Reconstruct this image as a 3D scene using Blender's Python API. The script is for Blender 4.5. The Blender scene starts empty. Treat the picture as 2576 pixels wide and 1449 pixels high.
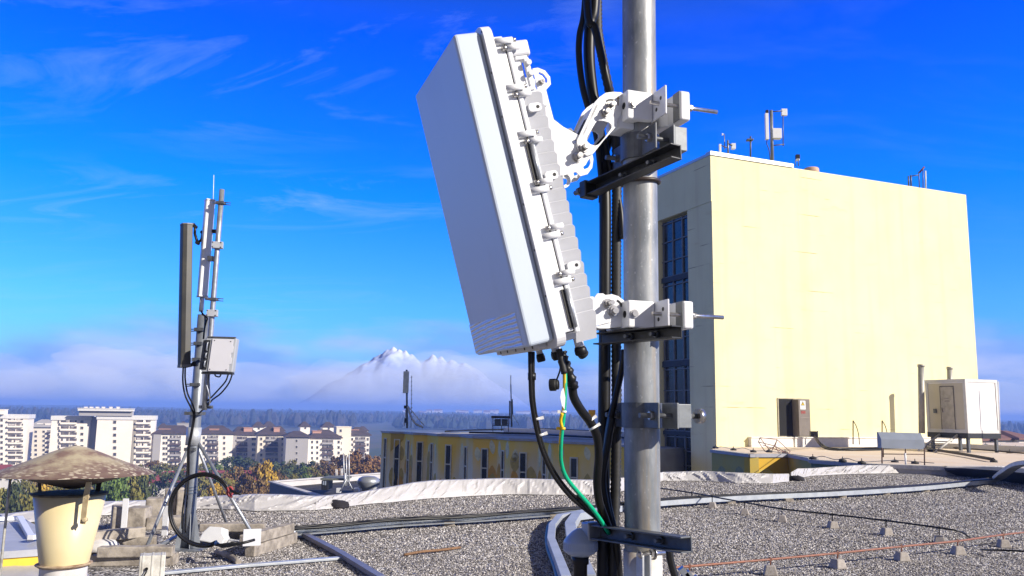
import bpy, bmesh, math, random
import numpy as np
from mathutils import Vector as V, Matrix, noise
from mathutils.geometry import tessellate_polygon

# ------------------------------------------------------------------ camera, sky, sun, exposure
sc = bpy.context.scene
COL = sc.collection
FPX = 2100.0
PITCH, ROLL, EYE = math.radians(8.4), math.radians(0.9), 1.7
CAM = V((0, 0, EYE))
FW = V((0, math.cos(PITCH), math.sin(PITCH)))
_u0 = V((0, -math.sin(PITCH), math.cos(PITCH)))
_x0 = V((1, 0, 0))
RT = _x0 * math.cos(ROLL) + _u0 * math.sin(ROLL)
UPV = _u0 * math.cos(ROLL) - _x0 * math.sin(ROLL)
cam = bpy.data.objects.new("camera", bpy.data.cameras.new("camera"))
COL.objects.link(cam)
m = Matrix((RT, UPV, -FW)).transposed().to_4x4()
m.translation = CAM
cam.matrix_world = m
cam.data.sensor_width = 36.0
cam.data.lens = 36.0 * FPX / 2576.0
cam.data.clip_start, cam.data.clip_end = 0.05, 60000.0
sc.camera = cam

SUN_AZ, SUN_EL = math.radians(62), math.radians(28)      # azimuth measured from straight behind the camera towards the right
TOSUN = V((math.cos(SUN_EL) * math.sin(SUN_AZ), -math.cos(SUN_EL) * math.cos(SUN_AZ), math.sin(SUN_EL)))
sun = bpy.data.objects.new("sun", bpy.data.lights.new("sun", "SUN"))
COL.objects.link(sun)
sun.data.energy, sun.data.angle = 5.0, math.radians(0.5)
sun.data.color = (1.0, 0.92, 0.80)
sun.rotation_euler = (-TOSUN).to_track_quat('-Z', 'Y').to_euler()
sun.location = (30, -20, 40)

sc.view_settings.view_transform = 'Standard'
sc.view_settings.look = 'None'
sc.view_settings.exposure = 0.55
sc.view_settings.gamma = 1.0
sc.cycles.use_denoising = True
sc.cycles.max_bounces = 6
sc.cycles.volume_bounces = 2
sc.cycles.transparent_max_bounces = 8
sc.cycles.sample_clamp_indirect = 6.0

W = bpy.data.worlds.new("World")
sc.world = W
W.use_nodes = True
nt = W.node_tree
nt.nodes.clear()


def N(tree, t, **kw):
    n = tree.nodes.new(t)
    for k, v in kw.items():
        if k.startswith("i_"):
            n.inputs[int(k[2:]) if k[2:].isdigit() else k[2:]].default_value = v
        else:
            setattr(n, k, v)
    return n


def L(tree, a, b):
    tree.links.new(a, b)


def mathn(tree, op, a, b=None, c=None, clamp=False):
    n = N(tree, "ShaderNodeMath", operation=op)
    n.use_clamp = clamp
    for i, q in enumerate((a, b, c)):
        if q is None:
            continue
        if isinstance(q, (int, float)):
            n.inputs[i].default_value = q
        else:
            L(tree, q, n.inputs[i])
    return n.outputs[0]


def ramp(tree, fac, stops, interp='LINEAR'):
    n = N(tree, "ShaderNodeValToRGB")
    n.color_ramp.interpolation = interp
    els = n.color_ramp.elements
    els[0].position, els[1].position = stops[0][0], stops[-1][0]
    for p, c in stops[1:-1]:
        els.new(p)
    for e, (p, c) in zip(els, stops):
        e.position = p
        e.color = (*c, 1) if len(c) == 3 else c
    L(tree, fac, n.inputs[0])
    return n.outputs[0]


def mixc(tree, fac, a, b, mode='MIX'):
    n = N(tree, "ShaderNodeMix", data_type='RGBA', blend_type=mode)
    for s, q in ((n.inputs[0], fac), (n.inputs[6], a), (n.inputs[7], b)):
        if isinstance(q, (int, float)):
            s.default_value = q
        elif isinstance(q, tuple):
            s.default_value = (*q, 1) if len(q) == 3 else q
        else:
            L(tree, q, s)
    return n.outputs[2]


def build_world():
    sky = N(nt, "ShaderNodeTexSky", sky_type='NISHITA')
    sky.sun_disc = False
    sky.sun_elevation = SUN_EL
    sky.sun_rotation = math.atan2(TOSUN.x, TOSUN.y)
    sky.altitude = 400
    sky.air_density, sky.dust_density, sky.ozone_density = 1.0, 0.6, 3.0
    tc = N(nt, "ShaderNodeTexCoord")
    sep = N(nt, "ShaderNodeSeparateXYZ")
    L(nt, tc.outputs['Generated'], sep.inputs[0])
    z = sep.outputs[2]
    tint = ramp(nt, z, SKY_TINT)
    col = mixc(nt, 1.0, sky.outputs[0], tint, 'MULTIPLY')
    # thin cirrus: noise on a plane high overhead, drawn out sideways
    zz = mathn(nt, 'ADD', mathn(nt, 'MAXIMUM', z, 0.0), 0.12)
    cx = mathn(nt, 'DIVIDE', sep.outputs[0], zz)
    cy = mathn(nt, 'DIVIDE', sep.outputs[1], zz)
    cmb = N(nt, "ShaderNodeCombineXYZ")
    L(nt, cx, cmb.inputs[0]); L(nt, cy, cmb.inputs[1])
    mp = N(nt, "ShaderNodeMapping")
    mp.inputs['Rotation'].default_value = (0, 0, math.radians(62))
    mp.inputs['Scale'].default_value = (0.62, 1.7, 1)
    mp.inputs['Location'].default_value = (3.1, 0.4, 0)
    L(nt, cmb.outputs[0], mp.inputs[0])
    n1 = N(nt, "ShaderNodeTexNoise", i_Scale=1.7, i_Detail=10.0, i_Roughness=0.66, i_Distortion=1.6)
    L(nt, mp.outputs[0], n1.inputs['Vector'])
    n2 = N(nt, "ShaderNodeTexNoise", i_Scale=0.55, i_Detail=2.0)
    L(nt, mp.outputs[0], n2.inputs['Vector'])
    c = mathn(nt, 'MULTIPLY', ramp(nt, n1.outputs[0], [(0.50, (0, 0, 0)), (0.74, (1, 1, 1))]),
              ramp(nt, n2.outputs[0], [(0.40, (0, 0, 0)), (0.62, (1, 1, 1))]))
    left = ramp(nt, sep.outputs[0], [(0.0, (1, 1, 1)), (0.02, (0.85, 0.85, 0.85)), (0.14, (0.12, 0.12, 0.12)), (0.5, (0.12, 0.12, 0.12))])
    # x of the direction runs from -1 to 1; the ramp only sees 0..1, so the left half of the sky keeps its cirrus
    c = mathn(nt, 'MULTIPLY', c, left)
    c = mathn(nt, 'MULTIPLY', c, ramp(nt, z, [(0.04, (0, 0, 0)), (0.16, (1, 1, 1))]))
    col = mixc(nt, mathn(nt, 'MULTIPLY', c, 0.46), col, CIRRUS)
    # low bank of cloud over the plain
    mp2 = N(nt, "ShaderNodeMapping")
    mp2.inputs['Scale'].default_value = (3.2, 3.2, 11.0)
    mp2.inputs['Location'].default_value = (1.3, 0.0, 0.35)
    L(nt, tc.outputs['Generated'], mp2.inputs[0])
    n3 = N(nt, "ShaderNodeTexNoise", i_Scale=1.6, i_Detail=5.0, i_Roughness=0.5)
    L(nt, mp2.outputs[0], n3.inputs['Vector'])
    h = mathn(nt, 'SUBTRACT', z, mathn(nt, 'MULTIPLY', mathn(nt, 'SUBTRACT', n3.outputs[0], 0.5), 0.16))
    bank = ramp(nt, h, [(0.0, (1, 1, 1)), (0.045, (0.95, 0.95, 0.95)), (0.105, (0, 0, 0)), (1.0, (0, 0, 0))], 'EASE')
    shade = ramp(nt, z, BANK)
    n4 = N(nt, "ShaderNodeTexNoise", i_Scale=2.4, i_Detail=4.0)
    L(nt, mp2.outputs[0], n4.inputs['Vector'])
    shade = mixc(nt, mathn(nt, 'MULTIPLY', ramp(nt, n4.outputs[0], [(0.42, (0, 0, 0)), (0.64, (1, 1, 1))]), 0.75), shade, BANK_PALE)
    col = mixc(nt, mathn(nt, 'MULTIPLY', bank, 0.85), col, shade)
    # neutral fill added to the unseen half of the sky behind the camera
    rear_fill = ramp(nt, mathn(nt, 'MULTIPLY', sep.outputs[1], -1.0), [(0.0, (0, 0, 0)), (0.45, (1, 1, 1))], 'EASE')
    col = mixc(nt, mathn(nt, 'MULTIPLY', rear_fill, 0.85), col, REAR_FILL)
    bg = N(nt, "ShaderNodeBackground")
    bg.inputs[1].default_value = 0.08
    L(nt, col, bg.inputs[0])
    out = N(nt, "ShaderNodeOutputWorld")
    L(nt, bg.outputs[0], out.inputs[0])


# radiances before the 0.1 strength of the background
SKY_TINT = [(0.0, (0.5, 0.85, 1.5)), (0.12, (0.30, 0.98, 2.4)), (0.25, (0.02, 0.86, 2.7)), (0.42, (0.0, 0.55, 3.0)), (0.50, (0.15, 0.5, 1.6)), (0.62, (0.9, 0.65, 0.55)), (1.0, (1.1, 0.7, 0.45))]
CIRRUS = (4.2, 6.0, 10.0)
BANK = [(0.0, (0.6, 1.5, 5.4)), (0.02, (1.3, 2.6, 7.2)), (0.07, (2.3, 3.7, 8.4)), (1.0, (2.3, 3.7, 8.4))]
BANK_PALE = (5.6, 5.8, 8.8)
REAR_FILL = (2.3, 2.05, 1.95)  # added fill colour, out of view
build_world()


# ------------------------------------------------------------------ placing by sight line, at a chosen real distance
def ray(x, y):
    return FW + RT * ((x - 1288) / FPX) + UPV * ((724.5 - y) / FPX)


def P(x, y, Y):
    d = ray(x, y)
    return CAM + d * (Y / d.y)


def PZ(x, y, z):
    d = ray(x, y)
    return CAM + d * ((z - EYE) / d.z)


def PL(x, y, o, n):
    d = ray(x, y)
    return CAM + d * ((o - CAM).dot(n) / d.dot(n))


# ------------------------------------------------------------------ materials
def srgb(r, g, b):
    f = lambda c: c / 12.92 if c <= 0.04045 else ((c + 0.055) / 1.055) ** 2.4
    return (f(r / 255), f(g / 255), f(b / 255))


MATS = {}


def M(name, col, rough=0.6, metal=0.0, col2=None, scale=4.0, amt=0.25, bump=0.0, bscale=None, stretch=None, detail=5.0, spec=0.5, lo=0.4, hi=0.65):
    """principled surface whose colour wanders between col and col2 over object-space noise"""
    if name in MATS:
        return MATS[name]
    mt = bpy.data.materials.new(name)
    mt.use_nodes = True
    t = mt.node_tree
    b = t.nodes['Principled BSDF']
    b.inputs['Roughness'].default_value = rough
    b.inputs['Metallic'].default_value = metal
    b.inputs['Specular IOR Level'].default_value = spec
    tc = N(t, "ShaderNodeTexCoord")
    mp = N(t, "ShaderNodeMapping")
    if stretch:
        mp.inputs['Scale'].default_value = stretch
    L(t, tc.outputs['Object'], mp.inputs[0])
    nz = N(t, "ShaderNodeTexNoise", i_Scale=scale, i_Detail=detail, i_Roughness=0.6)
    L(t, mp.outputs[0], nz.inputs['Vector'])
    c2 = col2 or tuple(c * (1 - amt) for c in col)
    f = ramp(t, nz.outputs[0], [(lo, (0, 0, 0)), (hi, (1, 1, 1))])
    L(t, mixc(t, f, tuple(col), tuple(c2)), b.inputs['Base Color'])
    if bump:
        nb = N(t, "ShaderNodeTexNoise", i_Scale=bscale or scale * 4, i_Detail=4.0)
        L(t, mp.outputs[0], nb.inputs['Vector'])
        bp = N(t, "ShaderNodeBump")
        bp.inputs['Strength'].default_value = 0.6
        bp.inputs['Distance'].default_value = bump
        L(t, nb.outputs[0], bp.inputs['Height'])
        L(t, bp.outputs[0], b.inputs['Normal'])
    MATS[name] = mt
    return mt


def prin(mt):
    return mt.node_tree.nodes['Principled BSDF']


# ------------------------------------------------------------------ mesh building
class MB:
    def __init__(s):
        s.v, s.f, s.sm, s.mi = [], [], [], []
        s.cur = 0

    def add(s, vs, fs, sm=False):
        o = len(s.v)
        s.v += [V(q) for q in vs]
        for i, f in enumerate(fs):
            s.f.append([o + k for k in f])
            s.sm.append(sm[i] if isinstance(sm, list) else sm)
            s.mi.append(s.cur)
        return s

    def hexa(s, p):   # 4 bottom (ccw from above) + 4 top
        return s.add(p, [(3, 2, 1, 0), (4, 5, 6, 7), (0, 1, 5, 4), (1, 2, 6, 5), (2, 3, 7, 6), (3, 0, 4, 7)])

    def box(s, c, sx, sy, sz, ax=None):
        a, b, d = ax or (V((1, 0, 0)), V((0, 1, 0)), V((0, 0, 1)))
        c = V(c)
        if a.cross(b).dot(d) < 0:
            a = -a
        p = [c + a * (i * sx / 2) + b * (j * sy / 2) + d * (k * sz / 2) for k in (-1, 1) for i, j in ((-1, -1), (1, -1), (1, 1), (-1, 1))]
        return s.hexa(p)

    def tube(s, pts, r, n=10, caps=True, sm=True):
        pts = [V(q) for q in pts]
        k = len(pts)
        rr = r if isinstance(r, (list, tuple)) else [r] * k
        tan = [(pts[min(i + 1, k - 1)] - pts[max(i - 1, 0)]).normalized() for i in range(k)]
        ref = V((0, 0, 1)) if abs(tan[0].z) < 0.9 else V((1, 0, 0))
        nx = (ref - tan[0] * ref.dot(tan[0])).normalized()
        vs, fs, sf = [], [], []
        for i in range(k):
            nx = (nx - tan[i] * nx.dot(tan[i])).normalized()
            ny = tan[i].cross(nx)
            for j in range(n):
                a = 2 * math.pi * j / n
                vs.append(pts[i] + (nx * math.cos(a) + ny * math.sin(a)) * rr[i])
        for i in range(k - 1):
            for j in range(n):
                j2 = (j + 1) % n
                fs.append((i * n + j, i * n + j2, (i + 1) * n + j2, (i + 1) * n + j)); sf.append(sm)
        if caps:
            fs.append(tuple(range(n))[::-1]); sf.append(False)
            fs.append(tuple((k - 1) * n + j for j in range(n))); sf.append(False)
        return s.add(vs, fs, sf)

    def cyl(s, p0, p1, r0, r1=None, n=16, sm=True):
        return s.tube([p0, p1], [r0, r0 if r1 is None else r1], n, True, sm)

    def lathe(s, o, prof, n=32, ax=V((0, 0, 1)), sm=True, close=True):
        """prof: (radius, height) pairs from bottom to top"""
        o = V(o); ax = V(ax).normalized()
        ref = V((1, 0, 0)) if abs(ax.x) < 0.9 else V((0, 1, 0))
        nx = (ref - ax * ref.dot(ax)).normalized(); ny = ax.cross(nx)
        vs, fs, sf = [], [], []
        for r, h in prof:
            for j in range(n):
                a = 2 * math.pi * j / n
                vs.append(o + ax * h + (nx * math.cos(a) + ny * math.sin(a)) * max(r, 1e-5))
        for i in range(len(prof) - 1):
            for j in range(n):
                j2 = (j + 1) % n
                fs.append((i * n + j, i * n + j2, (i + 1) * n + j2, (i + 1) * n + j)); sf.append(sm)
        if close:
            fs.append(tuple(range(n))[::-1]); sf.append(False)
            fs.append(tuple((len(prof) - 1) * n + j for j in range(n))); sf.append(False)
        return s.add(vs, fs, sf)

    def prism(s, poly, o, ux, uy, th, holes=()):
        """flat outline in the (ux, uy) plane through o, thickness th along ux x uy"""
        un = ux.cross(uy).normalized()
        loops = [list(poly)] + [list(h) for h in holes]
        flat = [V((q[0], q[1], 0)) for l in loops for q in l]
        tris = tessellate_polygon([[V((q[0], q[1], 0)) for q in l] for l in loops])
        n = len(flat)
        w = lambda q, z: o + ux * q.x + uy * q.y + un * z
        vs = [w(q, 0) for q in flat] + [w(q, th) for q in flat]
        fs = []
        for t in tris:
            a, b, c = t
            ar = (flat[b] - flat[a]).cross(flat[c] - flat[a]).z
            if ar < 0:
                a, c = c, a
            fs.append((c, b, a)); fs.append((n + a, n + b, n + c))
        k = 0
        for li, l in enumerate(loops):
            m_ = len(l)
            area = sum(l[i][0] * l[(i + 1) % m_][1] - l[(i + 1) % m_][0] * l[i][1] for i in range(m_))
            flip = (area < 0) != (li > 0)
            for i in range(m_):
                a, b = k + i, k + (i + 1) % m_
                fs.append((b, a, n + a, n + b) if flip else (a, b, n + b, n + a))
            k += m_
        return s.add(vs, fs)

    def quad(s, a, b, c, d):
        return s.add([a, b, c, d], [(0, 1, 2, 3)])


BASE = {}


def link_mesh(name, mb, mat, base, bevel=0.0, bseg=2):
    me = bpy.data.meshes.new(name)
    me.from_pydata([tuple(q - base) for q in mb.v], [], mb.f)
    mats = mat if isinstance(mat, (list, tuple)) else [mat]
    for q in mats:
        me.materials.append(q)
    me.polygons.foreach_set("use_smooth", mb.sm)
    me.polygons.foreach_set("material_index", mb.mi)
    me.update()
    o = bpy.data.objects.new(name, me)
    COL.objects.link(o)
    if bevel:
        md = o.modifiers.new("bevel", 'BEVEL')
        md.width, md.segments, md.limit_method, md.angle_limit = bevel, bseg, 'ANGLE', math.radians(40)
        md.harden_normals = False
    return o


def tag(o, label=None, cat=None, group=None, kind=None):
    for k, q in (("label", label), ("category", cat), ("group", group), ("kind", kind)):
        if q:
            o[k] = q
    return o


def thing(name, label, cat, loc=(0, 0, 0), group=None):
    o = bpy.data.objects.new(name, None)
    o.empty_display_size = 0.2
    COL.objects.link(o)
    o.location = loc
    BASE[o.name] = V(loc)
    return tag(o, label, cat, group)


def islands(mb, gap=0.0008):
    """the separate pieces of a mesh; pieces that touch stay together"""
    par = list(range(len(mb.v)))
    def fd(i):
        while par[i] != i:
            par[i] = par[par[i]]; i = par[i]
        return i
    for f in mb.f:
        for k in f[1:]:
            par[fd(k)] = fd(f[0])
    box = {}
    for i, q in enumerate(mb.v):
        r = fd(i)
        b = box.setdefault(r, [list(q), list(q)])
        for k in range(3):
            b[0][k] = min(b[0][k], q[k]); b[1][k] = max(b[1][k], q[k])
    ks = list(box)
    for i, a in enumerate(ks):
        for c in ks[:i]:
            if all(box[a][0][k] - gap < box[c][1][k] and box[c][0][k] - gap < box[a][1][k] for k in range(3)):
                par[fd(a)] = fd(c)
    out = {}
    for n, f in enumerate(mb.f):
        m_ = out.setdefault(fd(f[0]), (MB(), {}))
        for k in f:
            if k not in m_[1]:
                m_[1][k] = len(m_[0].v); m_[0].v.append(mb.v[k])
        m_[0].f.append([m_[1][k] for k in f]); m_[0].sm.append(mb.sm[n]); m_[0].mi.append(mb.mi[n])
    return [a for a, c in out.values()]


def part(name, mb, mat, parent, bevel=0.0, label=None, bseg=2, sp=False):
    if sp:
        return [part(name, q, mat, parent, bevel, label, bseg) for q in islands(mb)][0]
    base = BASE[parent.name]
    o = link_mesh(name, mb, mat, base, bevel, bseg)
    o.parent = parent
    BASE[o.name] = base
    if label:
        o["label"] = label
    return o


def solo(name, mb, mat, label, cat, group=None, bevel=0.0, base=None):
    if base is None:
        lo = [min(q[i] for q in mb.v) for i in range(3)]
        hi = [max(q[i] for q in mb.v) for i in range(3)]
        base = V(((lo[0] + hi[0]) / 2, (lo[1] + hi[1]) / 2, lo[2]))
    o = link_mesh(name, mb, mat, V(base), bevel)
    o.location = base
    BASE[o.name] = V(base)
    return tag(o, label, cat, group)


def struct(name, mb, mat):
    return tag(link_mesh(name, mb, mat, V((0, 0, 0))), kind="structure")


def copy_tree(o, loc, rz=None, scale=None, parent=None):
    c = o.copy()
    COL.objects.link(c)
    if parent is None:
        c.location = loc
        if rz is not None:
            c.rotation_euler = (0, 0, rz)
        if scale is not None:
            c.scale = scale
    else:
        c.parent = parent
    for ch in list(o.children):
        copy_tree(ch, None, parent=c)
    return c


def smooth(pts, k=6):
    pts = [V(q) for q in pts]
    if len(pts) < 3:
        return pts
    out = []
    ext = [pts[0] * 2 - pts[1]] + pts + [pts[-1] * 2 - pts[-2]]
    for i in range(1, len(ext) - 2):
        a, b, c, d = ext[i - 1:i + 3]
        for j in range(k):
            t = j / k
            out.append(0.5 * ((2 * b) + (c - a) * t + (2 * a - 5 * b + 4 * c - d) * t * t + (3 * b - a - 3 * c + d) * t ** 3))
    out.append(pts[-1])
    return out


def nth(i):
    return ["first", "second", "third", "fourth", "fifth", "sixth", "seventh", "eighth", "ninth", "tenth", "eleventh", "twelfth", "thirteenth",
            "fourteenth", "fifteenth", "sixteenth", "seventeenth", "eighteenth", "nineteenth", "twentieth", "twenty-first", "twenty-second",
            "twenty-third", "twenty-fourth", "twenty-fifth", "twenty-sixth", "twenty-seventh", "twenty-eighth", "twenty-ninth", "thirtieth"][i]


Xv, Yv, Zv = V((1, 0, 0)), V((0, 1, 0)), V((0, 0, 1))
R = random.Random(7)

white_paint = M("white_paint", (0.69, 0.70, 0.72), 0.38, amt=0.05, scale=9)
radome_paint = M("radome_paint", (0.50, 0.57, 0.66), 0.42, amt=0.12, scale=2.2, detail=8, lo=0.5, hi=0.8, stretch=(1.5, 1.5, 0.7))
grey_cast = M("grey_cast", (0.55, 0.56, 0.59), 0.45, amt=0.08, scale=14)
bolt_steel = M("bolt_steel", (0.55, 0.53, 0.50), 0.28, 0.9, amt=0.3, scale=60)
dark_steel = M("dark_steel", (0.115, 0.125, 0.14), 0.5, 0.35, amt=0.35, scale=25, bump=0.0006)
black_steel = M("black_steel", (0.03, 0.032, 0.036), 0.45, 0.3, amt=0.4, scale=20)
black_plastic = M("black_plastic", (0.009, 0.009, 0.010), 0.42, amt=0.3, scale=20, spec=0.3)
black_rubber = M("black_rubber", (0.015, 0.015, 0.015), 0.6, amt=0.4, scale=30)
galv = M("galvanised_steel", (0.36, 0.38, 0.41), 0.42, 0.55, col2=(0.26, 0.28, 0.31), scale=16, bump=0.0004)
galv_pale = M("galvanised_pale", (0.50, 0.52, 0.54), 0.45, 0.35, col2=(0.40, 0.42, 0.45), scale=20)
concrete = M("weathered_concrete", (0.36, 0.32, 0.27), 0.9, col2=(0.14, 0.12, 0.10), scale=7, bump=0.006, bscale=40, lo=0.42, hi=0.7)

# ------------------------------------------------------------------ the setting: plain, woods, mountain, air
GZ = -28.0


def build_ground():
    mt = M("plain", (0.05, 0.07, 0.03), 0.95, col2=(0.09, 0.085, 0.05), scale=0.012, detail=6, lo=0.45, hi=0.55, bump=0.3, bscale=0.4)
    b = MB()
    b.quad((-6000, -250, GZ), (6000, -250, GZ), (6000, 6400, GZ), (-6000, 6400, GZ))
    struct("ground", b, mt)


build_ground()


def build_forest():
    mt = M("wood_foliage", (0.018, 0.032, 0.038), 0.9, col2=(0.045, 0.042, 0.045), scale=0.02, detail=6, lo=0.42, hi=0.6)
    b = MB()
    r = random.Random(3)
    for i in range(9000):
        y = 1250 + 1900 * r.random() ** 1.1
        k_ = r.uniform(-0.68, 0.72)
        x = k_ * y
        if -0.185 < k_ < -0.135 and y < 1700:
            continue
        h = r.uniform(15, 22) + 3 * noise.noise((x * 0.01, y * 0.01, 0))
        if r.random() < 0.05:
            h += 5
        w = r.uniform(4.5, 8.5)
        con = r.random() < 0.45
        prof = [(w * 0.8, 3), (w, h * 0.35), (w * (0.45 if con else 0.85), h * 0.7), (0.3 if con else w * 0.3, h)]
        o = len(b.v)
        n = 6
        a0 = r.random() * 6
        for q, z in prof:
            for j in range(n):
                a = a0 + j * 6.283 / n
                k = q * r.uniform(0.7, 1.2)
                b.v.append(V((x + k * math.cos(a), y + k * math.sin(a), GZ + z + r.uniform(-1, 1))))
        for i2 in range(len(prof) - 1):
            for j in range(n):
                b.f.append([o + i2 * n + j, o + i2 * n + (j + 1) % n, o + (i2 + 1) * n + (j + 1) % n, o + (i2 + 1) * n + j])
                b.sm.append(False); b.mi.append(0)
        b.f.append([o + (len(prof) - 1) * n + j for j in range(n)]); b.sm.append(False); b.mi.append(0)
    tag(struct("forest", b, mt), "dark far wood of mixed conifers and bare trees", "forest", kind="stuff")


build_forest()


def build_mountain():
    mt = M("haze_tinted_rock", (0.19, 0.28, 0.60), 0.9, col2=(0.25, 0.34, 0.66), scale=0.009, detail=8, lo=0.45, hi=0.6, spec=0.1)  # blue of the distant haze is put into the rock colour
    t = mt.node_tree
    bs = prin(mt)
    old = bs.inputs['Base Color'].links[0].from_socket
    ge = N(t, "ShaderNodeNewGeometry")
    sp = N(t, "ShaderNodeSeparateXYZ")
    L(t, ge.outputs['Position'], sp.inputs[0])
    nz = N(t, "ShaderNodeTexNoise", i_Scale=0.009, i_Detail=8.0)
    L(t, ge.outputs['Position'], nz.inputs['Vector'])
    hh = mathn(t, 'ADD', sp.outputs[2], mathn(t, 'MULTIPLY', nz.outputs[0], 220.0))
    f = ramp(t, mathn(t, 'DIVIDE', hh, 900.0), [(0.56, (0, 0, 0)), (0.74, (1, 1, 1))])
    L(t, mixc(t, f, old, (0.50, 0.56, 0.80)), bs.inputs['Base Color'])  # snow carries the haze blue in its colour too
    Y = 8200.0
    b = MB()
    nx, ny = 220, 60
    xa, xb = P(700, 900, Y).x, P(1420, 900, Y).x
    pk = [(P(x_, y_, Y), s_) for x_, y_, s_ in ((990, 873, 0.95), (975, 877, 1.0), (958, 887, 0.8), (1004, 877, 1.1), (1020, 880, 1.2), (1036, 889, 1.0), (1072, 900, 1.2), (1089, 890, 1.2), (1110, 896, 1.1), (1134, 904, 0.9), (1170, 912, 0.7), (925, 915, 0.7))]
    for j in range(ny):
        for i in range(nx):
            x = xa + (xb - xa) * i / (nx - 1)
            y = 7600 + 1800 * j / (ny - 1)
            h = 0
            for q, s in pk:
                d = math.hypot(x - q.x, (y - Y) * 0.55)
                h = max(h, q.z - GZ - d * s * 0.95 - 0.0 * d)
            h = max(h, 0)
            h += (noise.fractal((x * 0.005, y * 0.005, 1), 0.8, 2.1, 7) * 34) * min(1, h / 200)
            e = min(i, nx - 1 - i, 6) / 6 * min(j, ny - 1 - j, 3) / 3
            b.v.append(V((x, y, GZ + max(0, h) * min(1, e * 1.0))))
    for j in range(ny - 1):
        for i in range(nx - 1):
            k = j * nx + i
            b.f.append([k, k + 1, k + nx + 1, k + nx]); b.sm.append(True); b.mi.append(0)
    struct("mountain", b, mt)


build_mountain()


def build_haze():
    mt = bpy.data.materials.new("air")
    mt.use_nodes = True
    t = mt.node_tree
    t.nodes.clear()
    v = N(t, "ShaderNodeVolumePrincipled")
    v.inputs['Color'].default_value = (0.25, 0.43, 0.99, 1)
    v.inputs['Density'].default_value = HAZE
    v.inputs['Anisotropy'].default_value = 0.0
    out = N(t, "ShaderNodeOutputMaterial")
    L(t, v.outputs[0], out.inputs['Volume'])
    b = MB()
    b.box((0, 3050, (26 + GZ - 1) / 2), 12400, 6900, 26 - (GZ - 1))
    tag(link_mesh("haze", b, mt, V((0, 0, 0))), kind="stuff")


HAZE = 0.0004
build_haze()


def build_clouds():
    mt = bpy.data.materials.new("cloud_vapour")
    mt.use_nodes = True
    t = mt.node_tree
    t.nodes.clear()
    v = N(t, "ShaderNodeVolumePrincipled")
    v.inputs['Color'].default_value = (0.90, 0.94, 1.0, 1)
    v.inputs['Density'].default_value = 0.0015
    out = N(t, "ShaderNodeOutputMaterial")
    L(t, v.outputs[0], out.inputs['Volume'])
    for i, (x, y, w, hpx, Y) in enumerate(CLOUDS):
        c = P(x, y, Y)
        rx, rz, ry = w / 2 * Y / FPX, hpx / 2 * Y / FPX, 190
        b = MB()
        b.lathe(V((0, 0, 0)), [(math.sin(math.pi * k / 16), -math.cos(math.pi * k / 16)) for k in range(17)], 32)
        r = random.Random(i)
        o_ = [r.uniform(0, 50) for k in range(3)]
        for q in b.v:
            f = 1 + 0.35 * noise.noise((q.x * 1.7 + o_[0], q.y * 1.7 + o_[1], q.z * 1.7 + o_[2])) + 0.16 * noise.noise((q.x * 4 + o_[0], q.y * 4, q.z * 4 + o_[2]))
            q.x, q.y, q.z = q.x * rx * f, q.y * ry * f, q.z * rz * f
        b.v = [q + c for q in b.v]
        o = struct("clouds", b, mt)


CLOUDS = [(1120, 925, 300, 80, 7150), (1010, 985, 560, 150, 7000), (880, 965, 330, 110, 6850), (1190, 965, 420, 120, 6900), (1090, 940, 240, 70, 7150), (620, 975, 520, 130, 7000), (330, 945, 420, 150, 7050), (160, 975, 460, 120, 6900), (-60, 960, 420, 150, 7050), (470, 930, 260, 80, 7200),
          (1420, 985, 520, 110, 7000), (1700, 985, 500, 90, 7000), (2560, 1010, 460, 110, 7000), (250, 905, 260, 70, 7250)]
build_clouds()

# ------------------------------------------------------------------ our own roof: gravel, body, parapet
gravel_mat = M("gravel", (0.42, 0.39, 0.36), 0.9, spec=0.2)


def gravel_shader():
    t = gravel_mat.node_tree
    b = prin(gravel_mat)
    tc = N(t, "ShaderNodeTexCoord")
    def layer(scale):
        vo = N(t, "ShaderNodeTexVoronoi", feature='F1', i_Scale=scale)
        L(t, tc.outputs['Object'], vo.inputs['Vector'])
        return vo
    v1 = layer(26.0)
    v2 = layer(47.0)
    sp = N(t, "ShaderNodeSeparateColor")
    L(t, v1.outputs['Color'], sp.inputs[0])
    c = ramp(t, sp.outputs[0], [(0.0, (0.07, 0.066, 0.066)), (0.3, (0.18, 0.17, 0.165)), (0.6, (0.38, 0.36, 0.35)), (0.85, (0.60, 0.58, 0.57)), (1.0, (0.80, 0.79, 0.79))])
    nz = N(t, "ShaderNodeTexNoise", i_Scale=0.5, i_Detail=5.0)
    L(t, tc.outputs['Object'], nz.inputs['Vector'])
    c = mixc(t, ramp(t, nz.outputs[0], [(0.42, (0, 0, 0)), (0.65, (0.5, 0.5, 0.5))]), c, (0.17, 0.15, 0.14))
    L(t, c, b.inputs['Base Color'])
    h = mathn(t, 'ADD', mathn(t, 'MULTIPLY', v1.outputs['Distance'], -1.0), mathn(t, 'MULTIPLY', v2.outputs['Distance'], -0.4))
    bp = N(t, "ShaderNodeBump")
    bp.inputs['Strength'].default_value = 1.0
    bp.inputs['Distance'].default_value = 0.05
    L(t, h, bp.inputs['Height'])
    L(t, bp.outputs[0], b.inputs['Normal'])


gravel_shader()



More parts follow.
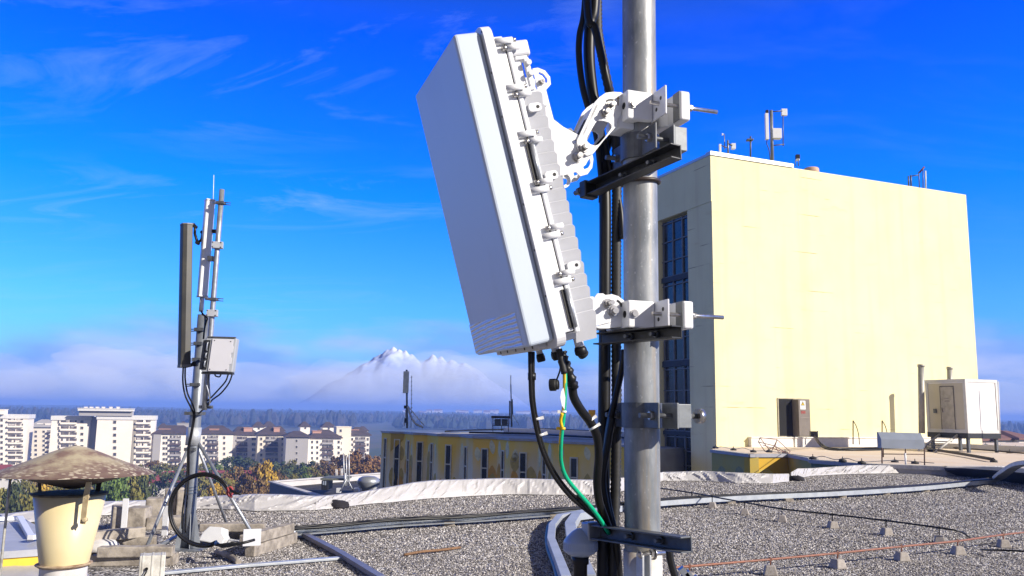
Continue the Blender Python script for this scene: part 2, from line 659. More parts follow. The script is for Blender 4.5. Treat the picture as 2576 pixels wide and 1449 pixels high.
def scatter_pebbles():
    """loose stones lying proud of the bed: one mesh of small faceted pebbles"""
    rs = np.random.RandomState(4)
    pos, siz = [], []
    for y0, y1, dens, sz in ((8.0, 11.0, 1500, 0.0105), (11.0, 15.0, 850, 0.0135), (15.0, 25.0, 380, 0.0175)):
        n = int((y1 * y1 - y0 * y0) / 2 * 1.36 * dens)
        y = np.sqrt(rs.uniform(y0 * y0, y1 * y1, n))
        x = rs.uniform(-0.66, 0.70, n) * y
        pos.append(np.stack([x, y], 1)); siz.append(np.full(n, sz))
    pos = np.concatenate(pos); siz = np.concatenate(siz)
    # keep them inside the parapet
    ex = np.array([[a.x, a.y] for a, h in edge_pts(EDGE1 + EDGE2)])
    ok = pos[:, 1] < np.interp(pos[:, 0], ex[:, 0], ex[:, 1]) - 0.05
    ok &= ~((pos[:, 0] < -3.6) & (pos[:, 1] < 12.5) & (pos[:, 0] < -0.40 * pos[:, 1]))
    pos, siz = pos[ok], siz[ok]
    n = len(pos)
    oct_v = np.array([[1, 0, 0], [0, 1, 0], [-1, 0, 0], [0, -1, 0], [0, 0, 1], [0, 0, -1]], float)
    oct_f = np.array([[0, 1, 4], [1, 2, 4], [2, 3, 4], [3, 0, 4], [1, 0, 5], [2, 1, 5], [3, 2, 5], [0, 3, 5]])
    sc_ = siz[:, None] * rs.uniform(0.55, 1.45, (n, 3)) * np.array([1, 1, 0.75])
    an = rs.uniform(0, 6.283, n)
    v = oct_v[None] * sc_[:, None, :] + rs.normal(0, 0.18, (n, 6, 3)) * siz[:, None, None]
    ca, sa = np.cos(an)[:, None], np.sin(an)[:, None]
    vx, vy = v[..., 0] * ca - v[..., 1] * sa, v[..., 0] * sa + v[..., 1] * ca
    tl = rs.normal(0, 0.5, (n, 1))
    vz = v[..., 2] + vx * tl * 0.6
    out = np.stack([vx + pos[:, :1], vy + pos[:, 1:], vz + siz[:, None] * rs.uniform(-0.25, 0.3, (n, 1))], 2).reshape(-1, 3)
    f = (oct_f[None] + (np.arange(n) * 6)[:, None, None]).reshape(-1)
    me = bpy.data.meshes.new("pebbles")
    me.vertices.add(len(out)); me.vertices.foreach_set("co", out.reshape(-1))
    me.loops.add(len(f)); me.loops.foreach_set("vertex_index", f)
    nf = len(f) // 3
    me.polygons.add(nf); me.polygons.foreach_set("loop_start", np.arange(nf) * 3); me.polygons.foreach_set("loop_total", np.full(nf, 3))
    me.update(calc_edges=True)
    mt = M("pebble", (0.46, 0.41, 0.36), 0.85, spec=0.25)
    t = mt.node_tree
    g = N(t, "ShaderNodeNewGeometry")
    L(t, ramp(t, g.outputs['Random Per Island'], [(0.0, (0.07, 0.064, 0.062)), (0.3, (0.17, 0.157, 0.15)), (0.6, (0.34, 0.315, 0.30)), (0.85, (0.52, 0.49, 0.47)), (1.0, (0.72, 0.70, 0.68))]), prin(mt).inputs['Base Color'])
    me.materials.append(mt)
    o = bpy.data.objects.new("pebbles", me)
    COL.objects.link(o)
    tag(o, "loose grey and pale roof pebbles", "gravel", kind="stuff")


# parapet: pairs of sight lines (x, foot y, top y)
EDGE1 = [(-80, 1332, 1302), (20, 1322, 1297), (140, 1308, 1282), (262, 1298, 1266), (363, 1292, 1263), (495, 1281, 1255), (560, 1282, 1250), (640, 1287, 1247), (720, 1286, 1249), (795, 1285, 1252),
         (835, 1281, 1249), (900, 1272, 1243), (960, 1267, 1231), (1040, 1259, 1217), (1100, 1254, 1211), (1168, 1250, 1209), (1240, 1246, 1206.5), (1264, 1245, 1206), (1320, 1245, 1207),
         (1400, 1246, 1209), (1490, 1246, 1210), (1560, 1238, 1206), (1610, 1226, 1200), (1668, 1211, 1190), (1720, 1210, 1188.5), (1768, 1211, 1187), (1800, 1213, 1189), (1850, 1216, 1191),
         (1900, 1217, 1193), (1945, 1217, 1194.5), (1985, 1212, 1194)]
EDGE2 = [(1990, 1208, 1190), (2006, 1204, 1181), (2040, 1198, 1180), (2100, 1195, 1176), (2158, 1193, 1172), (2260, 1191, 1173), (2370, 1190, 1174), (2480, 1189, 1174), (2620, 1188, 1174)]


def edge_pts(edge):
    out = []
    for x, yf, yt in edge:
        a = PZ(x, yf, 0.0)
        h = P(x, yt, a.y + 0.28)
        out.append((a, h))
    return out


def build_gravel():
    pts = [a for a, h in edge_pts(EDGE1 + EDGE2)]
    b = MB()
    pts = [V((p.x, p.y + 0.15, 0)) for p in pts]
    near = [V((p.x * 1.0 if abs(p.x) < 40 else p.x, -6, 0)) for p in pts]
    lft, rgt = V((-14, 8, 0)), V((24, 12, 0))
    poly = [V((-14, -6, 0)), V((34, -6, 0)), V((34, pts[-1].y, 0))] + pts[::-1] + [V((-14, pts[0].y, 0))]
    b.add(poly, [tuple(range(len(poly)))])
    struct("gravel_ground", b, gravel_mat)
    # walls of the building under the roof
    body = MB()
    wl = M("rendered_wall", (0.55, 0.52, 0.42), 0.85, amt=0.12, scale=0.6)
    n = len(poly)
    top = [V((q.x, q.y, -0.06)) for q in poly]
    bot = [V((q.x, q.y, GZ)) for q in poly]
    body.add(bot + top, [(i, (i + 1) % n, n + (i + 1) % n, n + i) for i in range(n)])
    struct("building_body", body, wl)


build_gravel()
scatter_pebbles()

membrane = M("roof_membrane", (0.44, 0.43, 0.435), 0.5, col2=(0.40, 0.39, 0.395), scale=1.5, detail=7, bump=0.010, bscale=5.0, stretch=(2.0, 2.0, 0.8))
membrane.node_tree.nodes["Bump"].inputs["Strength"].default_value = 1.0


def resample(pairs, step):
    out = [pairs[0]]
    for a, c in zip(pairs[:-1], pairs[1:]):
        n = max(1, int((c[0] - a[0]).length / step))
        out += [(a[0].lerp(c[0], i / n), a[1].lerp(c[1], i / n)) for i in range(1, n + 1)]
    return out


def build_parapet(edge, label, seed):
    b = MB()
    pr = resample(edge_pts(edge), 0.05)
    rows = 13
    n = len(pr)
    s = 0.0
    for i, (a, h) in enumerate(pr):
        if i:
            s += (a - pr[i - 1][0]).length
        d = V((h.x - a.x, h.y - a.y, 0)).normalized()
        tall = h.z
        wr = 0.55 + max(0.0, noise.noise((s * 0.16, seed, 0)) * 1.2 + 0.2)      # how slack this stretch is
        fan = noise.noise((s * 0.10, seed, 7)) * 9.0                      # which way its folds lean
        lift = 0.012 * noise.noise((s * 0.9, seed, 3))
        foot = 0.06 * noise.noise((s * 1.7, seed, 5))
        for j in range(rows):
            t = j / 9.0
            if j <= 9:
                p = a.lerp(h, t)
                p.z = tall * (t ** 1.1) + 0.012 + lift * t
                p -= d * (0.04 * math.sin(math.pi * t) + foot * (1 - t) + 0.022 * ((s / 1.35 + 0.2 * t) % 1.0))
                q = noise.noise((s * 3.6 + t * fan * 0.6, seed * 3.1, t)) + 0.3 * noise.noise((s * 8.0 + t * fan, seed * 1.7, 2))
                k = (1 - abs(q) * 4.2)
                k = max(0, k) * min(1, 3.5 * t * (1.15 - t) + 0.05)
                p += (d * -0.7 + Zv * 0.35) * k * 0.070 * wr
            elif j == 10:
                p = h + d * 0.10 + Zv * (0.020 + lift)
            elif j == 11:
                p = h + d * 0.30 + Zv * (-0.012)
            else:
                p = h + d * 0.32 - Zv * 0.55
            b.v.append(V(p))
    for i in range(n - 1):
        for j in range(rows - 1):
            k = i * rows + j
            b.f.append([k, k + rows, k + rows + 1, k + 1]); b.sm.append(False); b.mi.append(0)
    return solo("parapet", b, membrane, label, "parapet")


build_parapet(EDGE1, "long low parapet wrapped in creased pale membrane behind the tripod mast and the pole", 1.0)
build_parapet(EDGE2, "stepped-up parapet of pale membrane below the yellow tower, right of the notch", 5.0)

# ------------------------------------------------------------------ the big pole in front
POLE = P(1612, 700, 2.4)
EX = V((math.cos(0.3243), math.sin(0.3243), 0))       # away from the antenna, through the pole
EP = V((-math.sin(0.3243), math.cos(0.3243), 0))      # across that, away from the camera


def Q(e, p, z):     # a point beside the pole: e along the bracket, p across it, z absolute height
    return V((POLE.x, POLE.y, 0)) + EX * e + EP * p + Zv * z


def ez(x, y, off=0.0):   # sight line to (e, z) in the upright plane of the bracket
    q = PL(x, y, Q(0, off, 2), EP) - Q(0, off, 0)
    return (q.dot(EX), q.z)


def pole_material():
    mt = M("pole_zinc", (0.155, 0.172, 0.19), 0.48, 0.18, col2=(0.28, 0.295, 0.31), scale=17, stretch=(1, 1, 0.35), bump=0.0015, bscale=70, lo=0.35, hi=0.6)
    t = mt.node_tree
    b = prin(mt)
    tc = N(t, "ShaderNodeTexCoord")
    old = b.inputs['Base Color'].links[0].from_socket
    # bright zinc spangles
    mp0 = N(t, "ShaderNodeMapping")
    mp0.inputs['Scale'].default_value = (1, 1, 0.6)
    L(t, tc.outputs['Object'], mp0.inputs[0])
    vo = N(t, "ShaderNodeTexNoise", i_Scale=95.0, i_Detail=3.0)
    L(t, mp0.outputs[0], vo.inputs['Vector'])
    c = mixc(t, ramp(t, vo.outputs[0], [(0.64, (0, 0, 0)), (0.76, (0.55, 0.55, 0.55))]), old, (0.60, 0.62, 0.64))
    # rust-brown weeping below the clamps
    mp = N(t, "ShaderNodeMapping")
    mp.inputs['Scale'].default_value = (34, 34, 1.3)
    L(t, tc.outputs['Object'], mp.inputs[0])
    nz = N(t, "ShaderNodeTexNoise", i_Scale=1.0, i_Detail=6.0, i_Roughness=0.65)
    L(t, mp.outputs[0], nz.inputs['Vector'])
    sp = N(t, "ShaderNodeSeparateXYZ")
    L(t, tc.outputs['Object'], sp.inputs[0])
    # stains live on the front-right quarter
    side = mathn(t, 'ADD', mathn(t, 'MULTIPLY', sp.outputs[0], 6.0), mathn(t, 'MULTIPLY', sp.outputs[1], -14.0))
    f = mathn(t, 'MULTIPLY', ramp(t, nz.outputs[0], [(0.46, (0, 0, 0)), (0.66, (0.8, 0.8, 0.8))]), ramp(t, side, [(0.25, (0, 0, 0)), (0.7, (1, 1, 1))]))
    c = mixc(t, f, c, (0.30, 0.23, 0.14))
    # dull tide marks
    n2 = N(t, "ShaderNodeTexNoise", i_Scale=3.0, i_Detail=5.0)
    L(t, tc.outputs['Object'], n2.inputs['Vector'])
    c = mixc(t, ramp(t, n2.outputs[0], [(0.5, (0, 0, 0)), (0.7, (0.6, 0.6, 0.6))]), c, (0.10, 0.115, 0.135))
    L(t, c, b.inputs['Base Color'])
    return mt


pole_zinc = pole_material()


def build_pole():
    t = thing("pole", "tall thick galvanised steel pole with rust weeping down it, carrying the tilted white antenna", "pole", (POLE.x, POLE.y, 0))
    b = MB()
    b.tube([Q(0, 0, 0.02), Q(0, 0, 1.0), Q(0, 0, 2.2), Q(0, 0, 3.3), Q(0, 0, 4.6)], 0.0502, 64)
    part("tube", b, pole_zinc, t)
    b = MB()
    b.box(Q(0, 0, 0.01), 0.32, 0.32, 0.02)
    part("base_plate", b, galv, t, 0.004)
    # sleeve bolted round the lower pole, just under the bottom rail
    z1 = PL(1640, 1392, Q(0, -0.05, 1), EP).z
    b = MB()
    b.lathe(Q(0, 0, 0), [(0.0535, 0.3), (0.0535, z1)], 48)
    part("sleeve", b, M("cream_sleeve", (0.62, 0.60, 0.55), 0.6, col2=(0.48, 0.40, 0.30), scale=12, lo=0.55, hi=0.75), t)
    b = MB()
    for off in (-0.040, -0.018):
        b.box(Q(off, -0.062, (0.3 + z1) / 2), 0.006, 0.036, z1 - 0.3, (EX, EP, Zv))
    part("seam_flange", b, galv_pale, t, 0.001, sp=True)
    b = MB()
    zb = PL(1634, 1393, Q(0, -0.07, 1), EP).z
    b.cyl(Q(-0.052, -0.07, zb), Q(0.03, -0.07, zb), 0.006, n=12)
    b.cyl(Q(-0.047, -0.07, zb), Q(-0.0435, -0.07, zb), 0.012, n=6, sm=False)
    b.cyl(Q(-0.014, -0.07, zb), Q(-0.004, -0.07, zb), 0.0125, n=6, sm=False)
    b.cyl(Q(-0.0035, -0.07, zb), Q(-0.001, -0.07, zb), 0.016, n=20)
    part("sleeve_bolt", b, bolt_steel, t)
    # rubber band below the upper rail
    zr = PL(1612, 447, Q(0, -0.05, 2), EP).z
    b = MB()
    ring = [Q(0.056 * math.cos(a), 0.056 * math.sin(a), zr + 0.004 * math.sin(a + 1)) for a in [i * 2 * math.pi / 40 for i in range(41)]]
    b.tube(ring, 0.006, 8, caps=False)
    part("rubber_band", b, M("brown_rubber", (0.035, 0.022, 0.018), 0.5, amt=0.4, scale=40), t)


build_pole()

# ------------------------------------------------------------------ the tilted white antenna
AC = P(1329.16, 873, 2.026)
AU = V((-0.32106572, 0.94690838, 0.00944764)).normalized()
AV = V((-0.24854178, -0.09389067, 0.96405992)).normalized()
AB = V((0.91376346, 0.30717846, 0.26549137)).normalized()
AW, AL = 0.4457, 0.795


def A(t, a, h):     # t back from the radome face, a across from the near side, h up from the lower edge
    return AC + AB * t + AU * a + AV * h


def abox(b, t0, t1, a0, a1, h0, h1):
    b.box(A((t0 + t1) / 2, (a0 + a1) / 2, (h0 + h1) / 2), t1 - t0, a1 - a0, h1 - h0, (AB, AU, AV))


def rrect(x0, x1, y0, y1, r, n=6):
    out = []
    for cx, cy, a0 in ((x1 - r, y1 - r, 0), (x0 + r, y1 - r, 90), (x0 + r, y0 + r, 180), (x1 - r, y0 + r, 270)):
        for i in range(n + 1):
            a = math.radians(a0 + 90 * i / n)
            out.append((cx + r * math.cos(a), cy + r * math.sin(a)))
    return out


def hexbolt(b, p, ax, r, h, n=6):
    b.cyl(p, p + ax * h, r, n=n, sm=(n > 8))


def build_antenna():
    t = thing("antenna", "big white flat antenna box with cooling fins, tilted downwards on brackets on the pole", "antenna", A(0.1, AW / 2, 0))
    b = MB()
    b.prism(rrect(0, AW, 0, AL, 0.014), A(0, 0, 0), AU, AV, 0.072) if False else abox(b, 0, 0.0715, 0, AW, 0, AL)
    part("radome", b, radome_paint, t, 0.009, bseg=3)
    # flange with its rim holes
    b = MB()
    out = rrect(-0.013, AW + 0.013, -0.019, AL + 0.014, 0.03)
    b.prism(out, A(0.0725, 0, 0), -AU, AV, 0.0) if False else None
    b.prism([(-x, y) for x, y in out], A(0.098, 0, 0), -AU, AV, 0.0255)
    fl = part("flange", b, white_paint, t, 0.004, bseg=3)
    b = MB()
    for h in (0.79, 0.6831, 0.5693, 0.4565, 0.3443, 0.2274, 0.111):
        b.cyl(A(0.0745, -0.0065, h), A(0.0720, -0.0065, h), 0.0032, n=10)
    part("rim_hole", b, black_plastic, fl, sp=True)
    # lip hanging under the radome
    b = MB()
    abox(b, 0.045, 0.0715, 0.055, AW - 0.05, -0.013, 0.001)
    lp = part("bottom_lip", b, grey_cast, t, 0.004)
    b = MB()
    for a in (0.09, 0.15, 0.22, 0.29, 0.35):
        abox(b, 0.0435, 0.0455, a, a + 0.005, -0.010, -0.002)
    part("drain_slot", b, black_plastic, lp, sp=True)
    # clear film with moire ripples stuck to the lower corner of the face
    mt = M("rippled_film", (0.72, 0.74, 0.76), 0.18, spec=0.8, amt=0.05)
    tt = mt.node_tree
    tcn = N(tt, "ShaderNodeTexCoord")
    wv = N(tt, "ShaderNodeTexWave", wave_type='RINGS', rings_direction='Y', i_Scale=26.0, i_Distortion=1.6)
    mp = N(tt, "ShaderNodeMapping")
    mp.inputs['Location'].default_value = (0.05, -0.1, 0.5)
    L(tt, tcn.outputs['Object'], mp.inputs[0])
    L(tt, mp.outputs[0], wv.inputs['Vector'])
    bpn = N(tt, "ShaderNodeBump")
    bpn.inputs['Distance'].default_value = 0.004
    L(tt, wv.outputs[0], bpn.inputs['Height'])
    L(tt, bpn.outputs[0], prin(mt).inputs['Normal'])
    b = MB()
    abox(b, -0.0012, 0.002, 0.035, AW - 0.004, 0.006, 0.092)
    part("clear_film", b, mt, t)
    # housing
    b = MB()
    abox(b, 0.098, 0.128, 0.0, AW, 0.012, AL - 0.018)
    part("housing", b, white_paint, t, 0.004)
    b = MB()
    abox(b, 0.130, 0.143, -0.003, AW + 0.003, 0.006, AL - 0.024)
    back = part("rear_cover", b, white_paint, t, 0.003)
    b = MB()
    abox(b, 0.1275, 0.1305, 0.003, AW - 0.003, 0.010, AL - 0.022)
    part("seal", b, black_rubber, back)
    # top block with a recess, above the first fin
    b = MB()
    for q in ((0.143, 0.196, 0.004, AW - 0.004, 0.722, 0.764),):
        abox(b, *q)
    part("top_block", b, grey_cast, t, 0.006)
    b = MB()
    abox(b, 0.143, 0.168, 0.012, AW - 0.012, 0.615, 0.722)
    abox(b, 0.150, 0.183, 0.004, 0.016, 0.712, 0.722)
    abox(b, 0.150, 0.183, 0.004, 0.016, 0.630, 0.640)
    abox(b, 0.172, 0.186, 0.004, 0.016, 0.636, 0.716)
    part("handle_recess", b, white_paint, t, 0.002, sp=True)
    b = MB()
    for h in (0.700, 0.672):
        b.cyl(A(0.180, 0.004, h), A(0.180, -0.006, h), 0.0075, n=14)
    part("stud", b, grey_cast, t, sp=True)
    # fins: slanting plates, rounded at the outer corner
    nf = 21
    for sgn in (1, -1):
        for i in range(nf):
            h = 0.035 + i * 0.0318
            if h > 0.70 or (0.60 < h < 0.72 and sgn == 1 and h > 0.625):
                continue
            b = MB()
            a0 = 0.006 if sgn == 1 else AW - 0.006
            d = (AU * sgn * 0.45 - AV * 0.89).normalized()
            w = 0.080
            wid = 0.058
            poly = [(0, 0), (w, 0), (w, wid)] + [(0.012 - 0.012 * math.sin(k * math.pi / 8), wid - 0.012 + 0.012 * math.cos(k * math.pi / 8)) for k in range(5)]
            b.prism(poly, A(0.1425, a0, h + 0.018), d, AB, 0.0042)
            part("fin", b, grey_cast, t)
    b = MB()
    abox(b, 0.143, 0.165, 0.11, AW - 0.11, 0.04, 0.73)
    part("spine", b, white_paint, t, 0.003)
    # lug bosses with bright cap screws down both long sides
    for a, s in ((0.0, -1), (AW, 1)):
        for k, h in enumerate((0.7606, 0.6387, 0.5177, 0.3732, 0.2553, 0.1375)):
            up = 1 if k < 3 else -1
            b = MB()
            b.tube([A(0.100, a + s * 0.006, h), A(0.148, a + s * 0.006, h)], 0.0085, 14)
            b.tube([A(0.128, a + s * 0.007, h - up * 0.019), A(0.162, a + s * 0.007, h - up * 0.019)], 0.0075, 14)
            abox(b, 0.1435, 0.151, a - 0.007, a + s * 0.014 if s > 0 else a + 0.004, h - up * 0.009 - 0.014, h - up * 0.009 + 0.014)
            lug = part("lug", b, white_paint, t)
            b = MB()
            b.cyl(A(0.148, a + s * 0.007, h), A(0.157, a + s * 0.007, h), 0.0055, n=12)
            b.cyl(A(0.115, a + s * 0.008, h - up * 0.019), A(0.1285, a + s * 0.008, h - up * 0.019), 0.0062, n=12)
            part("cap_screw", b, bolt_steel, lug)
    b = MB()
    for h in (0.583, 0.405, 0.170):
        poly = rrect(0.150, 0.185, h - 0.011, h + 0.011, 0.009)
        b.prism(poly, A(0, 0.004, 0), AB, AV, 0.008)
    ey = part("lifting_eye", b, white_paint, t, 0.001, sp=True)
    b = MB()
    for h in (0.583, 0.405, 0.170):
        b.cyl(A(0.175, -0.0049, h), A(0.175, -0.0035, h), 0.0045, n=12)
    part("eye_hole", b, black_plastic, ey, sp=True)
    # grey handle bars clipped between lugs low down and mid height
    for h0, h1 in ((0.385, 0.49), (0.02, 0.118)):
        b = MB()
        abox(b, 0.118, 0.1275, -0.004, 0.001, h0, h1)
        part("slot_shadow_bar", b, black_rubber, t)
        b = MB()
        b.tube([A(0.132, -0.006, h0), A(0.132, -0.006, h1)], 0.0055, 12)
        part("rail", b, galv, t)
    # connectors below
    b = MB()
    abox(b, 0.105, 0.195, 0.06, 0.30, -0.010, 0.022)
    bl = part("connector_block", b, white_paint, t, 0.003)
    for (tq, aq, r) in ((0.165, 0.075, 0.012), (0.12, 0.13, 0.010), (0.15, 0.20, 0.013), (0.12, 0.25, 0.009)):
        b = MB()
        b.cyl(A(tq, aq, -0.009), A(tq, aq, -0.034), r, n=18)
        part("socket", b, grey_cast, bl)
        b = MB()
        b.lathe(A(tq, aq, -0.055), [(r * 1.1, 0), (r * 1.35, 0.004), (r * 1.35, 0.014), (r * 1.15, 0.022)], 16, AV)
        part("gland", b, black_plastic, bl)


build_antenna()


# ------------------------------------------------------------------ tilt brackets
def plate(b, px, off, th, holes=()):
    poly = [ez(x, y, off) for x, y in px]
    hs = [[ez(x, y, off) for x, y in h] for h in holes]
    b.prism(poly, Q(0, off, 0), EX, Zv, -th)


def plate2(px, off, th, holes=(), shift=0.0):
    b = MB()
    poly = [ez(x, y, off) for x, y in px]
    hs = [[ez(x, y, off) for x, y in h] for h in holes]
    b.prism(poly, Q(0, off + shift, 0), EX, Zv, -th, hs)   # un = EX x Z = -EP: negative thickness goes away from the camera
    return b


def stud(b, x, y, off, r=0.011, out=0.03, nut=True):
    e, z = ez(x, y, off)
    p = Q(e, off, z)
    b.cyl(p, p - EP * 0.004, r * 1.45, n=18)
    b.cyl(p - EP * 0.004, p - EP * 0.013, r * 1.2, n=6, sm=False)
    b.cyl(p - EP * 0.013, p - EP * out, r * 0.72, n=14)


def arc_slot(cx, cy, r, a0, a1, w, n=8):
    o = [(cx + (r + w) * math.cos(math.radians(a0 + (a1 - a0) * i / n)), cy - (r + w) * math.sin(math.radians(a0 + (a1 - a0) * i / n))) for i in range(n + 1)]
    i_ = [(cx + (r - w) * math.cos(math.radians(a0 + (a1 - a0) * i / n)), cy - (r - w) * math.sin(math.radians(a0 + (a1 - a0) * i / n))) for i in range(n + 1)]
    return o + i_[::-1]


def pole_clamp(root, zc, hgt, rods):
    """white cast clamp: a block hugging the pole on the antenna side, its mate on the far side, two long threaded rods"""
    h = hgt / 2
    b = MB()
    # front half: U section, its ends folded towards the viewer's right
    b.prism([(-0.078, -0.074), (0.006, -0.074), (0.006, -0.060), (-0.030, -0.054), (-0.052, -0.030), (-0.052, 0.030), (-0.030, 0.054), (0.006, 0.060), (0.006, 0.074), (-0.078, 0.074)],
            Q(0, 0, zc - h), EX, EP, hgt)
    part("front_clamp", b, white_paint, root, 0.006, bseg=3)
    b = MB()
    for sg in (-1, 1):
        b.box(Q(0.0095, sg * 0.100, zc), 0.006, 0.088, hgt * 0.97, (EX, EP, Zv))
    f = part("clamp_ear", b, white_paint, root, 0.0025, sp=True)
    b = MB()
    b.cyl(Q(0.0064, -0.118, zc + 0.012), Q(0.0060, -0.118, zc + 0.012), 0.006, n=14)
    b.cyl(Q(0.0064, -0.092, zc - 0.014), Q(0.0060, -0.092, zc - 0.014), 0.006, n=14)
    b.cyl(Q(-0.0786, -0.052, zc), Q(-0.0775, -0.052, zc), 0.010, n=16)
    part("hole", b, black_plastic, f, sp=True)
    b = MB()
    b.cyl(Q(-0.060, -0.0745, zc), Q(-0.060, -0.0785, zc), 0.012, n=18)
    b.cyl(Q(-0.060, -0.0785, zc), Q(-0.060, -0.083, zc), 0.008, n=18)
    part("washer_screw", b, bolt_steel, root, sp=True)
    b = MB()
    b.prism([(0.070, -0.120), (0.102, -0.120), (0.102, 0.120), (0.070, 0.120), (0.066, 0.050), (0.048, 0.030), (0.048, -0.030), (0.066, -0.050)],
            Q(0, 0, zc - h), EX, EP, hgt)
    part("rear_clamp", b, white_paint, root, 0.006, bseg=3)
    b = MB()
    b.box(Q(0.068, -0.100, zc), 0.003, 0.038, hgt * 0.98, (EX, EP, Zv))
    part("clamp_lip", b, M("grey_edge", (0.16, 0.17, 0.18), 0.5, amt=0.2), root, 0.001)
    for p_, end in rods:
        b = MB()
        b.cyl(Q(-0.02, p_, zc), Q(end, p_, zc), 0.0058, n=14)
        part("threaded_rod", b, bolt_steel, root)
        b = MB()
        b.cyl(Q(0.102, p_, zc), Q(0.105, p_, zc), 0.0125, n=18)
        b.cyl(Q(0.105, p_, zc), Q(0.114, p_, zc), 0.0105, n=6, sm=False)
        part("nut", b, bolt_steel, root, sp=True)


def build_upper_bracket():
    t = thing("tilt_bracket", "white hinged tilt bracket with slotted arms joining the upper antenna to the pole", "bracket", Q(-0.15, 0, 2.2))
    O1, O2 = -0.034, -0.042
    panel_px = [(1340, 172), (1353, 170), (1371, 177), (1384, 193), (1386, 212), (1374, 226), (1383, 262), (1393, 300), (1416, 318), (1453, 338), (1474, 352), (1487, 372), (1493, 400), (1490, 422), (1478, 438),
                (1460, 443), (1450, 433), (1440, 432), (1432, 438), (1408, 442), (1398, 420), (1372, 300), (1350, 215)]
    slots = [[(1355, 180), (1368, 186), (1377, 198), (1377, 208), (1372, 208), (1371, 199), (1364, 190), (1355, 186)],
             [(1484, 398), (1486, 410), (1481, 421), (1470, 426), (1467, 420), (1474, 414), (1478, 406)],
             [(1438, 356), (1446, 351), (1456, 350), (1458, 356), (1448, 358), (1442, 364)]]
    b = plate2(panel_px, O1, 0.005, slots)
    part("panel_plate", b, white_paint, t, 0.001)
    b = plate2(panel_px, O1, 0.005, slots, shift=0.072)
    part("panel_plate", b, white_paint, t, 0.001)
    # lower loop that peeps out from under the far plate
    loop = arc_slot(1427, 448, 15, -80, 75, 4)
    b = plate2(loop, O1, 0.005, shift=0.03)
    part("stop_loop", b, white_paint, t)
    # web closing the two panel plates against the antenna
    b = MB()
    abox(b, 0.165, 0.197, 0.145, 0.265, 0.465, 0.70)
    part("mounting_web", b, white_paint, t, 0.003)
    b = MB()
    abox(b, 0.196, 0.285, 0.17, 0.245, 0.63, 0.68)
    abox(b, 0.196, 0.275, 0.17, 0.245, 0.50, 0.55)
    part("spacer", b, white_paint, t, 0.003, sp=True)
    b = MB()
    for e0, z0, e1, z1 in ((*ez(1408, 440, O1), *ez(1398, 395, O1)), (*ez(1395, 395, O1), *ez(1374, 305, O1))):
        b.add([Q(e0, O1, z0), Q(e1, O1, z1), Q(e1, O1 + 0.077, z1), Q(e0, O1 + 0.077, z0), Q(e0 - 0.008, O1, z0), Q(e1 - 0.008, O1, z1), Q(e1 - 0.008, O1 + 0.077, z1), Q(e0 - 0.008, O1 + 0.077, z0)],
              [(3, 2, 1, 0), (4, 5, 6, 7), (0, 1, 5, 4), (1, 2, 6, 5), (2, 3, 7, 6), (3, 0, 4, 7)])
    part("plate_web", b, white_paint, t)
    arm_px = [(1452, 352), (1466, 322), (1482, 288), (1496, 257), (1508, 244), (1524, 233), (1542, 230.5), (1563, 232), (1572, 239), (1574, 262), (1564, 282), (1552, 305), (1552, 317), (1520, 352), (1493, 386), (1478, 392), (1462, 384), (1452, 370)]
    hole = [(1497, 311), (1503, 303), (1518, 304), (1532, 308), (1538, 314), (1538, 322), (1522, 345), (1506, 363), (1497, 366), (1483, 362), (1477, 354), (1478, 344)]
    b = plate2(arm_px, O2, 0.005, [hole])
    arm = part("arm_plate", b, white_paint, t, 0.001)
    b = plate2(arm_px, O2, 0.005, [hole], shift=0.09)
    part("arm_plate", b, white_paint, t, 0.001)
    # back web of the arm, dark inside
    b = MB()
    e0, z0 = ez(1500, 262, O2); e1, z1 = ez(1459, 350, O2)
    b.add([Q(e0, O2, z0), Q(e1, O2, z1), Q(e1, O2 + 0.09, z1), Q(e0, O2 + 0.09, z0), Q(e0 + 0.006, O2, z0 - .001), Q(e1 + 0.006, O2, z1 - .001), Q(e1 + 0.006, O2 + 0.09, z1 - .001), Q(e0 + 0.006, O2 + 0.09, z0 - .001)],
          [(3, 2, 1, 0), (4, 5, 6, 7), (0, 1, 5, 4), (1, 2, 6, 5), (2, 3, 7, 6), (3, 0, 4, 7)])
    part("arm_web", b, white_paint, t)
    # arrow pressed into the arm
    b = plate2([(1553.5, 265), (1553.5, 249), (1551, 249), (1555, 241), (1559, 249), (1556.5, 249), (1556.5, 265)], O2 - 0.0006, 0.001)
    part("arrow_mark", b, M("ochre_mark", (0.30, 0.24, 0.15), 0.7), arm)
    # adjusting quadrant, grey, behind the arm
    b = plate2([(1416, 326), (1436, 322), (1452, 338), (1470, 302), (1490, 292), (1500, 300), (1478, 352), (1455, 356), (1430, 345)], O1 + 0.02, 0.004)
    part("quadrant", b, dark_steel, t)
    # curved slots drawn by their own dark gap on the arm
    b = MB()
    for cx, cy, r, a0, a1 in ((1536, 268, 17, 40, 130),):
        sl = arc_slot(cx, cy, r, a0, a1, 2.2)
        b.prism([ez(x, y, O2) for x, y in sl], Q(0, O2 - 0.0007, 0), EX, Zv, 0.0004)
    part("slot", b, black_plastic, arm)
    b = MB()
    stud(b, 1466, 374, O2, 0.012, 0.034)
    stud(b, 1451, 396, O1, 0.011, 0.030)
    stud(b, 1534, 268, O2, 0.010, 0.030)
    stud(b, 1521, 285, O2, 0.010, 0.028)
    stud(b, 1362, 207, O1, 0.006, 0.012)
    part("bolt", b, bolt_steel, t, sp=True)
    zc = PL(1605, 264, Q(-0.03, -0.074, 2.5), EP).z
    # tongue between arm and clamp
    b = MB()
    ea, za = ez(1560, 268, 0.0)
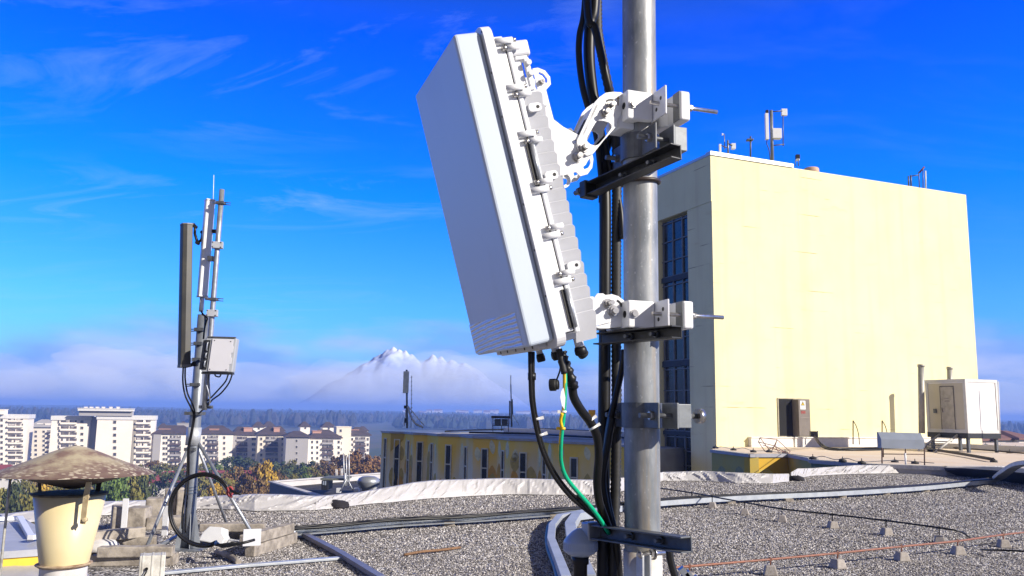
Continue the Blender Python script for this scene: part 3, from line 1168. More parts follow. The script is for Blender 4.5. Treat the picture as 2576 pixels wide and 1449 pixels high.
    b.box(Q((ea - 0.078) / 2 + 0.01, 0.0, zc - 0.012), abs(ea + 0.078) + 0.035, 0.075, 0.10, (EX, EP, Zv))
    part("tongue", b, white_paint, t, 0.004)
    pole_clamp(t, zc, 0.088, ((-0.105, 0.200), (0.105, 0.205)))


build_upper_bracket()


def build_lower_bracket():
    t = thing("pivot_bracket", "short white pivot bracket joining the foot of the antenna to the pole", "bracket", Q(-0.12, 0, 1.9))
    O1 = -0.034
    px = [(1476, 770), (1480, 760), (1496, 748), (1503, 738), (1518, 738), (1523, 742), (1540, 740), (1556, 745), (1570, 756), (1574, 768), (1566, 782), (1556, 800), (1548, 808), (1522, 814), (1492, 822), (1486, 800)]
    b = plate2(px, O1, 0.006)
    pl = part("side_plate", b, white_paint, t, 0.001)
    b = plate2(px, O1, 0.006, shift=0.07)
    part("side_plate", b, white_paint, t, 0.001)
    b = plate2([(1496, 822), (1550, 809), (1562, 812), (1562, 822), (1528, 826), (1508, 826)], O1, 0.076)
    part("bottom_web", b, white_paint, t)
    b = MB()
    sl = arc_slot(1546, 772, 17, 0, 70, 2.4)
    b.prism([ez(x, y, O1) for x, y in sl], Q(0, O1 - 0.0006, 0), EX, Zv, 0.0004)
    part("slot", b, black_plastic, pl)
    b = MB()
    stud(b, 1528, 764, O1, 0.010, 0.034)
    stud(b, 1542, 783, O1, 0.012, 0.022)
    part("bolt", b, bolt_steel, t, sp=True)
    b = MB()
    abox(b, 0.17, 0.200, 0.145, 0.265, 0.02, 0.13)
    part("mounting_web", b, white_paint, t, 0.003)
    zc = PL(1605, 790, Q(-0.03, -0.074, 2.0), EP).z
    b = MB()
    b.box(Q(-0.095, 0.0, zc), 0.05, 0.066, 0.07, (EX, EP, Zv))
    part("tongue", b, white_paint, t, 0.004)
    pole_clamp(t, zc, 0.078, ((-0.105, 0.206), (0.105, 0.15)))


build_lower_bracket()


def steel_clamp(label, zc, hgt, long_bolt):
    t = thing("steel_clamp", label, "clamp", Q(0, 0, zc), "dark steel clamps on the pole")
    h = hgt
    arc = lambda a0, a1, r, n=14: [(r * math.cos(math.radians(a0 + (a1 - a0) * i / n)), r * math.sin(math.radians(a0 + (a1 - a0) * i / n))) for i in range(n + 1)]
    for sg, nm in ((-1, "half_shell"), (1, "half_shell")):
        b = MB()
        if sg < 0:
            o, i_ = arc(100, 260, 0.0575), arc(100, 260, 0.0512)
        else:
            o, i_ = arc(-80, 80, 0.0575), arc(-80, 80, 0.0512)
        b.prism(o + i_[::-1], Q(0, 0, zc - h / 2), EX, EP, h)
        for f in range(len(b.sm)):
            b.sm[f] = False
        part(nm, b, dark_steel, t)
        b = MB()
        for s2 in (-1, 1):
            b.box(Q(sg * 0.019 + (0.02 if sg > 0 else 0.0), s2 * 0.094, zc), 0.0065, 0.084, h, (EX, EP, Zv))
        if sg > 0:
            b.box(Q(0.062, -0.098, zc), 0.040, 0.070, h * 0.92, (EX, EP, Zv))
        part("ear", b, dark_steel if sg < 0 else M("grey_steel", (0.22, 0.24, 0.26), 0.5, 0.2, amt=0.3, scale=20), t, 0.002, sp=True)
    for s2 in (-1, 1):
        b = MB()
        b.cyl(Q(-0.062, s2 * 0.106, zc), Q(long_bolt, s2 * 0.106, zc), 0.0072, n=14)
        bo = part("clamp_bolt", b, dark_steel, t)
        b = MB()
        b.cyl(Q(-0.0335, s2 * 0.106, zc), Q(-0.0225, s2 * 0.106, zc), 0.0125, n=6, sm=False)
        if long_bolt > 0.1:
            b.cyl(Q(0.083, s2 * 0.106, zc), Q(0.093, s2 * 0.106, zc), 0.0125, n=6, sm=False)
            b.cyl(Q(long_bolt - 0.004, s2 * 0.106, zc), Q(long_bolt + 0.014, s2 * 0.106, zc), 0.020, n=20)
        part("nut", b, bolt_steel, bo, sp=True)
    return t


steel_clamp("dark steel clamp ring just below the upper white bracket", PL(1612, 360, Q(0, -0.055, 2.4), EP).z, 0.076, 0.062)
steel_clamp("dark steel clamp ring low on the pole, above the bottom rail", PL(1630, 1045, Q(0, -0.055, 1.7), EP).z, 0.070, 0.118)


def rail(label, xl, yl, dl, xr, yr, dr, mat, w=0.044, d=0.036, open_front=True):
    """C-section rail strapped across the pole, from its far left end to its near right end"""
    a, c = P(xl, yl, dl), P(xr, yr, dr)
    t = thing("mounting_rail", label, "rail", (a + c) / 2, "C-section rails across the pole")
    ax = (c - a); ln = ax.length; ax.normalize()
    up = (Zv - ax * Zv.dot(ax)).normalized()
    nn = ax.cross(up)
    if nn.y < 0:
        nn = -nn            # away from the camera
    mid = (a + c) / 2
    b = MB()
    th = 0.004
    k = w / 2
    b.box(mid + nn * d, ln, th, w, (ax, nn, up))
    b.box(mid + up * (k - th / 2) + nn * (d / 2 - 0.0015), ln, d - th + 0.001, th, (ax, nn, up))
    b.box(mid - up * (k - th / 2) + nn * (d / 2 - 0.0015), ln, d - th + 0.001, th, (ax, nn, up))
    part("channel", b, mat, t, 0.0008)
    b = MB()
    for f in (-0.10, 0.22):
        p = mid + ax * ln * f + nn * (d - 0.002)
        b.cyl(p, p - nn * 0.026, 0.0055, n=12)
        b.cyl(p, p - nn * 0.008, 0.0105, n=6, sm=False)
    part("rail_bolt", b, dark_steel, t, sp=True)
    return t, a, c, ax, up, nn


rt, ra, rc, rax, rup, rnn = rail("black C-section rail crossing the pole under the upper clamps", 1474, 474, 2.46, 1688, 377, 2.14, black_steel, 0.041)
b = MB()
b.box(ra + rnn * 0.018 - rax * 0.01, 0.03, 0.05, 0.052, (rax, rnn, rup))
cl = part("end_clip", b, black_steel, rt, 0.003)
b = MB()
b.cyl(ra - rax * 0.02, ra - rax * 0.055, 0.0075, n=12)
b.cyl(ra - rax * 0.026, ra - rax * 0.036, 0.0135, n=6, sm=False)
part("clip_bolt", b, dark_steel, cl)
rail("black C-section rail level under the lower white bracket", 1492, 852, 2.43, 1690, 834, 2.16, black_steel, 0.034)
rt, ra, rc, rax, rup, rnn = rail("grey C-section rail at the foot of the picture, its cut end bright", 1482, 1338, 2.46, 1713, 1372, 2.14, dark_steel, 0.040)
b = MB()
b.box(ra + rnn * 0.016 - rax * 0.012, 0.035, 0.046, 0.052, (rax, rnn, rup))
cl = part("end_clip", b, galv, rt, 0.004)
b = MB()
b.cyl(ra - rax * 0.02 - rup * 0.008, ra - rax * 0.05 - rup * 0.008, 0.010, n=12)
b.cyl(ra - rax * 0.026 - rup * 0.008, ra - rax * 0.036 - rup * 0.008, 0.0145, n=6, sm=False)
part("clip_bolt", b, M("brass_bolt", (0.35, 0.22, 0.12), 0.35, 0.8), cl)


# ------------------------------------------------------------------ cables on the pole
def cable(name, label, pts, r, mat, cat="cable", group="black cables running along the pole", k=8, n=12, ribs=None):
    pts = smooth([P(x, y, d) for x, y, d in pts], k)
    if ribs:
        dense = []
        for i in range(len(pts) - 1):
            seg = (pts[i + 1] - pts[i]).length
            m_ = max(1, int(seg / ribs))
            dense += [pts[i].lerp(pts[i + 1], j / m_) for j in range(m_)]
        dense.append(pts[-1])
        rr = [r * (1.0 if i % 2 else 0.86) for i in range(len(dense))]
        b = MB().tube(dense, rr, n)
    else:
        b = MB().tube(pts, r, n)
    return solo(name, b, mat, label, cat, group)


cable("cable", "thin black cable on the left of the bundle at the top, bowing outwards", [(1486, -700, 2.53), (1480, -300, 2.53), (1472, 0, 2.53), (1458, 90, 2.53), (1457, 150, 2.53), (1466, 220, 2.53), (1478, 265, 2.53), (1500, 340, 2.56), (1512, 440, 2.56), (1514, 510, 2.56)], 0.0105, black_plastic)
cable("cable", "thickest black cable in the middle of the bundle beside the pole top", [(1500, -700, 2.56), (1500, -300, 2.56), (1495, 0, 2.56), (1485, 60, 2.56), (1482, 140, 2.56), (1489, 220, 2.57), (1502, 300, 2.58), (1516, 400, 2.58), (1522, 500, 2.56), (1522, 700, 2.54), (1521, 900, 2.53), (1519, 1150, 2.52), (1518, 1330, 2.51), (1516, 1500, 2.5)], 0.0185, black_plastic)
cable("cable", "ribbed black conduit running straight down close against the pole", [(1498, -700, 2.58), (1500, -300, 2.58), (1503, 30, 2.58), (1506, 90, 2.58), (1520, 170, 2.58), (1534, 235, 2.58), (1548, 320, 2.57), (1552, 420, 2.56), (1551, 560, 2.55), (1550, 800, 2.54), (1551, 1000, 2.53), (1549, 1200, 2.52), (1545, 1330, 2.51), (1542, 1500, 2.5)], 0.0165, black_rubber, ribs=0.006)
cable("cable", "black cable crossing diagonally in front of its neighbours at the top", [(1492, -700, 2.50), (1478, -300, 2.50), (1478, 20, 2.50), (1496, 70, 2.50), (1510, 130, 2.51), (1526, 200, 2.52), (1536, 250, 2.54), (1540, 330, 2.58), (1520, 400, 2.60), (1530, 470, 2.60)], 0.0125, black_plastic)
cable("cable", "black cable leaning out from the pole below the upper rail", [(1520, 350, 2.57), (1532, 410, 2.57), (1545, 455, 2.56), (1556, 500, 2.55), (1562, 540, 2.54), (1566, 600, 2.53)], 0.0095, black_plastic)
cable("cable", "black cable bending away behind the pole between lower bracket and low clamp", [(1571, 880, 2.47), (1562, 940, 2.47), (1546, 1010, 2.47), (1531, 1080, 2.46), (1524, 1160, 2.46), (1528, 1250, 2.46), (1540, 1310, 2.46), (1550, 1345, 2.47)], 0.0095, black_plastic)
cable("cable", "black cable just left of the ribbed conduit near the bottom rail", [(1540, 1050, 2.45), (1528, 1120, 2.45), (1516, 1200, 2.45), (1522, 1260, 2.45), (1538, 1320, 2.46), (1548, 1350, 2.47), (1556, 1420, 2.5), (1560, 1500, 2.5)], 0.011, black_plastic)
cable("cable", "black lead leaving the right foot of the pole", [(1683, 1385, 2.5), (1688, 1415, 2.5), (1698, 1450, 2.5), (1712, 1500, 2.5)], 0.011, black_plastic)
# leads of the antenna
g2 = "cables hanging from the antenna"
cable("cable", "thick black power cable sweeping from the antenna foot to the bottom rail", [(1413, 905, 2.20), (1424, 935, 2.20), (1438, 968, 2.21), (1444, 1000, 2.22), (1462, 1032, 2.24), (1486, 1064, 2.28), (1502, 1100, 2.31), (1506, 1150, 2.34), (1502, 1210, 2.37), (1507, 1260, 2.40), (1524, 1310, 2.43), (1537, 1345, 2.45)], 0.0118, black_plastic, group=g2)
cable("cable", "slim black fibre lead hanging furthest left below the antenna", [(1333, 885, 2.14), (1334, 940, 2.14), (1337, 1010, 2.15), (1350, 1085, 2.18), (1366, 1140, 2.2), (1392, 1195, 2.25), (1430, 1245, 2.31), (1470, 1280, 2.36), (1504, 1308, 2.41), (1528, 1342, 2.45)], 0.0052, black_plastic, group=g2)
cable("cable", "slim black fibre lead with white ties, second from the left below the antenna", [(1341, 885, 2.16), (1341, 940, 2.16), (1343, 1010, 2.17), (1356, 1085, 2.2), (1372, 1140, 2.22), (1400, 1195, 2.27), (1436, 1240, 2.33), (1478, 1276, 2.38), (1510, 1306, 2.42), (1532, 1340, 2.46)], 0.0048, black_plastic, group=g2)

green = M("earth_green", (0.0, 0.40, 0.20), 0.42, amt=0.1)
yellow = M("earth_yellow", (0.78, 0.50, 0.01), 0.42, amt=0.1)
ctr = [(1421, 936, 2.17), (1421, 985, 2.17), (1417, 1050, 2.19), (1411, 1110, 2.21), (1411, 1160, 2.24), (1424, 1200, 2.27), (1452, 1236, 2.31), (1482, 1270, 2.35), (1508, 1304, 2.39), (1532, 1342, 2.43)]
cp = smooth([P(x, y, d) for x, y, d in ctr], 10)


def earth_lead():
    """one sheath, a yellow stripe winding along green"""
    n, r = 16, 0.0058
    b = MB().tube(cp, r, n)
    for i in range(len(b.f)):
        if i < (len(cp) - 1) * n:
            seg, j = divmod(i, n)
            s = seg / (len(cp) - 1)
            c0 = int(n * (0.22 + 0.45 * s)) % n
            b.mi[i] = 1 if (j - c0) % n < 5 else 0
    t = solo("earth_cable", b, [green, yellow], "green and yellow earth cable curving down from the antenna foot to the rail", "cable", g2)
    return t


earth_lead()
# black heat-shrink sleeves over the leads
def sleeve(name, label, pts, r, mat, cat):
    b = MB().tube(smooth([P(x, y, d) for x, y, d in pts], 5), r, 14)
    return solo(name, b, mat, label, cat)


sleeve("cable_sleeve", "lumpy black taped sleeve over the power cable under the antenna", [(1412, 885, 2.195), (1418, 905, 2.195), (1428, 930, 2.195), (1438, 958, 2.20), (1443, 975, 2.21)], [0.013 + 0.003 * math.sin(i * 1.9) for i in range(21)], black_plastic, "sleeve")
sleeve("cable_sleeve", "thin black taped joint where the earth cable starts", [(1406, 878, 2.165), (1412, 905, 2.165), (1420, 940, 2.165)], 0.0085, black_rubber, "sleeve")
sleeve("cable_sleeve", "black moulded splitter where the two fibre leads meet", [(1452, 1250, 2.34), (1466, 1264, 2.36), (1484, 1284, 2.38)], [0.006, 0.011, 0.0135, 0.0135, 0.0135, 0.0135, 0.0135, 0.0135, 0.0130, 0.011, 0.006], black_rubber, "splitter")
sleeve("cable_clip", "black clip holding the two fibre leads near the antenna", [(1338, 938, 2.15), (1338, 956, 2.15)], 0.0105, black_plastic, "clip")
tie_mat = M("white_nylon", (0.80, 0.80, 0.78), 0.4)


def tie(label, x, y, d, r, ax, mat=tie_mat, w=0.006):
    p = P(x, y, d)
    ax = V(ax).normalized()
    b = MB()
    b.cyl(p - ax * w / 2, p + ax * w / 2, r, n=20)
    side = ax.cross(Yv).normalized()
    b.box(p + side * (r + 0.004), 0.009, 0.008, 0.008, (side, ax.cross(side), ax))
    return solo("cable_tie", b, mat, label, "cable tie", "cable ties on the antenna leads")


tie("white cable tie on the fibre leads, upper one", 1351, 1054, 2.18, 0.009, (0.25, 0, -1))
tie("white cable tie on the fibre leads, lower one", 1361, 1094, 2.20, 0.009, (0.35, 0, -1))
tie("white cable tie on the power cable beside the yellow lamp, upper one", 1484, 1058, 2.275, 0.0132, (0.6, 0, -0.8))
tie("white cable tie on the power cable beside the yellow lamp, lower one", 1492, 1076, 2.285, 0.0132, (0.5, 0, -0.85))
tie("white cable tie on the earth cable above the yellow tag", 1418, 1036, 2.185, 0.0075, (0, 0, 1))
tie("yellow cable tie on the earth cable below the yellow tag", 1415, 1078, 2.20, 0.0078, (0, 0, 1), yellow)
# tags
b = MB()
p0 = P(1414, 1040, 2.175); p1 = P(1414, 1076, 2.19)
b.tube(smooth([p0, p0.lerp(p1, .5) - Xv * 0.004, p1], 5), 0.0042, 8)
solo("cable_tag", b, yellow, "narrow yellow marker strip tied along the earth cable", "tag")
b = MB()
b.prism([ez(x, y, -0.2) for x, y in [(1411, 985), (1417, 975), (1422, 1000), (1420, 1030), (1413, 1020), (1409, 1000)]], Q(0, -0.2, 0), EX, Zv, 0.001)
solo("cable_tag", b, white_paint, "white paper tag behind the earth cable", "tag")


def cap(label, x, y, d, r, ax, sx, sy, sd):
    p = P(x, y, d)
    ax = V(ax).normalized()
    t = thing("dust_cap", label, "cap", p, "rubber dust caps dangling on tethers")
    b = MB()
    b.lathe(p - ax * r * 0.8, [(r * 0.96, 0), (r, r * 0.1), (r, r * 1.0), (r * 0.8, r * 1.05), (r * 0.8, r * 1.4), (r * 0.72, r * 1.5)], 26, ax)
    part("cap_body", b, black_rubber, t, 0.0006)
    b = MB()
    q = P(sx, sy, sd)
    b.tube(smooth([q, q.lerp(p, 0.5) + V((0.006, 0, 0.004)), p], 6), 0.0022, 8)
    part("tether", b, black_rubber, t)


cap("round black dust cap dangling under the rear of the antenna, upper one", 1463, 886, 2.30, 0.0155, (-0.6, -0.55, 0.6), 1447, 862, 2.3)
cap("round black dust cap dangling beside the earth cable, lower one", 1395, 968, 2.18, 0.0160, (1, -0.25, 0.05), 1410, 905, 2.18)


def build_gps():
    p = P(1460, 1400, 2.49)
    t = thing("gps_antenna", "pale mushroom-shaped satellite antenna on a black stem beside the bottom rail", "antenna", p)
    r = 0.0495
    b = MB()
    prof = [(0.022, 0.0), (r * 0.78, 0.008), (r * 0.97, 0.016), (r, 0.020), (r, 0.040), (r * 0.96, 0.045), (r * 0.75, 0.057), (r * 0.5, 0.069), (r * 0.25, 0.077), (0.002, 0.079)]
    n = 48
    b.lathe(p, prof, n)
    for i in range(3 * n, 4 * n):      # fluted rim
        b.sm[i] = False
    part("dome", b, M("gps_plastic", (0.30, 0.36, 0.47), 0.35, amt=0.04), t)
    b = MB()
    for i in range(36):
        a = i * 2 * math.pi / 36
        q = p + V((math.cos(a) * r, math.sin(a) * r, 0.030))
        b.box(q, 0.002, 0.0022, 0.019, (V((math.cos(a), math.sin(a), 0)), V((-math.sin(a), math.cos(a), 0)), Zv))
    part("rib", b, MATS["gps_plastic"], t, sp=True)
    b = MB()
    b.lathe(p, [(0.020, -0.30), (0.020, -0.022), (0.0245, -0.020), (0.0245, 0.0035)], 28)
    part("stem", b, black_plastic, t)


build_gps()


# ------------------------------------------------------------------ the tripod mast on the left of the roof
mast_zinc = M("mast_zinc", (0.22, 0.24, 0.27), 0.42, 0.4, col2=(0.17, 0.185, 0.21), scale=9)


def px_r(r, Y):
    return r * Y / FPX


def build_tripod():
    Y = 10.0
    base = PZ(471, 1381, 0.0)
    Y = base.y
    t = thing("tripod_mast", "grey tubular mast on splayed tripod legs among concrete blocks, left of the antenna", "mast", base)
    b = MB()
    top = P(512, 792, Y)
    mid = P(491, 1060, Y)
    b.tube([base + Zv * 0.02, P(478, 1290, Y), P(487, 1120, Y), mid, top], px_r(14, Y), 24)
    part("pole", b, mast_zinc, t)
    b = MB()
    b.tube([P(484.5, 1120, Y), P(489, 1075, Y)], px_r(17.5, Y), 24)
    part("collar", b, galv_pale, t)
    b = MB()
    for y in (1225, 1232, 1240):
        b.tube([P(480, y - 2, Y), P(480, y + 1.5, Y)], px_r(15.5, Y), 24)
    part("band", b, M("blue_grey_band", (0.10, 0.13, 0.19), 0.5), t, sp=True)
    b = MB()
    for a in (0, 90, 180, 270):
        d = V((math.cos(math.radians(a + 30)), math.sin(math.radians(a + 30)), 0))
        n = d.cross(Zv)
        b.prism([(0.05, 0.0), (0.15, 0.0), (0.15, 0.03), (0.075, 0.42), (0.05, 0.42)], base + n * -0.004, d, Zv, 0.008)
    part("gusset", b, mast_zinc, t, sp=True)
    b = MB()
    b.box(base + Zv * 0.01, 0.46, 0.46, 0.02)
    part("base_plate", b, mast_zinc, t)
    # clamp plates on the pole
    for y, w in ((1040, 30), (830, 18), (905, 16), (968, 18), (865, 16), (1130, 20), (1196, 15)):
        b = MB()
        c = P(489 + (1060 - y) * 0.078, y, Y)
        b.box(c, px_r(w * 1.3, Y), px_r(40, Y), px_r(8, Y))
        part("clamp", b, dark_steel, t, 0.002)
        if y < 1000:
            b = MB()
            for dz in (-0.012, 0.012):
                b.cyl(c + Zv * dz, c + V((-0.12, -0.03, dz - 0.008)), 0.006, n=8)
            part("clamp_rod", b, black_steel, t, sp=True)
    # tripod legs
    for (x0, y0), (x1, y1), z1, r in (((480, 1112), (366, 1383), 0.12, 3.9), ((498, 1112), (636, 1345), 0.26, 3.9), ((495, 1118), (575, 1330), 0.1, 3.6)):
        a = P(x0, y0, Y)
        f = PZ(x1, y1, z1)
        b = MB()
        b.tube([a, f], px_r(r, Y), 14)
        part("leg", b, galv, t)
    b = MB()
    b.tube([PZ(378, 1386, 0.04), PZ(452, 1345, 0.12)], 0.022, 12)
    b.tube([PZ(545, 1352, 0.05), PZ(497, 1322, 0.2)], 0.03, 4)
    part("foot_strut", b, mast_zinc, t, sp=True)
    b = MB()
    c = PZ(634, 1352, 0.27)
    b.box(c, px_r(42, c.y), 0.012, px_r(40, c.y), (V((0.92, 0.38, 0)).normalized(), V((-0.38, 0.92, 0)).normalized(), Zv))
    part("leg_plate", b, M("white_steel", (0.62, 0.63, 0.66), 0.5, amt=0.1), t, 0.003)
    return t


build_tripod()
MY = 9.95


def build_offset_pole():
    Y = 9.75
    t = thing("offset_pole", "slim bright steel pole clamped beside the tripod mast, reaching above the white antenna", "pole", P(515, 1030, Y))
    b = MB()
    b.tube([P(514, 1032, Y), P(527, 880, Y), P(545, 645, Y), P(558.5, 477, Y)], px_r(6.6, Y), 18)
    part("tube", b, galv, t)
    ux = V((0.97, 0.25, 0)).normalized()
    for y in (788, 617):
        b = MB()
        c = P(558.5 - (y - 477) * 0.078, y, Y - 0.02)
        b.box(c, px_r(27, Y), px_r(16, Y), px_r(17, Y), (ux, V((-0.25, 0.97, 0)).normalized(), Zv))
        pl = part("clamp_plate", b, galv_pale, t, 0.002)
        b = MB()
        for i in (-1, 1):
            for j in (-1, 1):
                q = c + ux * i * px_r(10, Y) + Zv * j * px_r(6, Y) - Yv * 0.043
                b.cyl(q, q + Yv * 0.006, px_r(1.6, Y), n=8)
        part("bolt", b, black_steel, pl, sp=True)
    for y in (511, 753):
        b = MB()
        c = P(558.5 - (y - 477) * 0.078, y, Y)
        b.box(c, px_r(20, Y), px_r(18, Y), px_r(7, Y))
        part("bracket_clamp", b, dark_steel, t, 0.002)
        b = MB()
        for dz in (-0.012, 0.014):
            b.cyl(c + Zv * dz, c + V((0.11, 0.02, dz - 0.004)), 0.005, n=8)
        part("rod", b, black_steel, t, sp=True)
        b = MB()
        b.tube([c, c + V((-0.10, 0.02, 0.01))], 0.018, 10)
        part("arm", b, galv_pale, t)
    b = MB()
    c = P(520, 1024, Y)
    b.box(c + V((-0.02, 0.03, 0.0)), px_r(30, Y), px_r(18, Y), px_r(8, Y))
    b.cyl(c, c + V((0.08, -0.03, 0)), 0.01, n=8)
    part("lower_clamp", b, dark_steel, t)
    b = MB()
    c = P(531, 650, Y)
    b.box(c + V((-0.01, 0.02, 0)), px_r(14, Y), 0.06, px_r(13, Y))
    part("tilt_motor", b, dark_steel, t, 0.003)


build_offset_pole()


def slant_box(corners_top, corners_bot, Yt, depth_dir, th):
    pass


def build_white_panel():
    Y = 9.85
    top, bot = P(528, 506, Y), P(509, 744, Y)
    ax = (top - bot); ln = ax.length; ax.normalize()
    ux = V((0.80, 0.55, 0)); ux = (ux - ax * ux.dot(ax)).normalized()
    un = ax.cross(ux).normalized()
    if un.y > 0:
        un = -un
    t = thing("panel_antenna", "slim white panel antenna tilted on the bright offset pole of the tripod mast", "antenna", bot)
    b = MB()
    b.prism(rrect(-0.05, 0.05, -0.055, 0.055, 0.02, 4), bot, ux, un, ln) if (ux.cross(un)).dot(ax) > 0 else b.prism(rrect(-0.05, 0.05, -0.055, 0.055, 0.02, 4), bot, un, ux, ln)
    part("radome", b, white_paint, t)
    b = MB()
    b.box(bot + ax * ln / 2 - un * 0.062 + ux * 0.01, 0.05, 0.03, ln * 0.97, (ux, un, ax))
    part("back_rail", b, galv, t, 0.004)
    for p, s in ((top, 1), (bot, -1)):
        b = MB()
        b.box(p + ax * 0.008 * s, 0.108, 0.118, 0.018, (ux, un, ax))
        part("end_cap", b, grey_cast, t, 0.004)
    b = MB()
    p = top - un * 0.07 + ux * 0.02
    b.prism([(-0.04, 0), (0.0, 0.03), (0.04, 0), (0.03, -0.22), (0, -0.26), (-0.03, -0.22)], p - Yv * 0.05, Xv, Zv, 0.01, [[(-0.012, -0.05), (0.012, -0.05), (0.012, -0.15), (-0.012, -0.15)]])
    part("tilt_arm", b, grey_cast, t)
    b = MB()
    b.cyl(bot - ax * 0.02, bot - ax * 0.19, 0.027, n=14)
    part("remote_tilt_unit", b, white_paint, t)
    b = MB()
    p = P(540, 582, Y)
    b.box(p, 0.05, 0.05, 0.04)
    b.cyl(p, P(520, 580, Y), 0.009, n=8)
    part("side_connector", b, black_plastic, t)


build_white_panel()


def build_grey_panel():
    Y = 9.75
    top, bot = P(468.5, 567, Y), P(462.5, 920, Y)
    ax = (top - bot); ln = ax.length; ax.normalize()
    ux = V((0.62, -0.78, 0)); ux = (ux - ax * ux.dot(ax)).normalized()
    uy = ax.cross(ux).normalized()
    t = thing("panel_antenna", "long dull grey panel antenna hanging left of the tripod mast", "antenna", bot)
    b = MB()
    w, d = 0.078, 0.055
    prof = [(-w, -d * 0.2), (-w * 0.72, -d), (0, -d * 1.15), (w * 0.72, -d), (w, -d * 0.2), (w, d), (-w, d)]
    b.prism(prof, bot, ux, uy, ln)
    g = M("grey_radome", (0.035, 0.035, 0.034), 0.5, col2=(0.065, 0.062, 0.052), scale=2)
    part("radome", b, g, t, 0.008)
    b = MB()
    b.prism([(x * 1.03, y * 1.03) for x, y in prof], bot - ax * 0.02, ux, uy, 0.03)
    b.prism([(x * 1.03, y * 1.03) for x, y in prof], top, ux, uy, 0.015)
    part("end_cap", b, M("grey_cap", (0.16, 0.16, 0.16), 0.5), t, sp=True)
    # folding scissor bracket at the top
    b = MB()
    pts = [P(480, 566, Y + .1), P(487, 563, Y + .1), P(491, 570, Y + .1), P(490, 588, Y + .1), P(497, 611, Y + .1), P(507, 603, Y + .1), P(510, 585, Y + .15), P(514, 578, Y + .15)]
    for i in range(len(pts) - 1):
        b.tube([pts[i], pts[i + 1]], 0.017, 6)
    for i in (2, 4, 6):
        b.cyl(pts[i] - Yv * 0.03, pts[i] + Yv * 0.03, 0.022, n=10)
    part("tilt_arm", b, black_steel, t)
    b = MB()
    q = P(490, 916, Y + .1)
    b.tube([P(481, 918, Y + .05), q, P(500, 908, Y + .15)], 0.022, 8)
    b.cyl(q - Yv * 0.04, q + Yv * 0.04, 0.03, n=10)
    part("lower_arm", b, black_steel, t)


build_grey_panel()


def build_radio_box():
    Y = 9.55
    c = P(551, 893, Y)
    t = thing("radio_unit", "square pale grey radio unit with a dark ribbed flank on the mast", "radio unit", c)
    ux = V((0.985, 0.12, 0)).normalized(); uy = V((-0.12, 0.985, 0)).normalized()
    ax = V((0.075, 0, 1)).normalized()
    w, h, d = px_r(76, Y), px_r(86, Y), 0.15
    b = MB()
    b.box(c + uy * d / 2, w, d, h, (ux, uy, ax))
    part("case", b, M("radio_grey", (0.36, 0.38, 0.41), 0.5, amt=0.1), t, 0.012)
    b = MB()
    x0, x1 = -w * 0.27, w * 0.40
    poly = [(x0, -h * .47), (x1 - .01, -h * .47), (x1 - .01, -h * .27), (x1 + .012, -h * .25), (x1 + .012, -h * .08), (x1 - .006, -h * .06), (x1 - .006, h * .06), (x1 + .012, h * .08), (x1 + .012, h * .26), (x1, h * .28), (x1, h * .47), (x0, h * .47)]
    b.prism(poly, c - uy * 0.012, ux, ax, -0.010)
    part("sun_shield", b, M("radio_white", (0.60, 0.60, 0.64), 0.5, amt=0.05), t, 0.002)
    b = MB()
    for x, z in ((-.2, .42), (.32, .40), (-.22, -.42), (.30, -.43)):
        q = c + ux * w * x + ax * h * z - uy * 0.0121
        b.cyl(q, q - uy * 0.003, 0.006, n=10)
    part("screw", b, black_steel, t, sp=True)
    # dark flank with its grab handle, facing left
    b = MB()
    for k in range(9):
        b.box(c + ux * (-w * 0.5 - 0.012) + uy * (0.02 + k * 0.015) * 0.9, 0.03, 0.004, h * 0.86, (ux, uy, ax))
    f = part("cooling_fin", b, dark_steel, t, sp=True)
    b = MB()
    b.box(c - ux * w * 0.41 - uy * 0.004, w * 0.16, 0.012, h * 0.86, (ux, uy, ax))
    fl = part("flank", b, black_steel, t, 0.003)
    b = MB()
    for z0, z1 in ((0.12, 0.36), (-0.10, 0.05), (-0.36, -0.18)):
        b.tube(smooth([c - ux * w * 0.39 - uy * 0.010 + ax * h * z0, c - ux * w * 0.40 - uy * 0.03 + ax * h * (z0 + .03), c - ux * w * 0.40 - uy * 0.03 + ax * h * (z1 - .03), c - ux * w * 0.39 - uy * 0.010 + ax * h * z1], 4), 0.008, 8)
    part("grab_handle", b, galv, fl, sp=True)
    b = MB()
    b.box(c + uy * 0.02 + ax * (h / 2 + 0.008), w * 0.9, 0.06, 0.016, (ux, uy, ax))
    part("top_rib", b, dark_steel, t, 0.003)
    b = MB()
    b.box(c + uy * d * .5 - ax * (h / 2 + 0.012), w * 1.0, d * 0.8, 0.02, (ux, uy, ax))
    part("connector_plate", b, black_steel, t, 0.003)


build_radio_box()

b = MB()
b.tube([P(536, 508, 9.95), P(538, 440, 9.95)], [0.006, 0.003], 6)
solo("whip_antenna", b, M("pale_fibreglass", (0.75, 0.80, 0.85), 0.4), "hair-thin pale whip antenna sticking up behind the white panel antenna", "antenna")

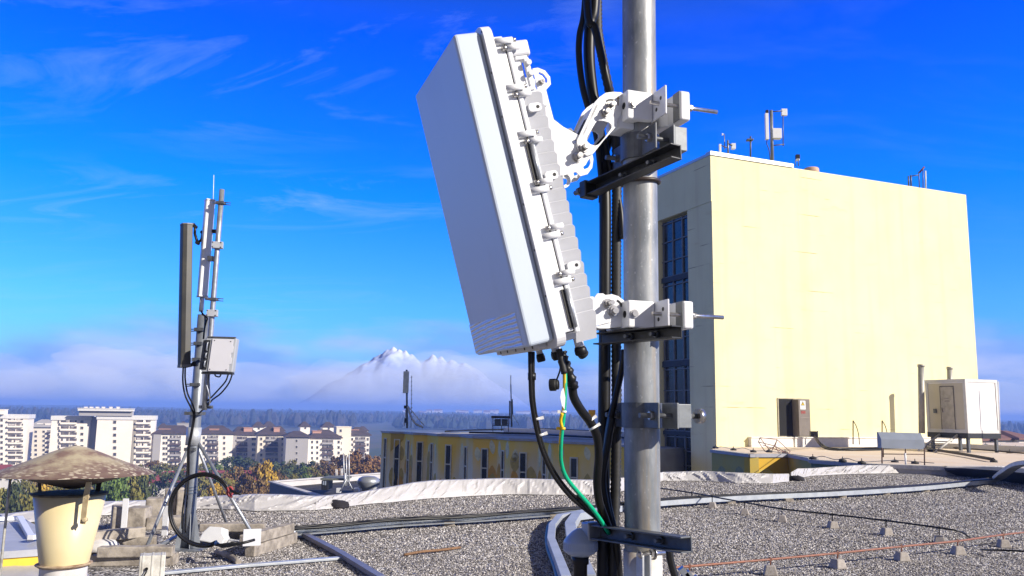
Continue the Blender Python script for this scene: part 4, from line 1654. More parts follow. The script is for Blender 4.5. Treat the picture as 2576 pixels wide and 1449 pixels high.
g3 = "thin black leads on the tripod mast"
for lab, pts, r in (
    ("outer of two black leads looping from the foot of the grey panel antenna", [(461, 922, 9.75), (460, 960, 9.75), (466, 995, 9.75), (480, 1025, 9.8), (487, 1045, 9.85), (481, 1085, 9.85), (473, 1130, 9.85), (470, 1200, 9.85), (459, 1290, 9.8), (458, 1330, 9.8)], 0.010),
    ("inner of two black leads looping from the foot of the grey panel antenna", [(466, 922, 9.75), (466, 955, 9.75), (472, 990, 9.75), (485, 1018, 9.8), (490, 1045, 9.85), (483, 1090, 9.85), (476, 1130, 9.85), (475, 1200, 9.85), (468, 1290, 9.8), (466, 1340, 9.8)], 0.010),
    ("black lead sagging from the right corner of the radio unit", [(585, 940, 9.6), (575, 965, 9.6), (555, 990, 9.65), (535, 1005, 9.7), (524, 1018, 9.75), (500, 1040, 9.8)], 0.009),
    ("black lead sagging from the middle of the radio unit", [(574, 942, 9.6), (567, 960, 9.6), (548, 982, 9.65), (533, 998, 9.7), (520, 1010, 9.75)], 0.009),
    ("black lead rising in a loop under the radio unit", [(556, 942, 9.6), (552, 948, 9.6), (543, 946, 9.6), (540, 941, 9.6)], 0.008),
    ("short black lead running down beside the offset pole", [(525, 942, 9.7), (527, 975, 9.7), (528, 1003, 9.7), (523, 1015, 9.75)], 0.006),
    ("tangle of black leads at the top of the tripod mast", [(506, 783, 9.8), (512, 792, 9.75), (521, 800, 9.75), (518, 812, 9.8), (514, 830, 9.8), (512, 852, 9.8), (516, 800, 9.85), (508, 790, 9.85)], 0.010),
    ("grey lead on the lower offset pole", [(520, 940, 9.7), (518, 960, 9.68), (524, 985, 9.68), (528, 1005, 9.7), (527, 1018, 9.72)], 0.007),
):
    cable("lead", lab, pts, r, black_plastic if "grey" != lab[:4] else galv, "cable", g3, 6, 8)

# coiled spare feeder cable
def build_coil():
    for k, (lab, dr, dd) in enumerate((("outer turn of the big coil of black cable on the tripod mast", 0, 0.0), ("inner turn of the big coil of black cable on the tripod mast", -5, 0.06))):
        pts = []
        for i in range(27):
            a = math.radians(35 + i * 10.0)
            rx, ry = 88 + dr, 92 + dr
            pts.append((508 + rx * math.cos(a) * (1.0 if math.cos(a) < 0 else 0.86) + 6, 1283 - ry * math.sin(a), 9.55 + dd))
        if k == 0:
            pts = [(606, 1243, 9.5), (590, 1238, 9.5)] + pts
        pts += [(560 + dr, 1375, 9.3 + dd), (610, 1366 + dr, 9.3 + dd), (640, 1358 + dr, 9.4 + dd)] if k == 0 else [(545, 1371, 9.3), (600, 1364, 9.35)]
        cable("coiled_cable", lab, pts, 0.0155 - k * 0.002, black_plastic, "cable", "coil of black feeder cable", 4, 10)
    b = MB()
    q = P(577, 1237, 9.55)
    ring = [q + V((0.03 * math.cos(a), 0.02, 0.05 * math.sin(a))) for a in [i * 0.5 for i in range(14)]]
    b.tube(ring, 0.012, 6)
    b.tube([q + V((-.02, -.02, .05)), q + V((.02, -.02, -.03)), q + V((.04, -.03, -.06))], 0.011, 6)
    solo("knotted_cord", b, M("faded_red_cord", (0.36, 0.06, 0.07), 0.8, amt=0.3, scale=60), "faded red cord knotted round the coil of black cable", "cord")


build_coil()


# ------------------------------------------------------------------ concrete blocks and odds and ends round the mast
def beam(label, xa, ya, xb, yb, z0, w, h, name="concrete_block", mat=concrete, group="concrete ballast blocks round the tripod mast", bev=0.012):
    """a bar lying between two sight lines on a plane z0, w deep and h high"""
    a, c = PZ(xa, ya, z0), PZ(xb, yb, z0)
    ux = (c - a); ln = ux.length; ux.normalize()
    uy = Zv.cross(ux)
    b = MB()
    mid = (a + c) / 2 + uy * w / 2
    n = 10
    vs, fs = [], []
    r = random.Random(label)
    for i in range(n + 1):
        e = a + ux * ln * i / n
        j1, j2 = r.uniform(-.006, .006), r.uniform(-.006, .006)
        for q in (e, e + uy * w, e + uy * w + Zv * (h + j1), e + Zv * (h + j2)):
            vs.append(q)
    for i in range(n):
        k = i * 4
        for j in range(4):
            fs.append((k + j, k + (j + 1) % 4, k + 4 + (j + 1) % 4, k + 4 + j))
    fs += [(0, 3, 2, 1), (n * 4, n * 4 + 1, n * 4 + 2, n * 4 + 3)]
    b.add(vs, [f[::-1] for f in fs])
    return solo(name, b, mat, label, "block", group, bev)


beam("weathered concrete bar on the gravel under the white plate of the right tripod leg", 640, 1402, 748, 1366, 0.0, 0.13, 0.13)
beam("weathered concrete bar on top of another beside the white leg plate", 626, 1374, 741, 1341, 0.14, 0.13, 0.12)
beam("long concrete bar behind the right tripod legs, upper of two", 500, 1338, 664, 1338, 0.13, 0.14, 0.10)
beam("concrete bar behind the right tripod legs, lower of two", 540, 1357, 640, 1357, 0.0, 0.15, 0.12)
beam("streaky concrete bar nearest the camera behind the vent, upper of two", 242, 1404, 433, 1401, 0.10, 0.14, 0.11)
beam("shaded concrete bar under the streaky one behind the vent", 222, 1426, 433, 1424, 0.0, 0.16, 0.11)
beam("concrete bar slanting away between vent and mast, upper one", 232, 1366, 366, 1352, 0.12, 0.15, 0.12)
beam("concrete bar lying low between vent and mast", 252, 1382, 390, 1379, 0.0, 0.17, 0.13)


def slab(label, x0, x1, yt, yb, th, yaw=0.0, lean=0.0):
    a = PZ((x0 + x1) / 2, yb, 0.0)
    w = (x1 - x0) * a.y / FPX
    h = (yb - yt) * a.y / FPX
    ux = V((math.cos(yaw), math.sin(yaw), 0)); uy = V((-math.sin(yaw), math.cos(yaw), 0))
    az = (Zv + uy * lean).normalized()
    b = MB()
    c = a + az * h / 2 + uy * th / 2
    b.box(c, w, th, h, (ux, uy, az))
    return solo("concrete_block", b, concrete, label, "block", "concrete ballast blocks round the tripod mast", 0.018)


slab("upright concrete block in shade, leftmost of the standing row behind the mast", 282, 312, 1278, 1336, 0.30, 0.5)
slab("upright square concrete block with a white strip beside it, behind the mast", 312, 360, 1282, 1335, 0.34, 0.12, 0.06)
slab("upright concrete block leaning back, left of the two tallest", 364, 402, 1258, 1318, 0.30, 0.3, 0.05)
slab("tallest upright concrete block in the standing row", 408, 440, 1233, 1308, 0.30, -0.15)
slab("second tallest upright concrete block close against the mast", 442, 472, 1240, 1310, 0.26, 0.25, 0.05)
beam("broad concrete block under the standing blocks", 366, 1334, 470, 1330, 0.0, 0.3, 0.16)
beam("stub of concrete behind the white junction box", 405, 1424, 436, 1424, 0.0, 0.2, 0.11)
b = MB()
a = PZ(313, 1337, 0); b.box(a + V((0, -0.03, 0.22)), 0.075, 0.02, 0.44, (V((0.99, .14, 0)).normalized(), V((-.14, .99, 0)).normalized(), Zv))
solo("steel_strip", b, white_paint, "short white strip standing against the square concrete block", "strip", None, 0.002)
b = MB()
a = PZ(416, 1346, 0); b.box(a + V((0, -0.03, 0.18)), 0.075, 0.03, 0.40)
solo("steel_strip", b, white_paint, "short white post standing in front of the tallest concrete block", "post", None, 0.002)

# white metal lump and twisted sheet beside the mast foot
b = MB()
a = PZ(538, 1357, 0.06)
b.prism([(-0.16, 0), (0.14, -0.05), (0.17, 0.03), (0.13, 0.09), (0.12, 0.16), (-0.05, 0.17), (-0.12, 0.10)], a - Yv * 0.1, Xv, V((0, 0.25, 1)).normalized(), -0.25)
solo("metal_cover", b, white_paint, "crumpled white metal cover lying at the foot of the mast", "cover", None, 0.012)
b = MB()
pts = smooth([PZ(575, 1358, 0.05), PZ(615, 1362, 0.06), PZ(660, 1346, 0.10), PZ(742, 1338, 0.10)], 5)
b.tube(pts, 0.016, 8)
solo("white_conduit", b, white_paint, "white flexible conduit lying on the blocks right of the mast", "conduit")


# ------------------------------------------------------------------ vent cowl
def build_vent():
    Y = 5.05
    t0 = P(168, 1449, Y)
    zr = P(181, 1243, Y).z
    zb = P(168, 1418, Y).z
    c = V((P(172, 1300, Y).x, Y, 0))
    cream = M("cream_enamel", (0.66, 0.56, 0.33), 0.4, col2=(0.62, 0.51, 0.28), scale=3, detail=7)
    rusty = M("rusty_zinc", (0.37, 0.315, 0.215), 0.7, col2=(0.19, 0.125, 0.10), scale=9, detail=9, bump=0.004, bscale=30, lo=0.44, hi=0.62)
    tt = rusty.node_tree
    bs = prin(rusty)
    old = bs.inputs['Base Color'].links[0].from_socket
    tcn = N(tt, "ShaderNodeTexCoord")
    sp = N(tt, "ShaderNodeSeparateXYZ")
    L(tt, tcn.outputs['Object'], sp.inputs[0])
    f1 = N(tt, "ShaderNodeTexVoronoi", feature='F1', i_Scale=38.0)
    mp = N(tt, "ShaderNodeMapping")
    mp.inputs['Scale'].default_value = (0.6, 1, 2.5)
    L(tt, tcn.outputs['Object'], mp.inputs[0])
    nz = N(tt, "ShaderNodeTexNoise", i_Scale=2.0, i_Detail=6.0)
    L(tt, tcn.outputs['Object'], nz.inputs['Vector'])
    L(tt, mp.outputs[0], f1.inputs['Vector'])
    # flaking towards the rim: pale chips on red-brown
    zrim = P(180, 1191, Y).z
    h = mathn(tt, 'SUBTRACT', sp.outputs[2], mathn(tt, 'MULTIPLY', nz.outputs[0], 0.12))
    rim = ramp(tt, mathn(tt, 'ADD', h, -zrim + 0.06), [(0.0, (1, 1, 1)), (0.085, (0, 0, 0))])
    chip = mixc(tt, ramp(tt, f1.outputs['Distance'], [(0.30, (1, 1, 1)), (0.42, (0, 0, 0))]), (0.13, 0.075, 0.065), (0.50, 0.44, 0.34))
    col = mixc(tt, mathn(tt, 'MULTIPLY', rim, 0.9), old, chip)
    tip = ramp(tt, mathn(tt, 'ADD', h, -P(190, 1130, Y).z + 0.06), [(0.0, (0, 0, 0)), (0.06, (0.8, 0.8, 0.8))])
    col = mixc(tt, tip, col, (0.62, 0.56, 0.44))
    L(tt, col, bs.inputs['Base Color'])
    t = thing("vent_cowl", "cream roof vent pipe under a wide rusty conical rain hat", "vent", (c.x, c.y, 0))
    rt_, rb = px_r(81, Y), px_r(54, Y)
    b = MB()
    n = 64
    b.lathe(c, [(rb, zb), (rt_, zr), (rt_ - 0.006, zr), (rb - 0.006, zb)], n, close=False)
    part("funnel", b, cream, t)
    b = MB()
    b.lathe(c, [(rt_ - 0.006, zr - 0.004), (rt_ + 0.008, zr - 0.002), (rt_ + 0.009, zr + 0.008), (rt_ - 0.004, zr + 0.010)], n)
    part("rim", b, M("rust_rim", (0.12, 0.10, 0.06), 0.8, amt=0.5, scale=30), t)
    b = MB()
    b.lathe(c, [(rb - 0.004, 0.0), (rb - 0.004, zb)], n, close=False)
    part("pipe", b, M("chalky_white", (0.62, 0.60, 0.58), 0.7, col2=(0.5, 0.47, 0.44), scale=8), t)
    b = MB()
    b.lathe(c, [(rb - 0.002, zb - 0.014), (rb + 0.006, zb - 0.012), (rb + 0.022, zb - 0.001), (rb + 0.022, zb + 0.003), (rb + 0.003, zb + 0.008), (rb - 0.002, zb + 0.006)], n)
    part("joint_ring", b, M("rust_ring", (0.45, 0.36, 0.24), 0.7, col2=(0.14, 0.07, 0.04), scale=24), t)
    # hat: cone above, inverted cone below
    zh = P(185, 1191, Y).z
    za = P(188, 1122, Y).z
    rh = px_r(187, Y)
    hc = V((P(186, 1190, Y).x, Y, 0))
    prof = [(rh, zh), (rh * 0.93, zh + 0.012), (rh * 0.6, zh + (za - zh) * 0.43), (rh * 0.3, zh + (za - zh) * 0.78), (rh * 0.13, zh + (za - zh) * 0.95), (0.02, za), (0.0005, za + 0.001)]
    b = MB()
    b.lathe(hc, prof, 72, close=False)
    rr = random.Random(2)
    for i, q in enumerate(b.v):     # buckled sheet, ragged rim
        a = math.atan2(q.y - hc.y, q.x - hc.x)
        q.z += 0.006 * noise.noise((a * 1.6, i * 0.0 + (q.z - zh) * 6, 1)) + (0.004 * noise.noise((a * 9, 3, 0)) if i < 72 else 0)
    part("rain_hat", b, rusty, t)
    b = MB()
    zlow = P(188, 1231, Y).z
    b.lathe(hc, [(0.0005, zlow), (0.03, zlow + 0.004), (rh * 0.74, zh - 0.006), (rh * 0.98, zh + 0.004)], 72, close=False)
    part("inner_cone", b, M("sooty_zinc", (0.11, 0.085, 0.07), 0.7, amt=0.4, scale=10), t)
    # straps
    strap_m = M("cream_strap", (0.60, 0.50, 0.30), 0.45, col2=(0.42, 0.32, 0.18), scale=14)
    b = MB()
    def strap(x0, y0, x1, y1, d0, d1, wpx):
        a, e = P(x0, y0, d0), P(x1, y1, d1)
        ax = (e - a).normalized()
        ux = ax.cross(Yv).normalized()
        b.box((a + e) / 2, px_r(wpx, Y), 0.006, (e - a).length, (ux, ax.cross(ux), ax))
    strap(224, 1212, 217, 1246, Y - rt_ * 0.86, Y - rt_ * 0.92, 13)
    strap(217, 1244, 208, 1318, Y - rt_ * 0.94, Y - rt_ * 0.80, 13)
    s_ = part("strap", b, strap_m, t, 0.001)
    b = MB()
    for x, y in ((217, 1251), (212, 1308)):
        q = P(x, y, Y - rt_ * 0.90)
        b.cyl(q, q - Yv * 0.008, 0.009, n=6, sm=False)
        b.cyl(q + Yv * .02, q - Yv * 0.003, 0.012, n=14)
    part("strap_bolt", b, strap_m, s_, sp=True)
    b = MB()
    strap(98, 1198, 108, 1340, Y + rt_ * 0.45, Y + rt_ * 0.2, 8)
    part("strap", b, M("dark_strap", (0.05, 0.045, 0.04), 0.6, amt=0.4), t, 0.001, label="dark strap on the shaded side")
    b = MB()
    strap(250, 1212, 244, 1246, Y + rt_ * 0.4, Y + rt_ * 0.5, 12)
    part("strap", b, MATS["dark_strap"], t, 0.001, label="dark strap at the back")


build_vent()
b = MB()
a, c = P(27, 1194, 5.0), P(-6, 1500, 4.85)
b.tube([a, P(22, 1240, 4.97), c], 0.0075, 10)
solo("stay_rod", b, M("pale_rod", (0.50, 0.50, 0.47), 0.5, 0.2, col2=(0.30, 0.28, 0.24), scale=30), "thin pale rod slanting down from the left edge of the rusty rain hat", "rod")


# white junction box beside the vent
def build_jbox():
    a = PZ(379, 1478, 0.0)
    Y = a.y
    t = thing("junction_box", "chalky white electrical box with a black lead, standing on the gravel right of the vent", "box", a)
    w, h = px_r(58, Y), px_r(78, Y)
    ux = V((0.93, 0.36, 0)).normalized(); uy = V((-0.36, 0.93, 0)).normalized()
    mt = M("chalky_box", (0.58, 0.57, 0.52), 0.7, col2=(0.40, 0.38, 0.34), scale=10)
    b = MB()
    b.box(a + Zv * h / 2, w, w * 0.8, h, (ux, uy, Zv))
    part("case", b, mt, t, 0.01)
    b = MB()
    for s in (-0.36, 0.0, 0.36):
        b.box(a + Zv * h / 2 + ux * w * s, w * 0.08, w * 0.85, h * 1.02, (ux, uy, Zv))
    part("rib", b, mt, t, 0.004, sp=True)
    b = MB()
    q = a - uy * w * 0.42 - ux * w * 0.2
    b.tube(smooth([q + Zv * h * 0.62, q + Zv * h * 0.55 - uy * 0.03, q + Zv * h * 0.35 - uy * .02 - ux * 0.02, q + Zv * h * 0.15 + ux * 0.04, q - uy * 0.05 + ux * 0.12]), 0.007, 8)
    b.cyl(q + Zv * h * 0.62, q + Zv * h * 0.62 - uy * 0.02, 0.014, n=12)
    part("lead", b, black_plastic, t)


build_jbox()


# stepped upstand at the left edge of the roof
def build_upstand():
    t = thing("roof_upstand", "stepped roof-edge upstand with grey capping and a yellow painted strip behind the vent", "upstand", PZ(40, 1400, 0))
    grey = M("grey_capping", (0.40, 0.41, 0.45), 0.5, amt=0.2, scale=3)
    yel = M("yellow_render", (0.70, 0.48, 0.05), 0.8, amt=0.12, scale=5)
    b = MB()
    z = 0.20
    def q(x, y, zz):
        return PZ(x, y, zz)
    top = [q(-120, 1396, z), q(178, 1376, z), q(150, 1345, z), q(84, 1318, z), q(60, 1304, z), q(-120, 1306, z)]
    n = len(top)
    low = [V((p.x, p.y, 0.13)) for p in top]
    b.add(low + top, [tuple(range(n))[::-1], tuple(range(n, 2 * n))] + [(i, (i + 1) % n, n + (i + 1) % n, n + i) for i in range(n)])
    part("capping", b, grey, t)
    b = MB()
    ins = [V((p.x, p.y + (0.03 if i < 2 else -0.03), 0.129)) for i, p in enumerate(top)]
    bt = [V((p.x, p.y, 0.0)) for p in ins]
    b.add(bt + ins, [(i, (i + 1) % n, n + (i + 1) % n, n + i) for i in range(n)])
    part("painted_wall", b, yel, t)
    b = MB()
    pts = []
    a0, a1 = PZ(-120, 1418, 0.0), PZ(182, 1400, 0.0)
    c0, c1 = PZ(-120, 1500, 0.02), PZ(230, 1455, 0.02)
    nx_, ny_ = 30, 8
    for j in range(ny_ + 1):
        for i in range(nx_ + 1):
            u, v_ = i / nx_, j / ny_
            p = a0.lerp(a1, u).lerp(c0.lerp(c1, u), v_)
            p.z = 0.045 * (1 - v_) + 0.02 * noise.noise((u * 12 + v_ * 3, v_ * 2, 0)) + 0.012
            b.v.append(p)
    for j in range(ny_):
        for i in range(nx_):
            k = j * (nx_ + 1) + i
            b.f.append([k, k + nx_ + 1, k + nx_ + 2, k + 1]); b.sm.append(True); b.mi.append(0)
    part("membrane_skirt", b, membrane, t)
    # white trim profile running up to the parapet
    b = MB()
    for (xa, ya), (xb, yb) in (((50, 1303), (78, 1352)), ((78, 1352), (160, 1338)), ((-60, 1307), (50, 1303))):
        p, r_ = PZ(xa, ya, 0.26), PZ(xb, yb, 0.22)
        d = (r_ - p).normalized()
        b.box((p + r_) / 2, (r_ - p).length + 0.03, 0.07, 0.05, (d, Zv.cross(d).normalized(), d.cross(Zv.cross(d)).normalized()))
    part("trim", b, white_paint, t, 0.004, sp=True)


build_upstand()
b = MB()
a = PZ(253, 1383, 0.03)
b.lathe(a, [(0.001, 0.0), (0.20, 0.0), (0.20, 0.05), (0.15, 0.10), (0.05, 0.12), (0.001, 0.12)], 24)
solo("roof_outlet", b, M("white_outlet", (0.66, 0.64, 0.62), 0.6), "low white domed outlet between the vent and the concrete bars", "outlet")


# ------------------------------------------------------------------ the yellow tower and its terrace
TT = P(1788, 390, 41.0)
ZT = TT.z
TB = PZ(2430, 490, ZT)
FX = V((TB.x - TT.x, TB.y - TT.y, 0)); FLEN = FX.length; FX.normalize()   # along the sunlit face
FN = V((FX.y, -FX.x, 0))                                                   # out of the sunlit face, towards us
TC = PZ(1630, 452, ZT)
LXd = -FN                                                                   # along the shaded face, away from us
LN = -FX
LLEN = (V((TC.x, TC.y, 0)) - V((TT.x, TT.y, 0))).dot(LXd)
T0 = V((TT.x, TT.y, 0))


def Fp(s, z, out=0.0):
    return T0 + FX * s + Zv * z + FN * out


def fs(x, y, out=0.0):          # sight line to (s, z) on the sunlit face
    q = PL(x, y, T0 + FN * out, FN) - T0
    return q.dot(FX), q.z


def Lp(s, z, out=0.0):
    return T0 + LXd * s + Zv * z + LN * out


def ls(x, y, out=0.0):
    q = PL(x, y, T0 + LN * out, LN) - T0
    return q.dot(LXd), q.z


TERR = 0.15


def tower_wall_mat():
    mt = M("yellow_panels", (0.78, 0.73, 0.43), 0.85, col2=(0.73, 0.68, 0.39), scale=0.5, detail=8)
    t = mt.node_tree
    b = prin(mt)
    old = b.inputs['Base Color'].links[0].from_socket
    g = N(t, "ShaderNodeNewGeometry")
    sp = N(t, "ShaderNodeSeparateXYZ")
    L(t, g.outputs['Position'], sp.inputs[0])
    fr = mathn(t, 'FRACT', mathn(t, 'DIVIDE', sp.outputs[2], 1.02))
    line = mathn(t, 'LESS_THAN', fr, 0.035)
    mp = N(t, "ShaderNodeMapping")
    mp.inputs['Scale'].default_value = (0.45, 0.45, 2.3)
    L(t, g.outputs['Position'], mp.inputs[0])
    nz = N(t, "ShaderNodeTexNoise", i_Scale=1.0, i_Detail=4.0)
    L(t, mp.outputs[0], nz.inputs['Vector'])
    br = ramp(t, nz.outputs[0], [(0.57, (0, 0, 0)), (0.66, (1, 1, 1))])
    c = mixc(t, mathn(t, 'MULTIPLY', mathn(t, 'MULTIPLY', line, br), 0.9), old, (0.30, 0.22, 0.08))
    n2 = N(t, "ShaderNodeTexNoise", i_Scale=0.9, i_Detail=9.0, i_Roughness=0.7)
    L(t, mp.outputs[0], n2.inputs['Vector'])
    c = mixc(t, ramp(t, n2.outputs[0], [(0.60, (0, 0, 0)), (0.72, (0.4, 0.4, 0.4))]), c, (0.58, 0.44, 0.18))
    mp3 = N(t, "ShaderNodeMapping")
    mp3.inputs['Scale'].default_value = (1.6, 1.6, 0.07)
    L(t, g.outputs['Position'], mp3.inputs[0])
    n3 = N(t, "ShaderNodeTexNoise", i_Scale=1.0, i_Detail=6.0, i_Roughness=0.6)
    L(t, mp3.outputs[0], n3.inputs['Vector'])
    c = mixc(t, ramp(t, n3.outputs[0], [(0.50, (0, 0, 0)), (0.75, (0.5, 0.5, 0.5))]), c, (0.60, 0.50, 0.28))
    L(t, c, b.inputs['Base Color'])
    return mt


tower_mat = tower_wall_mat()
dark_glass = M("dark_glass", (0.014, 0.015, 0.019), 0.16, col2=(0.04, 0.042, 0.045), scale=0.45, spec=0.3, lo=0.5, hi=0.6)
frame_grey = M("frame_grey", (0.16, 0.16, 0.16), 0.6, amt=0.2)


def build_tower():
    t = thing("tower_building", "tall windowless pale yellow block, its shaded side with a glazed stair bay, behind the pole", "building", (T0.x, T0.y, GZ))
    b = MB()
    zt = ZT
    sb0, _ = ls(1729, 540)
    sb1 = LLEN - 0.3
    zb_top = ls(1700, 540)[1]
    D = 11.5
    # main volume behind the bay, pier, top band
    def blk(s0, s1, d0, d1, z0, z1):     # s along F, d along L
        p = [T0 + FX * s + LXd * d + Zv * z for z in (z0, z1) for s, d in ((s0, d0), (s1, d0), (s1, d1), (s0, d1))]
        b.hexa(p)
    blk(0.45, FLEN, 0, LLEN, GZ, zt)
    blk(0, 0.449, 0, sb0, GZ, zb_top)
    blk(0, 0.449, sb1, LLEN, GZ, zb_top)
    blk(-0.03, 0.449, 0.0, LLEN, zb_top + 0.002, zt - 0.002)
    part("wall", b, tower_mat, t)
    b = MB()
    s1, _ = fs(1995, 430)
    for s0_, s1_, d0, d1, h in ((-0.06, s1, -0.06, 0.35, 0.20), (-0.06, 0.3, 0.35, LLEN, 0.14)):
        p = [T0 + FX * s + LXd * d + Zv * z for z in (zt, zt + h) for s, d in ((s0_, d0), (s1_, d0), (s1_, d1), (s0_, d1))]
        b.hexa(p)
    part("coping", b, galv_pale, t, sp=True)
    # glazed bay, one sheet per storey with real bars
    rows = [(1700, 545, 690), (1700, 703, 906), (1700, 921, 1085), (1700, 1095, 1200)]
    per = None
    zs = [(ls(x, y0)[1], ls(x, y1)[1]) for x, y0, y1 in rows]
    for i, (x, y0, y1) in enumerate(rows):
        zn = zs[i + 1][0] if i + 1 < len(zs) else zs[i][1] - 3.0
        z1, z0 = ls(x, y0)[1], ls(x, y1)[1]
        b = MB()
        p = [Lp(s, z, -0.30 - o) for z in (z0, z1) for s, o in ((sb0, 0), (sb0, .05), (sb1, .05), (sb1, 0))]
        b.hexa(p)
        w = part("glazing", b, dark_glass, t)
        b = MB()
        def bar(s0, s1, za, zb):
            p = [Lp(s, z, -0.22 - o) for z in (za, zb) for s, o in ((s0, 0), (s0, .08), (s1, .08), (s1, 0))]
            b.hexa(p)
        ln = sb1 - sb0
        for f in (0.0, 0.30, 0.62, 0.95):
            bar(sb0 + ln * f - (0 if f == 0 else .04), sb0 + ln * f + 0.05, z0, z1)
        for f in (0.0, 0.28, 0.62, 0.95):
            bar(sb0, sb1, z0 + (z1 - z0) * f, z0 + (z1 - z0) * f + 0.05)
        part("mullion", b, frame_grey, w)
        b = MB()
        p = [Lp(s, z, -0.16 - o) for z in (zn + 0.002, z0 - 0.002) for s, o in ((sb0, 0), (sb0, .2), (sb1, .2), (sb1, 0))]
        b.hexa(p)
        part("spandrel", b, M("spandrel_dark", (0.03, 0.03, 0.033), 0.7, amt=0.3), t)
    # two-leaf door, left leaf open on darkness
    s0, zd1 = fs(1957, 1003); s1, zd0 = fs(2036, 1097)
    sm_, _ = fs(1995, 1050)
    b = MB()
    b.box(Fp((s0 + s1) / 2, (zd0 + zd1) / 2, 0.02), s1 - s0 + 0.12, 0.05, zd1 - zd0 + 0.08, (FX, FN, Zv))
    dr = part("door_frame", b, M("door_trim", (0.40, 0.36, 0.26), 0.7), t)
    b = MB()
    b.box(Fp((s0 + sm_) / 2, (zd0 + zd1) / 2, 0.047), sm_ - s0, 0.006, zd1 - zd0, (FX, FN, Zv))
    part("opening", b, M("dark_inside", (0.006, 0.006, 0.007), 0.9), dr)
    leaf_mt = M("door_grey", (0.17, 0.145, 0.125), 0.6, amt=0.15, scale=3)
    b = MB()
    b.box(Fp((sm_ + s1) / 2 + 0.02, (zd0 + zd1) / 2, 0.075), s1 - sm_ - 0.02, 0.05, zd1 - zd0 - .03, (FX, FN, Zv))
    b.box(Fp(sm_ - 0.05, (zd0 + zd1) / 2, 0.28), 0.05, 0.48, zd1 - zd0 - .04, (FX, FN, Zv))
    dl = part("door_leaf", b, leaf_mt, t)
    b = MB()
    zq = zd0 + (zd1 - zd0) * 0.5
    b.box(Fp((sm_ + s1) / 2 + 0.02, zq, 0.106), s1 - sm_ - 0.06, 0.02, 0.05, (FX, FN, Zv))
    part("cross_rail", b, M("door_rail", (0.22, 0.19, 0.17), 0.6), dl)
    sx, sz = fs(2016, 1019)
    b = MB()
    b.box(Fp(sx, sz, 0.105), 0.34, 0.008, 0.44, (FX, FN, Zv))
    sg = part("warning_sign", b, white_paint, dl)
    b = MB()
    b.prism([(-0.13, -0.02), (0.13, -0.02), (0, 0.20)], Fp(sx, sz, 0.110), FX, Zv, -0.004, [[(-0.09, 0.005), (0.09, 0.005), (0, 0.15)]])
    part("triangle_border", b, black_plastic, sg)
    b = MB()
    b.prism([(-0.09, 0.005), (0.09, 0.005), (0, 0.15)], Fp(sx, sz, 0.110), FX, Zv, -0.003)
    part("triangle", b, M("warning_yellow", (0.75, 0.55, 0.02), 0.6), sg)
    b = MB()
    b.prism([(-0.005, 0.12), (0.02, 0.075), (0.005, 0.075), (0.03, 0.03), (-0.01, 0.02), (-0.012, 0.07), (-0.03, 0.07)], Fp(sx, sz, 0.1145), FX, Zv, -0.002)
    part("bolt_symbol", b, black_plastic, sg)
    b = MB()
    sx, sz = fs(2017, 1037)
    b.box(Fp(sx, sz, 0.105), 0.28, 0.008, 0.14, (FX, FN, Zv))
    part("notice", b, M("red_notice", (0.30, 0.06, 0.05), 0.7, amt=0.5, scale=20), dl)
    # low pale plinth along the foot of the face
    b = MB()
    sa, _ = fs(1882, 1110); sc_, _ = fs(2215, 1110)
    z1 = fs(2000, 1099)[1]
    for u0, u1, o in ((sa, fs(1987, 1110)[0], 0.25), (fs(1993, 1110)[0], sc_ + 6, 0.22)):
        b.box(Fp((u0 + u1) / 2, (TERR + z1) / 2, o / 2 + 0.003), u1 - u0, o, z1 - TERR, (FX, FN, Zv))
        b.box(Fp((u0 + u1) / 2, z1 - 0.03, o / 2 + 0.02), u1 - u0 + .04, o + 0.06, 0.03, (FX, FN, Zv))
    part("plinth", b, M("white_plinth", (0.74, 0.71, 0.66), 0.7, amt=0.1), t, sp=True)


build_tower()

terrace_mat = M("terrace_membrane", (0.60, 0.48, 0.37), 0.85, col2=(0.62, 0.54, 0.46), scale=0.6, detail=8)
ochre = M("ochre_paint", (0.55, 0.33, 0.02), 0.8, col2=(0.46, 0.30, 0.04), scale=0.6)
olive = M("olive_paint", (0.44, 0.32, 0.06), 0.85, col2=(0.38, 0.33, 0.12), scale=0.5)
pale_leaf = M("pale_leaf_paint", (0.72, 0.68, 0.42), 0.85)
orange_leaf = M("light_leaf_paint", (0.62, 0.48, 0.12), 0.85)
coping_grey = M("coping_grey", (0.34, 0.34, 0.38), 0.55, amt=0.2, scale=2)


def leaf_shape(w, h, n=7, tip=1.6):
    """pointed ellipse, tip up"""
    o = []
    for i in range(n + 1):
        t_ = math.pi * i / n
        o.append((w * math.sin(t_) ** tip * 0.5, h * 0.5 * math.cos(t_)))
    return o + [(-x, y) for x, y in o[::-1][1:-1]]


def wall_run(t, pts, ztop, zbot, mat, th=0.35, name="wall"):
    """upright wall through plan points"""
    b = MB()
    for a, c in zip(pts[:-1], pts[1:]):
        d = (c - a); d.z = 0
        ln = d.length; d.normalize()
        n = V((d.y, -d.x, 0))
        b.box((V((a.x, a.y, 0)) + V((c.x, c.y, 0))) / 2 - n * th / 2 + Zv * ((ztop + zbot) / 2), ln, th, ztop - zbot, (d, n, Zv))
    return part(name, b, mat, t)


